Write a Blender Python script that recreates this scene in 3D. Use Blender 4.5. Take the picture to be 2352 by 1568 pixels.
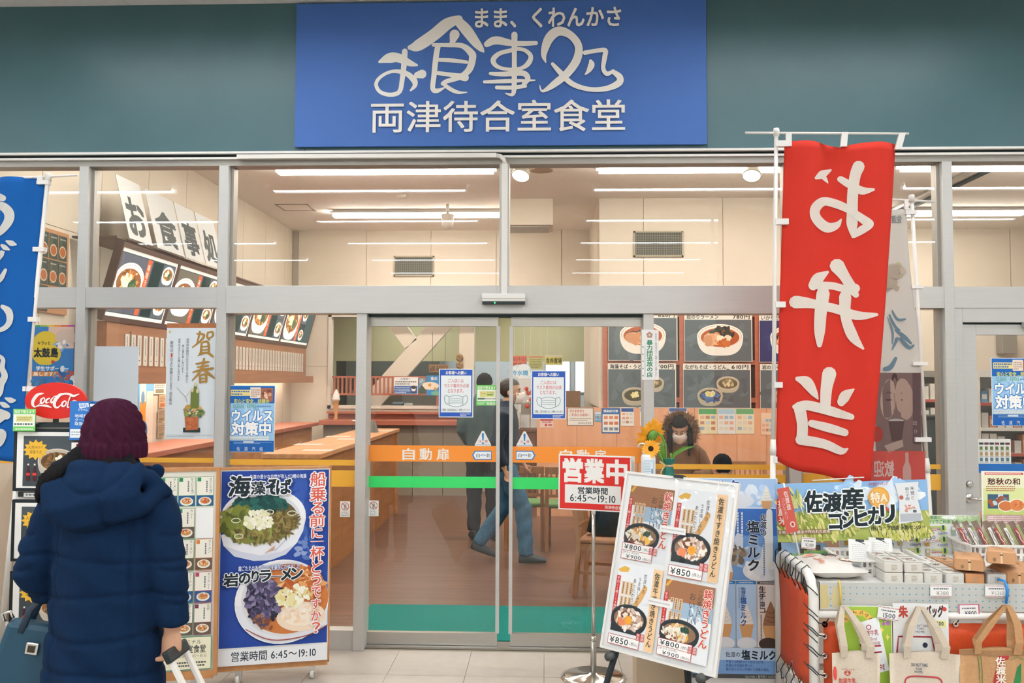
import bpy, bmesh, math, random
from mathutils import Vector, Matrix
S = bpy.context.scene
for o in list(bpy.data.objects): bpy.data.objects.remove(o)
COL = S.collection
R = math.radians

# ------------------------------------------------------------------ camera
FPX, CW, CH = 2000.0, 2352.0, 1568.0
CAM = Vector((0.0, -5.46, 1.68))
CROT = Matrix.Rotation(R(2.15), 3, 'Z') @ Matrix.Rotation(R(90 + 2.6), 3, 'X') @ Matrix.Rotation(R(0.2), 3, 'Z')
cam = bpy.data.cameras.new('camera'); camo = bpy.data.objects.new('camera', cam); COL.objects.link(camo)
cam.sensor_width = 36.0; cam.lens = 36.0 * FPX / CW; cam.clip_start = 0.05; cam.clip_end = 100
camo.location = CAM; camo.rotation_euler = CROT.to_euler()
S.camera = camo
# ------------------------------------------------------------------ world / exposure
w = bpy.data.worlds.new('world'); S.world = w; w.use_nodes = True
w.node_tree.nodes['Background'].inputs[0].default_value = (0.75, 0.82, 0.9, 1)
w.node_tree.nodes['Background'].inputs[1].default_value = 0.25
S.view_settings.view_transform = 'Standard'; S.view_settings.look = 'None'
S.view_settings.exposure = 0.0; S.view_settings.gamma = 1.0; S.view_settings.use_curve_mapping = False
S.cycles.transparent_max_bounces = 24; S.cycles.max_bounces = 7; S.cycles.diffuse_bounces = 4; S.cycles.glossy_bounces = 3
LIGHT_CONC, LIGHT_SHOP, LIGHT_KITCHEN = 42.0, 42.0, 32.0       # radiance of the fluorescent tubes

def ray(px, py):
    return (CROT @ Vector(((px - CW/2)/FPX, -(py - CH/2)/FPX, -1.0)))
def at(px, py, Y):
    d = ray(px, py); t = (Y - CAM.y)/d.y; return CAM + d*t
def at_z(px, py, Z):
    d = ray(px, py); t = (Z - CAM.z)/d.z; return CAM + d*t
def at_x(px, py, X):
    d = ray(px, py); t = (X - CAM.x)/d.x; return CAM + d*t
def rect_at(x0, y0, x1, y1, Y):
    xm, ym = (x0+x1)/2, (y0+y1)/2
    return at(x0, ym, Y).x, at(x1, ym, Y).x, at(xm, y1, Y).z, at(xm, y0, Y).z   # X0 X1 Z0 Z1

# ------------------------------------------------------------------ colour and materials
def lin(c):
    return c/12.92 if c <= 0.04045 else ((c+0.055)/1.055)**2.4
def hexc(h):
    h = h.lstrip('#'); return tuple(lin(int(h[i:i+2], 16)/255) for i in (0, 2, 4)) + (1.0,)
MATS = {}
def mat(name, h, rough=0.5, metal=0.0, noise=0.0, nscale=8.0, stretch=(1, 1, 1), bump=0.0, emit=0.0, h2=None, coat=0.0):
    if name in MATS: return MATS[name]
    m = bpy.data.materials.new(name); m.use_nodes = True; nt = m.node_tree; b = nt.nodes['Principled BSDF']
    c = hexc(h); b.inputs['Base Color'].default_value = c
    b.inputs['Roughness'].default_value = rough; b.inputs['Metallic'].default_value = metal
    if rough >= 0.84: b.inputs['Specular IOR Level'].default_value = 0.15
    if coat: b.inputs['Coat Weight'].default_value = coat
    if noise or bump:
        tc = nt.nodes.new('ShaderNodeTexCoord'); mp = nt.nodes.new('ShaderNodeMapping'); mp.inputs['Scale'].default_value = stretch
        nz = nt.nodes.new('ShaderNodeTexNoise'); nz.inputs['Scale'].default_value = nscale; nz.inputs['Detail'].default_value = 6
        nt.links.new(tc.outputs['Object'], mp.inputs[0]); nt.links.new(mp.outputs[0], nz.inputs['Vector'])
        if noise:
            cr = nt.nodes.new('ShaderNodeValToRGB'); e = cr.color_ramp.elements
            if h2: c2 = hexc(h2)
            else: c2 = tuple(min(1, x*(1+noise)) for x in c[:3]) + (1,)
            e[0].color = tuple(x*(1-noise) for x in c[:3]) + (1,) if not h2 else c; e[1].color = c2
            e[0].position = 0.35; e[1].position = 0.65
            nt.links.new(nz.outputs['Fac'], cr.inputs[0]); nt.links.new(cr.outputs[0], b.inputs['Base Color'])
        if bump:
            bp = nt.nodes.new('ShaderNodeBump'); bp.inputs['Strength'].default_value = bump; bp.inputs['Distance'].default_value = 0.01
            nt.links.new(nz.outputs['Fac'], bp.inputs['Height']); nt.links.new(bp.outputs[0], b.inputs['Normal'])
    if emit:
        b.inputs['Emission Color'].default_value = c; b.inputs['Emission Strength'].default_value = emit
    MATS[name] = m; return m
def wood(name, h, h2, scale=3.0, stretch=(1, 12, 12), rough=0.45):
    if name in MATS: return MATS[name]
    m = mat(name, h, rough, 0, 0.2, scale, stretch, 0.05, h2=h2); return m
def glassmat(name, tint=(0.98, 0.99, 0.985), ior=1.68, rough=0.0, bump=0.0):
    if name in MATS: return MATS[name]
    m = bpy.data.materials.new(name); m.use_nodes = True; nt = m.node_tree
    nt.nodes.remove(nt.nodes['Principled BSDF']); out = nt.nodes['Material Output']
    tr = nt.nodes.new('ShaderNodeBsdfTransparent'); tr.inputs[0].default_value = tint + (1,)
    gl = nt.nodes.new('ShaderNodeBsdfGlossy'); gl.inputs['Roughness'].default_value = rough
    fr = nt.nodes.new('ShaderNodeFresnel'); fr.inputs['IOR'].default_value = ior
    ge = nt.nodes.new('ShaderNodeNewGeometry'); sb = nt.nodes.new('ShaderNodeMath'); sb.operation = 'SUBTRACT'; sb.inputs[0].default_value = 1.0; mu = nt.nodes.new('ShaderNodeMath'); mu.operation = 'MULTIPLY'
    nt.links.new(ge.outputs['Backfacing'], sb.inputs[1]); nt.links.new(fr.outputs[0], mu.inputs[0]); nt.links.new(sb.outputs[0], mu.inputs[1])
    mx = nt.nodes.new('ShaderNodeMixShader')
    nt.links.new(mu.outputs[0], mx.inputs[0]); nt.links.new(tr.outputs[0], mx.inputs[1]); nt.links.new(gl.outputs[0], mx.inputs[2])
    if bump:
        nz = nt.nodes.new('ShaderNodeTexNoise'); nz.inputs['Scale'].default_value = 7; nz.inputs['Detail'].default_value = 2
        tc = nt.nodes.new('ShaderNodeTexCoord'); nt.links.new(tc.outputs['Object'], nz.inputs['Vector'])
        bp = nt.nodes.new('ShaderNodeBump'); bp.inputs['Strength'].default_value = bump; bp.inputs['Distance'].default_value = 0.02
        nt.links.new(nz.outputs['Fac'], bp.inputs['Height']); nt.links.new(bp.outputs[0], gl.inputs['Normal']); nt.links.new(bp.outputs[0], fr.inputs['Normal'])
    nt.links.new(mx.outputs[0], out.inputs[0]); MATS[name] = m; return m
def printmat(name='print', rough=0.55, trans=0.0):
    if name in MATS: return MATS[name]
    m = bpy.data.materials.new(name); m.use_nodes = True; nt = m.node_tree; b = nt.nodes['Principled BSDF']
    a = nt.nodes.new('ShaderNodeVertexColor'); a.layer_name = 'Col'
    nt.links.new(a.outputs[0], b.inputs['Base Color']); b.inputs['Roughness'].default_value = rough; b.inputs['Specular IOR Level'].default_value = 0.3
    if trans:
        t = nt.nodes.new('ShaderNodeBsdfTranslucent'); nt.links.new(a.outputs[0], t.inputs[0])
        mx = nt.nodes.new('ShaderNodeMixShader'); mx.inputs[0].default_value = trans
        nt.links.new(b.outputs[0], mx.inputs[1]); nt.links.new(t.outputs[0], mx.inputs[2])
        nt.links.new(mx.outputs[0], nt.nodes['Material Output'].inputs[0])
    MATS[name] = m; return m

M = dict(
    fascia=mat('fascia_teal', '3f6268', 0.38, 0, 0.03, 3),
    alu=mat('aluminium_white', 'c2c1bd', 0.42, 0.25, 0.02, 4, (1, 1, 30)),
    alu_dark=mat('aluminium_grey', '9a968f', 0.4, 0.4),
    steel=mat('brushed_steel', 'b9b6b0', 0.28, 0.85, 0.04, 5, (1, 60, 60)),
    chrome=mat('chrome', 'd8d6d2', 0.12, 1.0),
    gap=mat('dark_gap', '23373a', 0.7),
    white=mat('white_plastic', 'e4e1dc', 0.45),
    offwhite=mat('off_white_paint', 'd8d2c8', 0.6),
    black=mat('black_plastic', '1b2428', 0.45),
    cream=mat('cream_wall', 'd8cebf', 0.75, 0, 0.02, 2),
    ceil=mat('ceiling_board', 'f0ebe5', 0.8, 0, 0.02, 20),
    cceil=mat('concourse_ceiling', 'dcdad6', 0.8, 0, 0.03, 30),
    cwall=mat('concourse_wall', 'e4e1da', 0.75),
    olive=mat('olive_cream', 'b0a67c', 0.75),
    kwhite=mat('kitchen_white', 'e6edf0', 0.6),
    vinyl=mat('floor_vinyl', 'aba39a', 0.42, 0, 0.035, 14),
    joint=mat('floor_joint', '99907f', 0.7),
    shopfloor=wood('floor_wood', '604438', '735344', 1.2, (1, 14, 1), 0.33),
    mat_green=mat('entrance_mat', '14756e', 0.95, 0, 0.25, 160, (1, 1, 1), 0.4),
    wood_l=wood('wood_light', 'c1885a', 'cf9a6c', 2.0, (10, 1, 10)),
    wood_o=wood('wood_orange_panel', 'dba079', 'e2aa86', 1.2, (10, 10, 1)),
    wood_r=wood('wood_red_brown', 'a8604a', 'b26b52', 2.0, (1, 10, 10)),
    wood_d=wood('wood_dark', '6b4635', '7d5644', 2.0, (1, 10, 10)),
    wood_f=wood('wood_frame', 'b97f4d', 'c48c59', 3.0, (8, 8, 1)),
    wood_c=wood('wood_chair', '9c6a42', 'aa774d', 3.0, (8, 8, 1)),
    orange=mat('door_band_orange', 'f09438', 0.5),
    green=mat('door_band_green', '2fd266', 0.5),
    yellow=mat('window_stripe_yellow', 'e5ab38', 0.5),
    glass=glassmat('window_glass'),
    acryl=glassmat('clear_acrylic', (0.97, 0.98, 0.98), 1.45),
    film=glassmat('clear_film', (0.99, 0.99, 0.99), 1.5, 0.04, 0.35),
    pouch=glassmat('clear_pouch', (0.96, 0.96, 0.96), 1.35, 0.12, 0.5),
    pipe=mat('white_pipe', 'e2ded7', 0.35),
    red=mat('red_tarp', 'cf4b1c', 0.6, 0, 0.05, 60),
    canvas=mat('canvas_natural', 'cdbfac', 0.9, 0, 0.04, 120, (1, 1, 1), 0.1),
    kraft=mat('kraft_paper', 'c09068', 0.75, 0, 0.05, 30, (1, 1, 1), 0.15),
    cord=mat('black_cord', '1c2a2c', 0.7),
    tube=mat('lamp_tube', 'f6fbff', 0.4, emit=LIGHT_CONC),
    tube_s=mat('lamp_tube_shop', 'fff5e8', 0.4, emit=LIGHT_SHOP),
    tube_k=mat('lamp_tube_kitchen', 'f4fbff', 0.4, emit=LIGHT_KITCHEN),
    tube_n=mat('lamp_tube_single', 'f6fbff', 0.4, emit=LIGHT_CONC*0.9),
    strip=mat('strip_tube', 'fff0dc', 0.4, emit=18),
    spot=mat('spot_face', 'ffeedd', 0.4, emit=14),
)
PRINT = printmat()
CLOTHP = printmat('print_cloth', 0.85, 0.25)
THINP = printmat('print_thin_cloth', 0.85, 0.45)
BACKLIT = printmat('print_backlit', 0.4)
BACKLIT.node_tree.links.new(BACKLIT.node_tree.nodes['Color Attribute'].outputs[0], BACKLIT.node_tree.nodes['Principled BSDF'].inputs['Emission Color']); BACKLIT.node_tree.nodes['Principled BSDF'].inputs['Emission Strength'].default_value = 0.85

# ------------------------------------------------------------------ object helpers
def tag(o, label=None, cat=None, group=None, kind=None):
    if label: o['label'] = label
    if cat: o['category'] = cat
    if group: o['group'] = group
    if kind: o['kind'] = kind
    return o
def empty(name, loc=(0, 0, 0), rz=0.0, label=None, cat=None, group=None):
    o = bpy.data.objects.new(name, None); COL.objects.link(o); o.location = loc; o.rotation_euler = (0, 0, rz)
    o.empty_display_size = 0.05
    return tag(o, label, cat, group)
def link_mesh(name, me, m=None, parent=None, smooth=False):
    o = bpy.data.objects.new(name, me); COL.objects.link(o)
    if m: me.materials.append(m)
    if smooth:
        for p in me.polygons: p.use_smooth = True
    if parent: o.parent = parent
    return o
def copy_tree(o, parent=None, root=True):
    c = o.copy(); COL.objects.link(c); c.parent = parent
    for ch in list(o.children): copy_tree(ch, c, False)
    return c

class MB:
    """collects simple shapes into one mesh"""
    def __init__(s): s.v = []; s.f = []
    def quadbox(s, P):
        n = len(s.v); s.v += [tuple(p) for p in P]
        s.f += [tuple(n+i for i in q) for q in ((0, 3, 2, 1), (4, 5, 6, 7), (0, 1, 5, 4), (1, 2, 6, 5), (2, 3, 7, 6), (3, 0, 4, 7))]
        return s
    def box(s, x0, x1, y0, y1, z0, z1):
        return s.quadbox([(x0, y0, z0), (x1, y0, z0), (x1, y1, z0), (x0, y1, z0), (x0, y0, z1), (x1, y0, z1), (x1, y1, z1), (x0, y1, z1)])
    def tube(s, pts, r, n=8, cap=True):
        """round tube along points; r number, list, or list of (ra, rb)"""
        pts = [Vector(p) for p in pts]; k = len(pts)
        rs = [r]*k if not isinstance(r, (list, tuple)) else list(r)
        base = len(s.v); ref = None
        for i, p in enumerate(pts):
            t = (pts[min(i+1, k-1)] - pts[max(i-1, 0)]).normalized()
            if ref is None:
                ref = Vector((1, 0, 0)) if abs(t.x) < 0.8 else Vector((0, 1, 0))
            u = (ref - t*ref.dot(t)).normalized(); vv = t.cross(u); ref = u
            ra, rb = rs[i] if isinstance(rs[i], (tuple, list)) else (rs[i], rs[i])
            for j in range(n):
                a = 2*math.pi*j/n; s.v.append(tuple(p + u*(ra*math.cos(a)) + vv*(rb*math.sin(a))))
        for i in range(k-1):
            for j in range(n):
                a = base+i*n+j; b = base+i*n+(j+1) % n; s.f.append((a, b, b+n, a+n))
        if cap:
            s.f.append(tuple(base+j for j in reversed(range(n)))); s.f.append(tuple(base+(k-1)*n+j for j in range(n)))
        return s
    def lathe(s, prof, c=(0, 0, 0), n=16, close=True, sx=1.0, sy=1.0):
        base = len(s.v); k = len(prof)
        for (r, z) in prof:
            for j in range(n):
                a = 2*math.pi*j/n; s.v.append((c[0]+r*sx*math.cos(a), c[1]+r*sy*math.sin(a), c[2]+z))
        for i in range(k-1):
            for j in range(n):
                a = base+i*n+j; b = base+i*n+(j+1) % n; s.f.append((a, b, b+n, a+n))
        if close:
            s.f.append(tuple(base+j for j in reversed(range(n)))); s.f.append(tuple(base+(k-1)*n+j for j in range(n)))
        return s
    def ball(s, c, rx, ry=None, rz=None, n=12, m=8):
        ry = rx if ry is None else ry; rz = rx if rz is None else rz
        prof = [(math.sin(math.pi*(i+0.02)/(m+0.04)), -math.cos(math.pi*(i+0.02)/(m+0.04))) for i in range(m+1)]
        base = len(s.v)
        for (r, z) in prof:
            for j in range(n):
                a = 2*math.pi*j/n; s.v.append((c[0]+rx*r*math.cos(a), c[1]+ry*r*math.sin(a), c[2]+rz*z))
        for i in range(m):
            for j in range(n):
                a = base+i*n+j; b = base+i*n+(j+1) % n; s.f.append((a, b, b+n, a+n))
        s.f.append(tuple(base+j for j in reversed(range(n)))); s.f.append(tuple(base+m*n+j for j in range(n)))
        return s
    def xf(s, mtx, start=0):
        for i in range(start, len(s.v)): s.v[i] = tuple(mtx @ Vector(s.v[i]))
        return s
    def mesh(s, name):
        me = bpy.data.meshes.new(name); me.from_pydata(s.v, [], s.f); me.update(); return me
    def build(s, name, m, parent=None, smooth=False, bevel=0.0):
        o = link_mesh(name, s.mesh(name), m, parent, smooth)
        if bevel:
            b = o.modifiers.new('bevel', 'BEVEL'); b.width = bevel; b.segments = 2; b.limit_method = 'ANGLE'
        return o
def boxo(name, x0, x1, y0, y1, z0, z1, m, parent=None, bevel=0.0):
    """box object, origin at its base centre when top-level (local to the parent otherwise)"""
    cx, cy = (x0+x1)/2, (y0+y1)/2
    if parent is None:
        o = MB().box(x0-cx, x1-cx, y0-cy, y1-cy, 0, z1-z0).build(name, m, None, False, bevel); o.location = (cx, cy, z0)
    else:
        o = MB().box(x0, x1, y0, y1, z0, z1).build(name, m, parent, False, bevel)
    return o
def struct(name, x0, x1, y0, y1, z0, z1, m, parent=None, bevel=0.0, label=None):
    o = boxo(name, x0, x1, y0, y1, z0, z1, m, parent, bevel)
    if parent is None: tag(o, label, None, None, 'structure')
    return o

# ------------------------------------------------------------------ glyphs
GL = {}
def glyph(ch):
    if ch in GL: return GL[ch]
    c = bpy.data.curves.new('g', 'FONT'); c.body = ch; c.resolution_u = 2; c.fill_mode = 'FRONT'
    o = bpy.data.objects.new('g', c); COL.objects.link(o); bpy.context.view_layer.update()
    me = bpy.data.meshes.new_from_object(o.evaluated_get(bpy.context.evaluated_depsgraph_get()))
    vs = [(v.co.x, v.co.y) for v in me.vertices]; fs = [tuple(p.vertices) for p in me.polygons]
    bpy.data.objects.remove(o); bpy.data.curves.remove(c); bpy.data.meshes.remove(me)
    if vs:
        x0 = min(v[0] for v in vs); x1 = max(v[0] for v in vs)
    else: x0, x1 = 0, 0.35
    cjk = ord(ch) > 0x2e00 or ch in '～〜・！'
    adv = 1.0 if cjk else (x1 + 0.09 if vs else 0.33)
    GL[ch] = (vs, fs, adv); return GL[ch]

class Sheet:
    """a flat printed thing: base slab plus one mesh of coloured print laid out in the units of `rect` (y down)"""
    def __init__(s, name, label, cat, rect, W, H, th=0.004, base='f2efe9', group=None, warp=None, pm=None, shape=None, bm=None):
        s.name, s.label, s.cat, s.rect, s.W, s.H, s.th, s.base, s.group = name, label, cat, rect, W, H, th, base, group
        s.v = []; s.f = []; s.c = []; s.lay = 0.0032 if warp else 0.0004; s.warp = warp; s.pm = pm or PRINT; s.shape = shape; s.bm = bm
        s.rnd = random.Random(len(label or 'x')*7+len(name))
    def m(s, x, y):
        x0, y0, x1, y1 = s.rect
        u = (x-x0)/(x1-x0)
        return ((u-0.5)*s.W, (y1-y)/(y1-y0)*s.H)
    def raw(s, pts, faces, col, dl=0.00006, under=False):
        n = len(s.v); c = hexc(col) if isinstance(col, str) else col
        for (x, y) in pts:
            lx, lz = s.m(x, y); s.v.append((lx, -s.lay, lz))
        for f in faces:
            s.f.append(tuple(n+i for i in f)); s.c.append(c)
        s.lay += dl; return s
    def poly(s, pts, col, dl=0.00006): return s.raw(pts, [tuple(range(len(pts)))], col, dl)
    def rectf(s, x0, y0, x1, y1, col, dl=0.00006, n=1):
        if s.warp or n > 1:
            k = max(n, 10); pts = []; fs = []
            for j in range(k+1):
                for i in range(k+1): pts.append((x0+(x1-x0)*i/k, y0+(y1-y0)*j/k))
            for j in range(k):
                for i in range(k):
                    a = j*(k+1)+i; fs.append((a, a+1, a+k+2, a+k+1))
            return s.raw(pts, fs, col, dl)
        return s.poly([(x0, y0), (x1, y0), (x1, y1), (x0, y1)], col, dl)
    def frame(s, x0, y0, x1, y1, t, col):
        s.rectf(x0, y0, x1, y0+t, col, 0); s.rectf(x0, y1-t, x1, y1, col, 0); s.rectf(x0, y0, x0+t, y1, col, 0); return s.rectf(x1-t, y0, x1, y1, col)
    def ell(s, cx, cy, rx, ry, col, n=28, a0=0, a1=360, rot=0, dl=0.00006):
        cr, sr = math.cos(R(rot)), math.sin(R(rot)); pts = []
        k = n if a1-a0 >= 360 else n+1
        for i in range(k):
            a = R(a0+(a1-a0)*i/n); x, y = rx*math.cos(a), ry*math.sin(a); pts.append((cx+x*cr-y*sr, cy+x*sr+y*cr))
        return s.poly(pts, col, dl)
    def ring(s, cx, cy, rx, ry, t, col, a0=0, a1=360, n=32):
        pts = []; fs = []
        for i in range(n+1):
            a = R(a0+(a1-a0)*i/n)
            pts += [(cx+rx*math.cos(a), cy+ry*math.sin(a)), (cx+(rx-t)*math.cos(a), cy+(ry-t)*math.sin(a))]
        for i in range(n): fs.append((2*i, 2*i+1, 2*i+3, 2*i+2))
        return s.raw(pts, fs, col)
    def brush(s, pts, col, smooth=True, sub=5):
        """brush stroke through (x, y, width) with round ends"""
        P = [tuple(p) for p in pts]
        if smooth and len(P) > 2:
            Q = []; k = len(P)
            for i in range(k-1):
                p0, p1, p2, p3 = P[max(i-1, 0)], P[i], P[i+1], P[min(i+2, k-1)]
                for j in range(sub):
                    t = j/sub; t2 = t*t; t3 = t2*t
                    Q.append(tuple(0.5*((2*b)+(-a+c)*t+(2*a-5*b+4*c-d)*t2+(-a+3*b-3*c+d)*t3) for a, b, c, d in zip(p0, p1, p2, p3)))
            Q.append(P[-1]); P = Q
        vs = []; fs = []; k = len(P)
        for i in range(k):
            a, b = P[max(i-1, 0)], P[min(i+1, k-1)]
            dx, dy = b[0]-a[0], b[1]-a[1]; L = math.hypot(dx, dy) or 1
            nx, ny = -dy/L, dx/L; h = max(P[i][2], 0.2)/2
            vs += [(P[i][0]+nx*h, P[i][1]+ny*h), (P[i][0]-nx*h, P[i][1]-ny*h)]
        for i in range(k-1): fs.append((2*i, 2*i+1, 2*i+3, 2*i+2))
        n0 = len(s.v); s.raw(vs, fs, col, 0.00005)
        for i in range(2*k):                      # a stroke that crosses itself climbs over itself
            x, y, z = s.v[n0+i]; s.v[n0+i] = (x, y-(i//2)*0.000012, z)
        s.lay += k*0.000012
        for e in (P[0], P[-1]):
            s.ell(e[0], e[1], max(e[2], 0.2)/2, max(e[2], 0.2)/2, col, 10, dl=0.00005)
        return s
    def line(s, pts, wd, col): return s.brush([(x, y, wd) for x, y in pts], col, False)
    def curve(s, pts, wd, col): return s.brush([(x, y, wd) for x, y in pts], col, True)
    def text(s, t, x0, y0, x1, y1, col, bold=0.0, vert=False, outline=None, ow=0.06, flip=False, slant=0.0, skew=0.0):
        """text fitted exactly to the box; bold/ow are in em; vert stacks characters; skew lifts the right end (box units per unit)"""
        cells = []; pen = 0.0
        for ch in t:
            vs, fs, adv = glyph(ch)
            if vert:
                if ch in 'ー〜～-~': vs = [(0.5+(y-0.38), 0.38-(x-0.5)) for x, y in vs]
                elif ord(ch) < 0x2e00 and vs:
                    gx = (min(v[0] for v in vs)+max(v[0] for v in vs))/2; vs = [(x-gx+0.5, y) for x, y in vs]
                cells.append(([(x, y-pen) for x, y in vs], fs)); pen += 1.0 if ch != ' ' else 0.5
            else:
                cells.append(([(x+pen, y) for x, y in vs], fs)); pen += adv
        allv = [v for c in cells for v in c[0]]
        if not allv: return s
        a0 = min(v[0] for v in allv); a1 = max(v[0] for v in allv); b0 = min(v[1] for v in allv); b1 = max(v[1] for v in allv)
        if vert: a0, a1 = min(a0, 0.06), max(a1, 0.94)
        elif len(t) < 3 or b1-b0 < 0.5: b0, b1 = min(b0, 0.0), max(b1, 0.72)
        sx = (x1-x0)/max(a1-a0, 1e-4); sy = (y1-y0)/max(b1-b0, 1e-4)
        def put(dx, dy, c, dl):
            for vs, fs in cells:
                if not vs: continue
                pts = []
                for x, y in vs:
                    X = x0+(x-a0+dx)*sx+slant*(y-b0)*sy; Y = y1-(y-b0+dy)*sy
                    if flip: X = x0+x1-X
                    pts.append((X, Y+skew*(X-x0)))
                s.raw(pts, fs, c, 0)
            s.lay += dl
        if outline:
            for i in range(8):
                a = i*math.pi/4; put(ow*math.cos(a), ow*math.sin(a), outline, 0.00001)
        if bold:
            for i in range(4):
                a = math.pi/4+i*math.pi/2; put(bold*math.cos(a), bold*math.sin(a), col, 0.00001)
        put(0, 0, col, 0.00004); return s
    def lines(s, x0, y0, x1, y1, n, col, fill=0.55, vert=False, dash=True):
        """rows of print too fine to read"""
        for i in range(n):
            if vert:
                w = (x1-x0)/n; xa = x0+w*i+w*(1-fill)/2; y = y0
                while y < y1-w*0.4:
                    L = w*s.rnd.uniform(0.5, 0.9) if dash else y1-y0
                    s.rectf(xa, y, xa+w*fill, min(y+L, y1), col, 0); y += L+w*0.18
            else:
                h = (y1-y0)/n; ya = y0+h*i+h*(1-fill)/2; x = x0; xe = x1 if i < n-1 or n == 1 else x0+(x1-x0)*s.rnd.uniform(0.6, 1)
                while x < xe-h*0.3:
                    L = h*s.rnd.uniform(0.4, 0.9) if dash else xe-x0
                    s.rectf(x, ya, min(x+L, xe), ya+h*fill, col, 0); x += L+h*0.2
        s.lay += 0.00006; return s
    def blobs(s, cx, cy, rx, ry, n, size, cols, asp=1.0, ang=None, clip=None):
        rd = s.rnd
        for i in range(n):
            a = rd.uniform(0, 6.283); q = math.sqrt(rd.random()); x = cx+rx*q*math.cos(a); y = cy+ry*q*math.sin(a)
            if clip and not clip(x, y): continue
            z = size*rd.uniform(0.6, 1.3); ro = rd.uniform(0, 180) if ang is None else ang+rd.uniform(-25, 25)
            s.ell(x, y, z*asp, z, rd.choice(cols), 7, rot=ro, dl=0.000012)
        return s
    def burst(s, cx, cy, rx, ry, n, col, inner=0.75):
        pts = []
        for i in range(2*n):
            a = math.pi*i/n; q = 1.0 if i % 2 == 0 else inner; pts.append((cx+rx*q*math.cos(a), cy+ry*q*math.sin(a)))
        k = len(pts); return s.raw(pts+[(cx, cy)], [(i, (i+1) % k, k) for i in range(k)], col)
    def bowl(s, cx, cy, rx, ry, soup, tops, wall='ece8e0', depth=0.55, rim='f4f1ea', line='b98a70'):
        """bowl seen at an angle: outer wall, rim, soup, then toppings (x, y, r in bowl units, colours, count, size, aspect)"""
        pts = []
        for i in range(21):
            a = math.pi*i/20; ca = math.cos(a); pts.append((cx+rx*math.copysign(abs(ca)**0.62, ca), cy+(ry*0.55+rx*depth)*math.sin(a)**0.9))
        s.poly(pts, wall); s.ell(cx, cy, rx, ry, rim); s.ell(cx, cy+ry*0.03, rx*0.94, ry*0.92, line); s.ell(cx, cy+ry*0.04, rx*0.92, ry*0.9, wall)
        s.ell(cx, cy+ry*0.1, rx*0.84, ry*0.78, soup)
        for (tx, ty, tr, cols, n, sz, asp) in tops:
            s.blobs(cx+tx*rx*0.8, cy+ry*0.1+ty*ry*0.76, tr*rx*0.8, tr*ry*0.85, n, sz*rx, cols, asp,
                    clip=lambda x, y: ((x-cx)/(rx*0.85))**2+((y-cy-ry*0.1)/(ry*0.85))**2 < 1)
        return s
    def build(s, loc, rz=0.0, tilt=0.0, roll=0.0, parent=None, edge=None):
        """loc is the centre of the bottom edge of the front face; tilt leans the top back (+)"""
        W, H, th = s.W, s.H, s.th
        if s.warp:
            k, l = 30, 44; vs = []; fs = []
            for dy in (0, th):
                for j in range(l+1):
                    for i in range(k+1):
                        if s.shape:
                            lx, lz = s.m(*s.shape(i/k, 1-j/l)); vs.append((lx, dy, lz))
                        else: vs.append((W*(i/k-0.5), dy, H*j/l))
            o = (k+1)*(l+1)
            for j in range(l):
                for i in range(k):
                    a = j*(k+1)+i; fs += [(a, a+1, a+k+2, a+k+1), (o+a, o+a+k+1, o+a+k+2, o+a+1)]
            for i in range(k): fs += [(i+1, i, o+i, o+i+1), (l*(k+1)+i, l*(k+1)+i+1, o+l*(k+1)+i+1, o+l*(k+1)+i)]
            for j in range(l):
                a = j*(k+1); b = a+k; fs += [(a, a+k+1, o+a+k+1, o+a), (b+k+1, b, o+b, o+b+k+1)]
            vs = [s.warp(v) for v in vs]; me = bpy.data.meshes.new(s.name); me.from_pydata(vs, [], fs)
        else:
            me = MB().box(-W/2, W/2, 0, th, 0, H).mesh(s.name)
        if s.bm: root = link_mesh(s.name, me, s.bm)
        else:
            ca = me.color_attributes.new('Col', 'FLOAT_COLOR', 'CORNER'); c = hexc(s.base)
            ca.data.foreach_set('color', list(c)*len(me.loops)); root = link_mesh(s.name, me, s.pm)
        if s.warp:
            for p in me.polygons: p.use_smooth = True
        tag(root, s.label, s.cat if parent is None else None, s.group)
        if s.v:
            vs = [s.warp(v) for v in s.v] if s.warp else s.v
            pm = bpy.data.meshes.new('print'); pm.from_pydata(vs, [], s.f); ca = pm.color_attributes.new('Col', 'FLOAT_COLOR', 'CORNER')
            cols = []
            for p, c in zip(pm.polygons, s.c): cols += list(c)*p.loop_total
            ca.data.foreach_set('color', cols)
            link_mesh('print', pm, s.pm, root)
        root.matrix_local = Matrix.Translation(Vector(loc)) @ Matrix.Rotation(rz, 4, 'Z') @ Matrix.Rotation(-tilt, 4, 'X') @ Matrix.Rotation(roll, 4, 'Y')
        if parent: root.parent = parent
        return root
def wall_sheet(name, label, cat, px, Y, **k):
    """sheet whose front face fills a photo rectangle on the plane Y"""
    X0, X1, Z0, Z1 = rect_at(*px, Y)
    th = k.get('th', 0.003); s = Sheet(name, label, cat, px, X1-X0, Z1-Z0, **k); s.place = ((X0+X1)/2, Y, Z0); return s
# ================================================================== THE SETTING
ZC = 4.0; ZCC = 4.11                                    # concourse and shop ceiling height
YB = 7.84                                   # back wall of the shop
def zx(py, px=1176, Y=0.0): return at(px, py, Y).z
def xx(px, py=800, Y=0.0): return at(px, py, Y).x
# concourse
fl = struct('floor', -9, 9, -14, 0.12, -0.2, -0.004, M['joint'], label='beige vinyl tiled floor of the concourse')
for r in range(3):
    for c in range(18):
        x = -3.6+c*0.45; y = -1.33+r*0.45
        boxo('tile', x-0+0.0012, x+0.4488, y+0.0012+7, y+0.4488+7, 0.196, 0.2, M['vinyl'], fl).location = (0, -0.06, 0)
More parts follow.
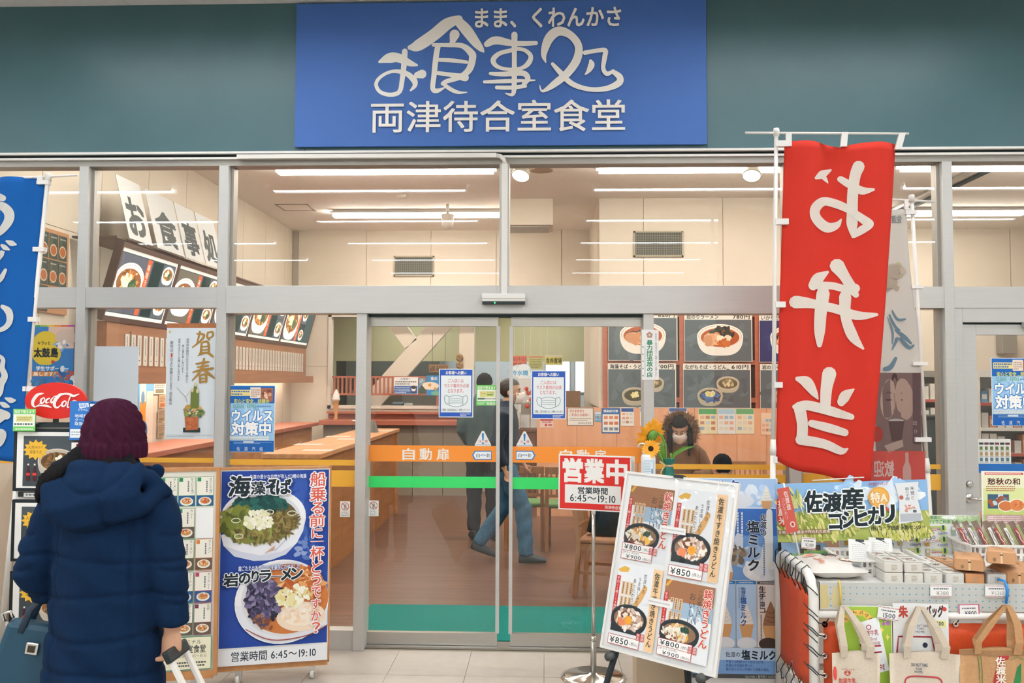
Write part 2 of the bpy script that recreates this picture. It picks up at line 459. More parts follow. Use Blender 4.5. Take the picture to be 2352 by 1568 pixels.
        # parent origin is (0, -6.94, -0.2): shift into place below
for ch in fl.children: ch.location = (0, -fl.location.y-7, 0)
boxo('floor_covering', -9, 9, -14-fl.location.y, -1.3315-fl.location.y, 0.196, 0.2, M['vinyl'], fl)
boxo('floor_covering', 4.5, 9, -1.3315-fl.location.y, 0.1-fl.location.y, 0.196, 0.2, M['vinyl'], fl)
boxo('floor_covering', -9, -3.6, -1.3315-fl.location.y, 0.1-fl.location.y, 0.196, 0.2, M['vinyl'], fl)
ce = struct('ceiling', -9, 9, -14, 0.0, ZCC+0.012, ZCC+0.2, M['cceil'], label='pale ceiling of the concourse with long lamps')
for c in range(20):
    boxo('ceiling_board', -9+c*0.9+0.002, -8.1+c*0.9-0.002, -0.9+7, -0.002+7, -0.012, 0.0, M['cceil'], ce)
boxo('ceiling_board', -9, 9, -7, -0.904+7, -0.012, 0, M['cceil'], ce)
struct('wall_rear', -9, 9, -14.2, -14, 0, ZCC, M['cwall'], label='plain concourse wall opposite the shop')
struct('wall_left', -9.2, -9, -14, 0, 0, ZCC, M['cwall'], label='plain concourse side wall')
struct('wall_right', 9, 9.2, -14, 0, 0, ZCC, M['cwall'], label='plain concourse side wall far side')
# concourse lamps: rows every 2.07 m, three columns
def lamp(loc, L, wd, tubem, label, group, h=0.07, drop=0.0):
    r = empty('ceiling_light', loc, 0, label, 'ceiling light', group)
    mb = MB()
    mb.box(-L/2, L/2, -wd/2, wd/2, -0.012, 0.0)
    mb.quadbox([(-L/2-0.03, -wd/2-0.01, -0.012), (L/2+0.03, -wd/2-0.01, -0.012), (L/2+0.03, -wd/2+0.012, -0.012), (-L/2-0.03, -wd/2+0.012, -0.012),
                (-L/2-0.03, -wd/2-0.03, -h), (L/2+0.03, -wd/2-0.03, -h), (L/2+0.03, -wd/2-0.012, -h), (-L/2-0.03, -wd/2-0.012, -h)])
    mb.quadbox([(-L/2-0.03, wd/2-0.012, -0.012), (L/2+0.03, wd/2-0.012, -0.012), (L/2+0.03, wd/2+0.01, -0.012), (-L/2-0.03, wd/2+0.01, -0.012),
                (-L/2-0.03, wd/2+0.012, -h), (L/2+0.03, wd/2+0.012, -h), (L/2+0.03, wd/2+0.03, -h), (-L/2-0.03, wd/2+0.03, -h)])
    mb.build('reflector', M['white'], r)
    MB().box(-L/2, L/2, -wd/2+0.02, wd/2-0.02, -h+0.01-drop, -0.03).build('tube', tubem, r)
    return r
p = at(846, 441, -0.0)
lx1 = -2.2; lx2 = 1.82
for i in range(7):
    for j, X in enumerate((-5.9, lx1, lx2, 5.6)):
        if i > 5 and j in (0, 3): continue
        lamp((X, -1.0-2.07*i, ZCC), 2.4, 0.16 if i else 0.1, M['tube'] if i else M['tube_n'], 'long concourse lamp, %s row from the shopfront, %s' % (('first', 'second', 'third', 'fourth', 'fifth', 'sixth', 'seventh')[i], ('beyond the ticket machine', 'over the ramen poster side', 'over the rice wagon side', 'beyond the rice wagon')[j]), 'concourse ceiling lamps')

# ---- fascia above the shopfront
z_f = zx(346)
fa = struct('wall_front', -6, 6, 0.02, 0.2, z_f, ZCC, M['fascia'], label='dark teal fascia wall above the shopfront')
x_a, x_b = xx(700, 340), xx(1624, 340)
for (a, b) in ((-6, x_a-0.002), (x_a+0.002, x_b-0.002), (x_b+0.002, 6)):
    boxo('wall_panel', a, b, -0.11, -0.09, 0, ZCC-z_f, M['fascia'], fa)
struct('trim_1', -6, 6, -0.03, 0.0, zx(351), zx(346), M['white'])
struct('trim_2', -6, 6, 0.012, 0.2, zx(357), zx(351), M['gap'])
struct('trim_3', -6, 6, -0.01, 0.12, zx(362), zx(357), M['white'])
struct('trim_4', -6, 6, 0.01, 0.12, zx(376), zx(362), M['alu_dark'])
z_gt = zx(376); z_bt = zx(656); z_bb = zx(720); z_sb = zx(706, 350); z_st = zx(659, 350)
posts = [(171.5, 193, 0, 'a'), (495.5, 518, 0, 'a'), (1814, 1838, 0, 'a'), (2172, 2195, 0, 'a')]
n = 5
for (a, b, z0, k) in posts:
    struct('trim_%d' % n, xx(a), xx(b), 0.0, 0.13, 0.0, z_gt, M['alu'], bevel=0.003); n += 1
    struct('trim_%d' % n, xx(b), xx(b)+0.018, 0.045, 0.12, 0.0, z_gt, M['alu_dark']); n += 1
    struct('trim_%d' % n, xx(a)-0.018, xx(a), 0.045, 0.12, 0.0, z_gt, M['alu_dark']); n += 1
struct('trim_%d' % n, xx(1147, 500), xx(1170, 500), 0.0, 0.12, z_bt, z_gt, M['alu'], bevel=0.003); n += 1
for (a, b) in ((818, 842), (1478, 1502)):
    struct('trim_%d' % n, xx(a), xx(b), 0.0, 0.16, 0.0, z_bb, M['alu'], bevel=0.003); n += 1
struct('trim_%d' % n, xx(518), xx(1814), -0.012, 0.14, z_bb, z_bt, M['alu'], bevel=0.003); n += 1
struct('trim_%d' % n, -6, xx(171.5), 0.005, 0.12, z_sb, z_st, M['alu']); n += 1
struct('trim_%d' % n, xx(193), xx(495.5), 0.005, 0.12, z_sb, z_st, M['alu']); n += 1
struct('trim_%d' % n, xx(1838), xx(2172), 0.005, 0.12, z_sb, z_st, M['alu']); n += 1
struct('trim_%d' % n, xx(2195), 6, 0.005, 0.12, z_sb, z_st, M['alu']); n += 1
z_rail = zx(1455)
for (a, b) in ((-1200, 171.5), (193, 495.5), (518, 818), (1502, 1814), (1838, 2172)):
    struct('trim_%d' % n, max(-6, xx(a)), xx(b), 0.02, 0.11, 0.0, z_rail, M['alu']); n += 1
struct('trim_%d' % n, xx(842), xx(1478), 0.06, 0.2, 0.0, 0.012, M['steel']); n += 1      # door sill
struct('trim_%d' % n, xx(842), xx(1478), 0.05, 0.16, zx(726), z_bb, M['gap']); n += 1

# ---- glass
wn = [1]
def window(a, b, z0, z1, stripes=(), label=''):
    X0, X1 = (max(-6, xx(a)), min(6, xx(b)))
    r = empty('window_%d' % wn[0], ((X0+X1)/2, 0.06, z0)); wn[0] += 1
    tag(r, label, None, None, 'structure'); W = X1-X0
    boxo('pane', -W/2, W/2, 0, 0.006, 0, z1-z0, M['glass'], r)
    for (s0, s1, m, u0, u1) in stripes:
        boxo('stripe', max(u0, X0)-(X0+X1)/2, min(u1, X1)-(X0+X1)/2, -0.003, -0.0005, s0-z0, s1-z0, m, r)
    return r
ye = M['yellow']; pym = 700
def stripe(y0, y1, px, u0=-9, u1=9): return (zx(y1, px), zx(y0, px), ye, u0, u1)
window(-1200, 171.5, z_st, z_gt, label='upper shopfront pane at the far corner')
window(193, 495.5, z_st, z_gt, label='upper shopfront pane showing the calligraphy papers')
window(518, 1147, z_bt, z_gt, label='wide upper pane above the sliding door')
window(1170, 1814, z_bt, z_gt, label='wide upper pane behind the red banner')
window(1838, 2172, z_st, z_gt, label='upper pane behind the white printed banner')
window(2195, 4000, z_st, z_gt, label='upper pane above the hinged glass door')
window(-1200, 171.5, z_rail, z_sb, (stripe(1052, 1066, 100),), 'lower pane behind the blue banner')
window(193, 495.5, z_rail, z_sb, (stripe(1053, 1064, 420), stripe(1078, 1112, 420)), 'lower pane with the new year poster')
window(518, 818, z_rail, z_bb, (stripe(1057, 1070, 670), stripe(1081, 1119, 670)), 'fixed side pane with yellow stripes and blue poster')
window(1502, 1814, z_rail, z_bb, (stripe(1068, 1080, 1650), stripe(1091, 1118, 1650)), 'fixed side pane with yellow stripes by the sunflowers')
window(1838, 2172, z_rail, z_sb, (stripe(1068, 1079, 2130), stripe(1091, 1128, 2130)), 'fixed pane with yellow stripes behind the rice wagon')

# ---- sliding doors
def leaf(num, a, b, inner, label):
    X0, X1 = xx(a, 1100, 0.1), xx(b, 1100, 0.1); cx = (X0+X1)/2; W = X1-X0
    r = empty('door_%d' % num, (cx, 0.1, 0.014)); tag(r, label, None, None, 'structure'); z0 = 0.014
    zt = zx(724, cx*366+1251, 0.1); zr = zx(749, 1000, 0.1); zb = zx(1453, 1000, 0.1)
    boxo('top_rail', -W/2, W/2, 0, 0.04, zr-z0, zt-z0, M['steel'], r)
    boxo('top_rail_cap', -W/2, W/2, -0.012, 0.0, (zr+zt)/2-z0+0.012, zt-z0, M['steel'], r)
    boxo('bottom_rail', -W/2, W/2, 0, 0.04, 0, zb-z0, M['steel'], r)
    sx = W/2 if inner > 0 else -W/2
    boxo('stile', sx-0.011, sx+0.011, 0, 0.04, zb-z0, zr-z0, M['alu'], r)
    boxo('pane', -W/2, W/2, 0.016, 0.024, zb-z0, zr-z0, M['glass'], r)
    ob = (zx(1060, (a+b)/2, 0.11), zx(1023, (a+b)/2, 0.11)); gb = (zx(1120, (a+b)/2, 0.11), zx(1094, (a+b)/2, 0.11))
    if num == 2: ob = (zx(1063, 1325, 0.11), zx(1026, 1325, 0.11)); gb = (zx(1124, 1325, 0.11), zx(1097, 1325, 0.11))
    s = Sheet('band', None, None, (a, 0, b, 38), W-0.012, ob[1]-ob[0], 0.002, 'ee9138')
    tx = 923 if num == 1 else 1286
    for i, ch in enumerate('自動扉'):
        s.text(ch, tx+i*40, 7, tx+28+i*40, 34, 'efe9df', 0.025)
    s.build((0, 0.0135, ob[0]-z0), parent=r)
    boxo('green_band', -W/2+0.006, W/2-0.006, 0.0135, 0.0155, gb[0]-z0, gb[1]-z0, M['green'], r)
    return r
leaf(1, 843, 1143, 1, 'sliding glass door leaf with the full orange lettered band')
leaf(2, 1173, 1478, -1, 'sliding glass door leaf partly behind the red open sign')

# ---- hinged door on the other side
X0, X1 = xx(2209, 900, 0.05), xx(2209, 900, 0.05)+0.95
d3 = empty('door_3', ((X0+X1)/2, 0.03, 0.01)); tag(d3, 'aluminium hinged glass door with lever handle', None, None, 'structure')
W = X1-X0; zt = zx(745, 2300, 0.03)
struct('trim_%d' % n, xx(2195), X0-0.004, 0.01, 0.13, 0, zt+0.1, M['alu'], bevel=0.002); n += 1
struct('trim_%d' % n, X0-0.004, X1+0.1, 0.01, 0.13, zt+0.012, z_sb, M['alu'], bevel=0.002); n += 1
struct('trim_%d' % n, X0-0.004, X1+0.1, 0.045, 0.1, zt+0.001, zt+0.012, M['gap']); n += 1
st = xx(2241, 900, 0.05)-X0
boxo('stile', -W/2, -W/2+st, 0, 0.045, 0, zt-0.01, M['alu'], d3, 0.002); boxo('stile', W/2-st, W/2, 0, 0.045, 0, zt-0.01, M['alu'], d3, 0.002)
zr = zx(769, 2300, 0.03)
boxo('top_rail', -W/2+st, W/2-st, 0, 0.045, zr-0.01, zt-0.01, M['alu'], d3, 0.002); boxo('bottom_rail', -W/2+st, W/2-st, 0, 0.045, 0, 0.14, M['alu'], d3, 0.002)
boxo('pane', -W/2+st, W/2-st, 0.018, 0.026, 0.14, zr-0.01, M['glass'], d3)
boxo('stripe', -W/2+st, W/2-st, 0.012, 0.0165, zx(1086, 2300, 0.04)-0.01, zx(1065, 2300, 0.04)-0.01, mat('stripe_blue', '1668b4', 0.5), d3)
def dl(px, py): q = at(px, py, 0.03); return (q.x-d3.location.x, 0, q.z-0.01)
hx, _, hz = dl(2225, 1143)
h = MB().lathe([(0.028, 0), (0.028, 0.008), (0.024, 0.014)], n=20).xf(Matrix.Translation((hx, 0, hz)) @ Matrix.Rotation(R(90), 4, 'X')).build('handle_rose', M['chrome'], d3, True)
MB().tube([(hx, -0.01, hz), (hx, -0.055, hz), (hx+0.02, -0.062, hz), (hx+0.12, -0.062, hz-0.004)], [0.011, 0.011, 0.01, 0.009], 10).build('handle_lever', M['chrome'], d3, True)
kx, _, kz = dl(2226, 1111)
MB().lathe([(0.021, 0), (0.021, 0.012), (0.014, 0.02), (0.008, 0.021)], n=20).xf(Matrix.Translation((kx, 0, kz)) @ Matrix.Rotation(R(90), 4, 'X')).build('lock_cylinder', M['chrome'], d3, True)
cx_, _, cz_ = dl(2345, 742)
boxo('door_closer', cx_, cx_+0.25, -0.05, 0.0, cz_-0.03, cz_+0.005, M['alu'], d3, 0.004)

# ---- shop interior shell
struct('floor_shop', -3.95, 8, 0.12, 12.5, -0.2, 0.0, M['shopfloor'], label='brown wood-look floor inside the shop')
struct('ceiling_shop', -3.95, 8, 0.2, YB+0.1, ZC, ZC+0.2, M['ceil'], label='pale ceiling inside the shop')
wl = struct('wall_shop_left', -4.05, -3.92, 0.2, YB, 0, ZC, M['cream'], label='cream panelled side wall of the shop')
ys = [0.2, 1.1, 2.0, 2.9, 3.8, 4.7, 5.6, 6.5, 7.4, YB]
oy = wl.location.y; ox = wl.location.x
for i in range(len(ys)-1):
    for (za, zb) in ((2.9, ZC), (1.95, 2.896), (0, 1.946)):
        boxo('wall_panel', 0.065, 0.085, ys[i]+0.004-oy, ys[i+1]-0.004-oy, za, zb-0.001, M['cream'], wl)
# back wall with a serving hatch
HX0, HX1, HZ0, HZ1 = at(762, 800, YB).x, at(1342, 800, YB).x, at(900, 931, YB).z, at(900, 728, YB).z
wb = empty('wall_back', (0, YB, 0)); tag(wb, 'cream panelled back wall with the kitchen hatch', None, None, 'structure')
sx = sorted([-3.92] + [at(p, 560, YB).x for p in (842, 990, 1140, 1290)] + [1.6, 2.7, 3.8, 4.9, 6.0, 7.0, 8.0])
for i in range(len(sx)-1):
    a, b = sx[i]+0.005, sx[i+1]-0.005
    boxo('wall_panel', a, b, 0, 0.1, HZ1+0.12, ZC, M['cream'], wb)
boxo('wall_backing', -3.92, 8, 0.02, 0.12, HZ1, ZC, M['cream'], wb)
boxo('wall_panel', -3.92, HX0, 0, 0.1, 1.9, HZ1+0.11, M['cream'], wb); boxo('wall_panel', -3.92, HX0, 0, 0.1, 0, 1.895, M['cream'], wb)
boxo('wall_panel', HX0, HX1, 0, 0.1, HZ1, HZ1+0.11, M['cream'], wb)
boxo('wall_panel', HX0, HX1, 0, 0.1, 0, HZ0, M['cream'], wb)
boxo('wall_panel', HX1, 8, 0, 0.1, 0, HZ1+0.11, M['cream'], wb)
for (a, b, c, d) in ((HX0-0.05, HX0, HZ0-0.05, HZ1+0.05), (HX0-0.05, HX1, HZ1, HZ1+0.05), (HX0-0.05, HX1, HZ0-0.05, HZ0)):
    boxo('hatch_frame', a, b, -0.03, 0.0, c, d, M['offwhite'], wb)
q = at(679, 590, YB)
boxo('corner_strip', q.x-0.03, q.x+0.05, -0.05, 0.0, 2.3, ZC-0.02, M['steel'], wb)
# kitchen behind the hatch
struct('wall_kitchen_back', -4, 3, 12.0, 12.2, 0, 3.0, M['kwhite'], label='white tiled kitchen wall seen through the hatch')
struct('wall_kitchen_left', -4.2, -4, YB+0.12, 12.0, 0, 3.0, M['olive']); struct('wall_kitchen_right', 3, 3.2, YB+0.12, 12.0, 0, 3.0, M['olive'])
struct('ceiling_kitchen', -4, 3, YB+0.12, 12.0, 3.0, 3.1, M['kwhite'])
zh = at(900, 829, 9.4).z
hw = struct('wall_hood', -4, 3, 9.4, 9.5, zh, 3.0, M['olive'], label='olive hood wall hanging above the kitchen')
for px_ in (940, 1150, 1212, 1298): boxo('wall_panel', at(px_, 800, 9.4).x+0.004, at(px_, 800, 9.4).x+0.9, -0.055, -0.05, 0, 3.0-zh, M['olive'], hw) if px_ in (1212,) else None
for X in (-2.6, -0.4, 1.6):
    lamp((X, 10.9, 3.0), 1.2, 0.16, M['tube_k'], 'kitchen ceiling lamp behind the hood wall ' + {-2.6: 'over the steel cabinet', -0.4: 'over the hatch middle', 1.6: 'by the bright windows'}[X], 'kitchen lamps')
for X in (-2.2, 0.0): lamp((X, 8.7, 3.0), 1.2, 0.16, M['tube_k'], 'kitchen lamp near the serving hatch ' + ('behind the brace' if X < -1 else 'beyond the column'), 'kitchen hatch lamps')
# diagonal steel brace and column behind the hatch
br = empty('wall_brace', (0, 8.1, 0)); tag(br, 'cream Y-shaped steel brace behind the hatch', None, None, 'structure')
def bar(a, b, wpx, Y, nm):
    A, B = at(*a, Y), at(*b, Y); d = (B-A).normalized(); nn = Vector((d.z, 0, -d.x))*(wpx*(Y+5.46)/2000/2)
    P = [A+nn, B+nn, B-nn, A-nn]
    MB().quadbox([(p.x, 0, p.z) for p in P] + [(p.x, 0.14, p.z) for p in P]).build(nm, M['cream'], br)
bar((1062, 690), (850, 925), 44, 8.1, 'brace_arm'); bar((870, 690), (945, 790), 34, 8.16, 'brace_arm')
boxo('column', at(1055, 800, 8.1).x, at(1089, 800, 8.1).x, -0.02, 0.2, 0.9, 3.0, M['cream'], br)
# projecting block with the ramen posters (front at Y=5.54)
YK = 5.54
bx0 = at(1376, 500, YK).x
bk = empty('wall_block', (0, YK, 0)); tag(bk, 'projecting cream wall block with vent above the ramen posters', None, None, 'structure')
sx = [bx0, at(1478, 520, YK).x, at(1660, 520, YK).x, 3.1]
for i in range(3): boxo('wall_panel', sx[i]+0.004, sx[i+1]-0.004, 0, 0.06, 2.5, ZC, M['cream'], bk)
boxo('wall_backing', bx0, 3.1, 0.02, YB-YK, 1.35, ZC, M['cream'], bk)
zw = at(1500, 936, YK).z; xw0 = at(1233, 980, YK).x
boxo('dark_backing', bx0+0.1, 3.1, -0.012, 0.02, zw, 2.5, mat('dark_recess', '3b3a36', 0.7), bk)
xs = [xw0, at(1325, 1000, YK).x, at(1416, 1000, YK).x, at(1594, 1000, YK).x, at(1690, 1000, YK).x, 2.75, 3.1]
for i in range(6): boxo('wood_panel', xs[i]+0.002, xs[i+1]-0.002, -0.06, 0.0, 0.0, zw, M['wood_o'], bk)
for px_ in (1390, 1565, 1738): 
    q = at(px_, 830, YK).x; boxo('wood_post', q-0.03, q+0.03, -0.04, -0.012, zw, 2.5, M['wood_r'], bk)
for py_ in (722, 832, 918): 
    q = at(1560, py_, YK).z; boxo('wood_rail', bx0+0.08, 3.1, -0.035, -0.012, q-0.03, q+0.03, M['wood_r'], bk)
# right wall block of the shop area
struct('wall_shop_right', 8, 8.2, 0.2, YB, 0, ZC, M['cream'], label='cream far wall of the neighbouring shop')
# duct box hanging from the ceiling
q0, q1 = at(1150, 490, 5.54), at(1270, 490, 5.54)
dk = empty('ceiling_duct', (0, 5.54, ZC)); tag(dk, 'boxed-in cream duct hanging below the shop ceiling', None, None, 'structure')
boxo('duct_box', q0.x, q1.x, 0, 0.55, at(1200, 516, 5.54).z-ZC, 0, M['cream'], dk)
boxo('duct_grille', q0.x+0.04, q1.x-0.05, 0.05, 0.5, at(1200, 516, 5.54).z-ZC-0.02, at(1200, 516, 5.54).z-ZC, M['alu_dark'], dk)
# shop lamps
def lx(px, py):
    q = at_z(px, py, ZC-0.05); return q
a, b = lx(637, 391), lx(1133, 391); yy = (a.y+b.y)/2; c2 = lx(762, 494)
SL = []
for (Y_) in (yy, c2.y): SL.append(lamp(((a.x+b.x)/2, Y_, ZC), abs(b.x-a.x), 0.2, M['tube_s'], 'shop ceiling lamp %s the access hatch above the counter' % ('in front of' if Y_ == yy else 'behind'), 'shop ceiling lamps', 0.04, 0.05))
c = lx(1376, 391)
SL.append(lamp((c.x+1.2, yy, ZC), 2.4, 0.2, M['tube_s'], 'shop ceiling lamp in front of the vented block', 'shop ceiling lamps', 0.04, 0.05))
SL.append(lamp((c.x+1.2+3.2, yy, ZC), 2.4, 0.2, M['tube_s'], 'shop ceiling lamp above the neighbouring shop', 'shop ceiling lamps', 0.04, 0.05))
SL.append(lamp((c.x+4.6, c2.y, ZC), 2.4, 0.2, M['tube_s'], 'fluorescent lamp deep in the neighbouring shop', 'shop ceiling lamps', 0.04, 0.05))
for X in (-2.0, 1.6): SL.append(lamp((X, 1.3, ZC), 2.4, 0.2, M['tube_s'], 'fluorescent lamp just inside the shopfront ' + ('over the standing table' if X < 0 else 'over the dining tables'), 'shop ceiling lamps', 0.04, 0.05))
# entrance mat
q = at_z(852, 1390, 0.0); q2 = at_z(1390, 1396, 0)
tag(boxo('entrance_mat', q.x, q2.x, 0.22, q.y, 0.0, 0.012, M['mat_green'], None, 0.004), 'teal green bristle mat inside the sliding doors', 'mat')
# ================================================================== SIGNS AND POSTERS ON THE SHOPFRONT
WH = 'efeae1'; INK = '1d2b33'; BL = '1f5fae'
# ---- the big blue signboard
sg = wall_sheet('signboard', 'large blue cloth signboard with white brush lettering on the teal fascia', 'sign', (679, 3, 1623, 334), -0.03, th=0.018, base='4068ac')
def z8(L): return [(640+x/2.306, y/2.306, wd/2.306) for x, y, wd in L]
for st_ in (
    [(540, 322, 14), (590, 303, 52), (640, 302, 48), (700, 330, 34), (740, 342, 12)],
    [(675, 268, 30), (672, 330, 30), (662, 420, 26), (648, 482, 24), (600, 498, 22), (545, 482, 20), (523, 440, 20), (550, 400, 18), (610, 374, 18), (680, 384, 26), (724, 420, 32), (730, 450, 24), (708, 476, 10)],
    [(742, 395, 34), (768, 390, 48)],
    [(702, 248, 26), (745, 238, 60), (830, 182, 64), (900, 125, 62), (962, 100, 42)],
    [(950, 102, 44), (1000, 155, 58), (1050, 222, 48), (1082, 260, 30), (1096, 276, 8)],
    [(940, 182, 54), (930, 214, 34), (918, 232, 12)],
    [(828, 236, 20), (900, 238, 22), (980, 242, 28), (1030, 282, 38), (1036, 312, 38), (1018, 370, 36), (970, 408, 28), (900, 430, 24), (878, 442, 20)],
    [(852, 242, 30), (842, 300, 30), (832, 400, 28), (826, 468, 26), (850, 480, 24), (888, 464, 8)],
    [(850, 316, 20), (930, 320, 22), (1005, 330, 18)], [(850, 386, 22), (920, 396, 24), (998, 412, 40)],
    [(880, 442, 18), (920, 472, 22), (962, 490, 18), (1008, 490, 5)],
    [(1112, 236, 32), (1160, 216, 44), (1260, 234, 30), (1372, 233, 22)],
    [(1258, 188, 34), (1258, 300, 26), (1258, 420, 28), (1252, 500, 22), (1212, 497, 6)],
    [(1244, 270, 22), (1180, 286, 24), (1146, 320, 28), (1166, 354, 22), (1222, 370, 18), (1292, 366, 20), (1332, 340, 28), (1344, 300, 24), (1308, 268, 20), (1250, 262, 20)],
    [(1132, 392, 18), (1200, 396, 26), (1300, 391, 30), (1330, 420, 28), (1308, 450, 22)], [(1100, 436, 16), (1230, 433, 22), (1366, 430, 8)], [(1166, 466, 20), (1240, 468, 22), (1316, 460, 20)],
    [(1424, 335, 8), (1414, 290, 32), (1440, 212, 50), (1490, 172, 50), (1552, 192, 40), (1596, 250, 40), (1588, 322, 44), (1540, 392, 42), (1470, 450, 36), (1408, 488, 14), (1392, 458, 5)],
    [(1460, 345, 18), (1500, 390, 28), (1562, 450, 28), (1650, 480, 24), (1740, 478, 28), (1806, 450, 36), (1812, 418, 34), (1776, 388, 22)],
    [(1630, 288, 24), (1690, 278, 22), (1736, 277, 26), (1734, 312, 26), (1726, 370, 22), (1746, 400, 24), (1780, 384, 14)],
    [(1660, 332, 18), (1664, 352, 34), (1650, 382, 24), (1630, 404, 5)]):
    sg.brush(z8(st_), WH)
sg.text('まま、くわんかさ', 640+1050/2.306, 21, 640+1818/2.306, 65, WH, 0.028)
sg.text('両津待合室食堂', 640+500/2.306, 232, 640+1838/2.306, 303, WH, 0.012)
sg.build(sg.place)

# ---- sensor, cable duct
X0, X1, Z0, Z1 = rect_at(1107, 675, 1207, 699, -0.03)
se = empty('door_sensor', ((X0+X1)/2, -0.012, Z0), 0, 'white automatic door sensor bar with green light on the header', 'sensor'); W = X1-X0; H = Z1-Z0
boxo('housing', -W/2, W/2, -0.05, 0, H*0.25, H, M['white'], se, 0.006)
boxo('lens', -W/2+0.004, W/2-0.004, -0.046, 0, 0, H*0.25, M['black'], se, 0.002)
boxo('cover_edge', -W/2, W/2, -0.052, -0.05, H*0.5, H*0.54, M['alu_dark'], se)
MB().ball((-W*0.2, -0.047, H*0.12), 0.005, n=8, m=6).build('indicator_light', mat('led_green', '30ff80', 0.3, emit=3), se)
cd = empty('cable_duct', (0, -0.03, 0), 0, 'white cable duct running along the header down to the door sensor', 'cable duct')
A = at(545, 360, -0.03); B = at(1140, 356, -0.03); C = at(1160, 380, -0.03); D = at(1160, 676, -0.03)
MB().box(A.x, B.x, -0.012, 0.012, A.z-0.014, A.z+0.012).build('duct_run', M['pipe'], cd)
arc = [(B.x+0.0, 0, A.z-0.001)] + [(B.x+0.055*math.sin(a), 0, A.z-0.001-0.055*(1-math.cos(a))) for a in (R(30), R(60), R(90))]
MB().tube(arc, 0.014, 10).build('duct_bend', M['pipe'], cd, True)
MB().box(C.x-0.02, C.x+0.016, -0.012, 0.03, D.z, A.z-0.055).build('duct_drop', M['pipe'], cd)

# ---- posters on the glass
YG = 0.0555          # front of the sheets on the fixed glass
YD = 0.1125          # front of the sheets on the sliding doors
def virus(label, px, Y, group=None):
    s = wall_sheet('virus_poster', label, 'poster', px, Y, th=0.003, base='eef2f4', group=group); x0, y0, x1, y1 = px
    s2 = Sheet('x', None, None, (525, 885, 631, 1038), 1, 1)
    fx = lambda x: x0+(x-525)/106*(x1-x0); fy = lambda y: y0+(y-885)/153*(y1-y0)
    def r(a, b, c, d, col): s.rectf(fx(a), fy(b), fx(c), fy(d), col)
    def t(tx, a, b, c, d, col, **k): s.text(tx, fx(a), fy(b), fx(c), fy(d), col, **k)
    r(526, 886, 630, 926, '1b66b6'); r(526, 926, 630, 1012, '9cc9ea'); r(526, 1012, 630, 1037, '1b62b0')
    s.blobs(fx(578), fy(968), fx(620)-fx(578), fy(1005)-fy(968), 60, abs(fx(534)-fx(528)), ['8fc0e8', 'b4d8f0', 'a5cfee', 'c4e1f3'], 1.6)
    r(529, 895, 574, 909, 'e8d98f'); s.lines(fx(531), fy(896), fx(572), fy(908), 2, '3a6fb0')
    r(574, 889, 598, 914, 'e8ded2'); s.lines(fx(576), fy(893), fx(596), fy(912), 4, 'b8927c'); r(598, 891, 626, 922, 'a5684e')
    s.blobs(fx(612), fy(905), fx(622)-fx(612), fy(916)-fy(905), 18, abs(fx(528)-fx(525)), ['e5c3ae', '7c4736', 'd9b39a', 'c58d70'])
    t('安心と安全…話題の', 537, 916, 618, 926, 'd8dd7a', bold=0.03, outline='1b4f94', ow=0.05)
    t('CLEAN・REFRE', 535, 929, 588, 937, '7db8a0', bold=0.03, outline='4d8fb8', ow=0.04); s.lines(fx(590), fy(930), fx(622), fy(936), 1, '5c94c4')
    t('ウイルス', 533, 942, 626, 966, 'fbfbf6', bold=0.05, outline='3c86cc', ow=0.11)
    t('対策中', 533, 969, 622, 999, 'fbfbf6', bold=0.05, outline='3c86cc', ow=0.1)
    r(528, 1001, 618, 1011, 'e4eef2'); s.lines(fx(529), fy(1001), fx(616), fy(1011), 3, '8fa6b4', 0.4)
    s.lines(fx(538), fy(1014), fx(626), fy(1019), 2, 'a9cbea', 0.4); r(560, 1013, 584, 1017, 'cfe0ee')
    for i, ch in enumerate('佐渡汽船'): t(ch, 545+i*17.5, 1026, 553+i*17.5, 1035, 'e8eef2')
    return s.build(s.place)
virus('blue virus prevention poster on the side pane by the ramen poster stand', (525, 885, 631, 1038), YG)
virus('blue virus prevention poster on the hinged door glass', (2278, 822, 2384, 978), 0.043)

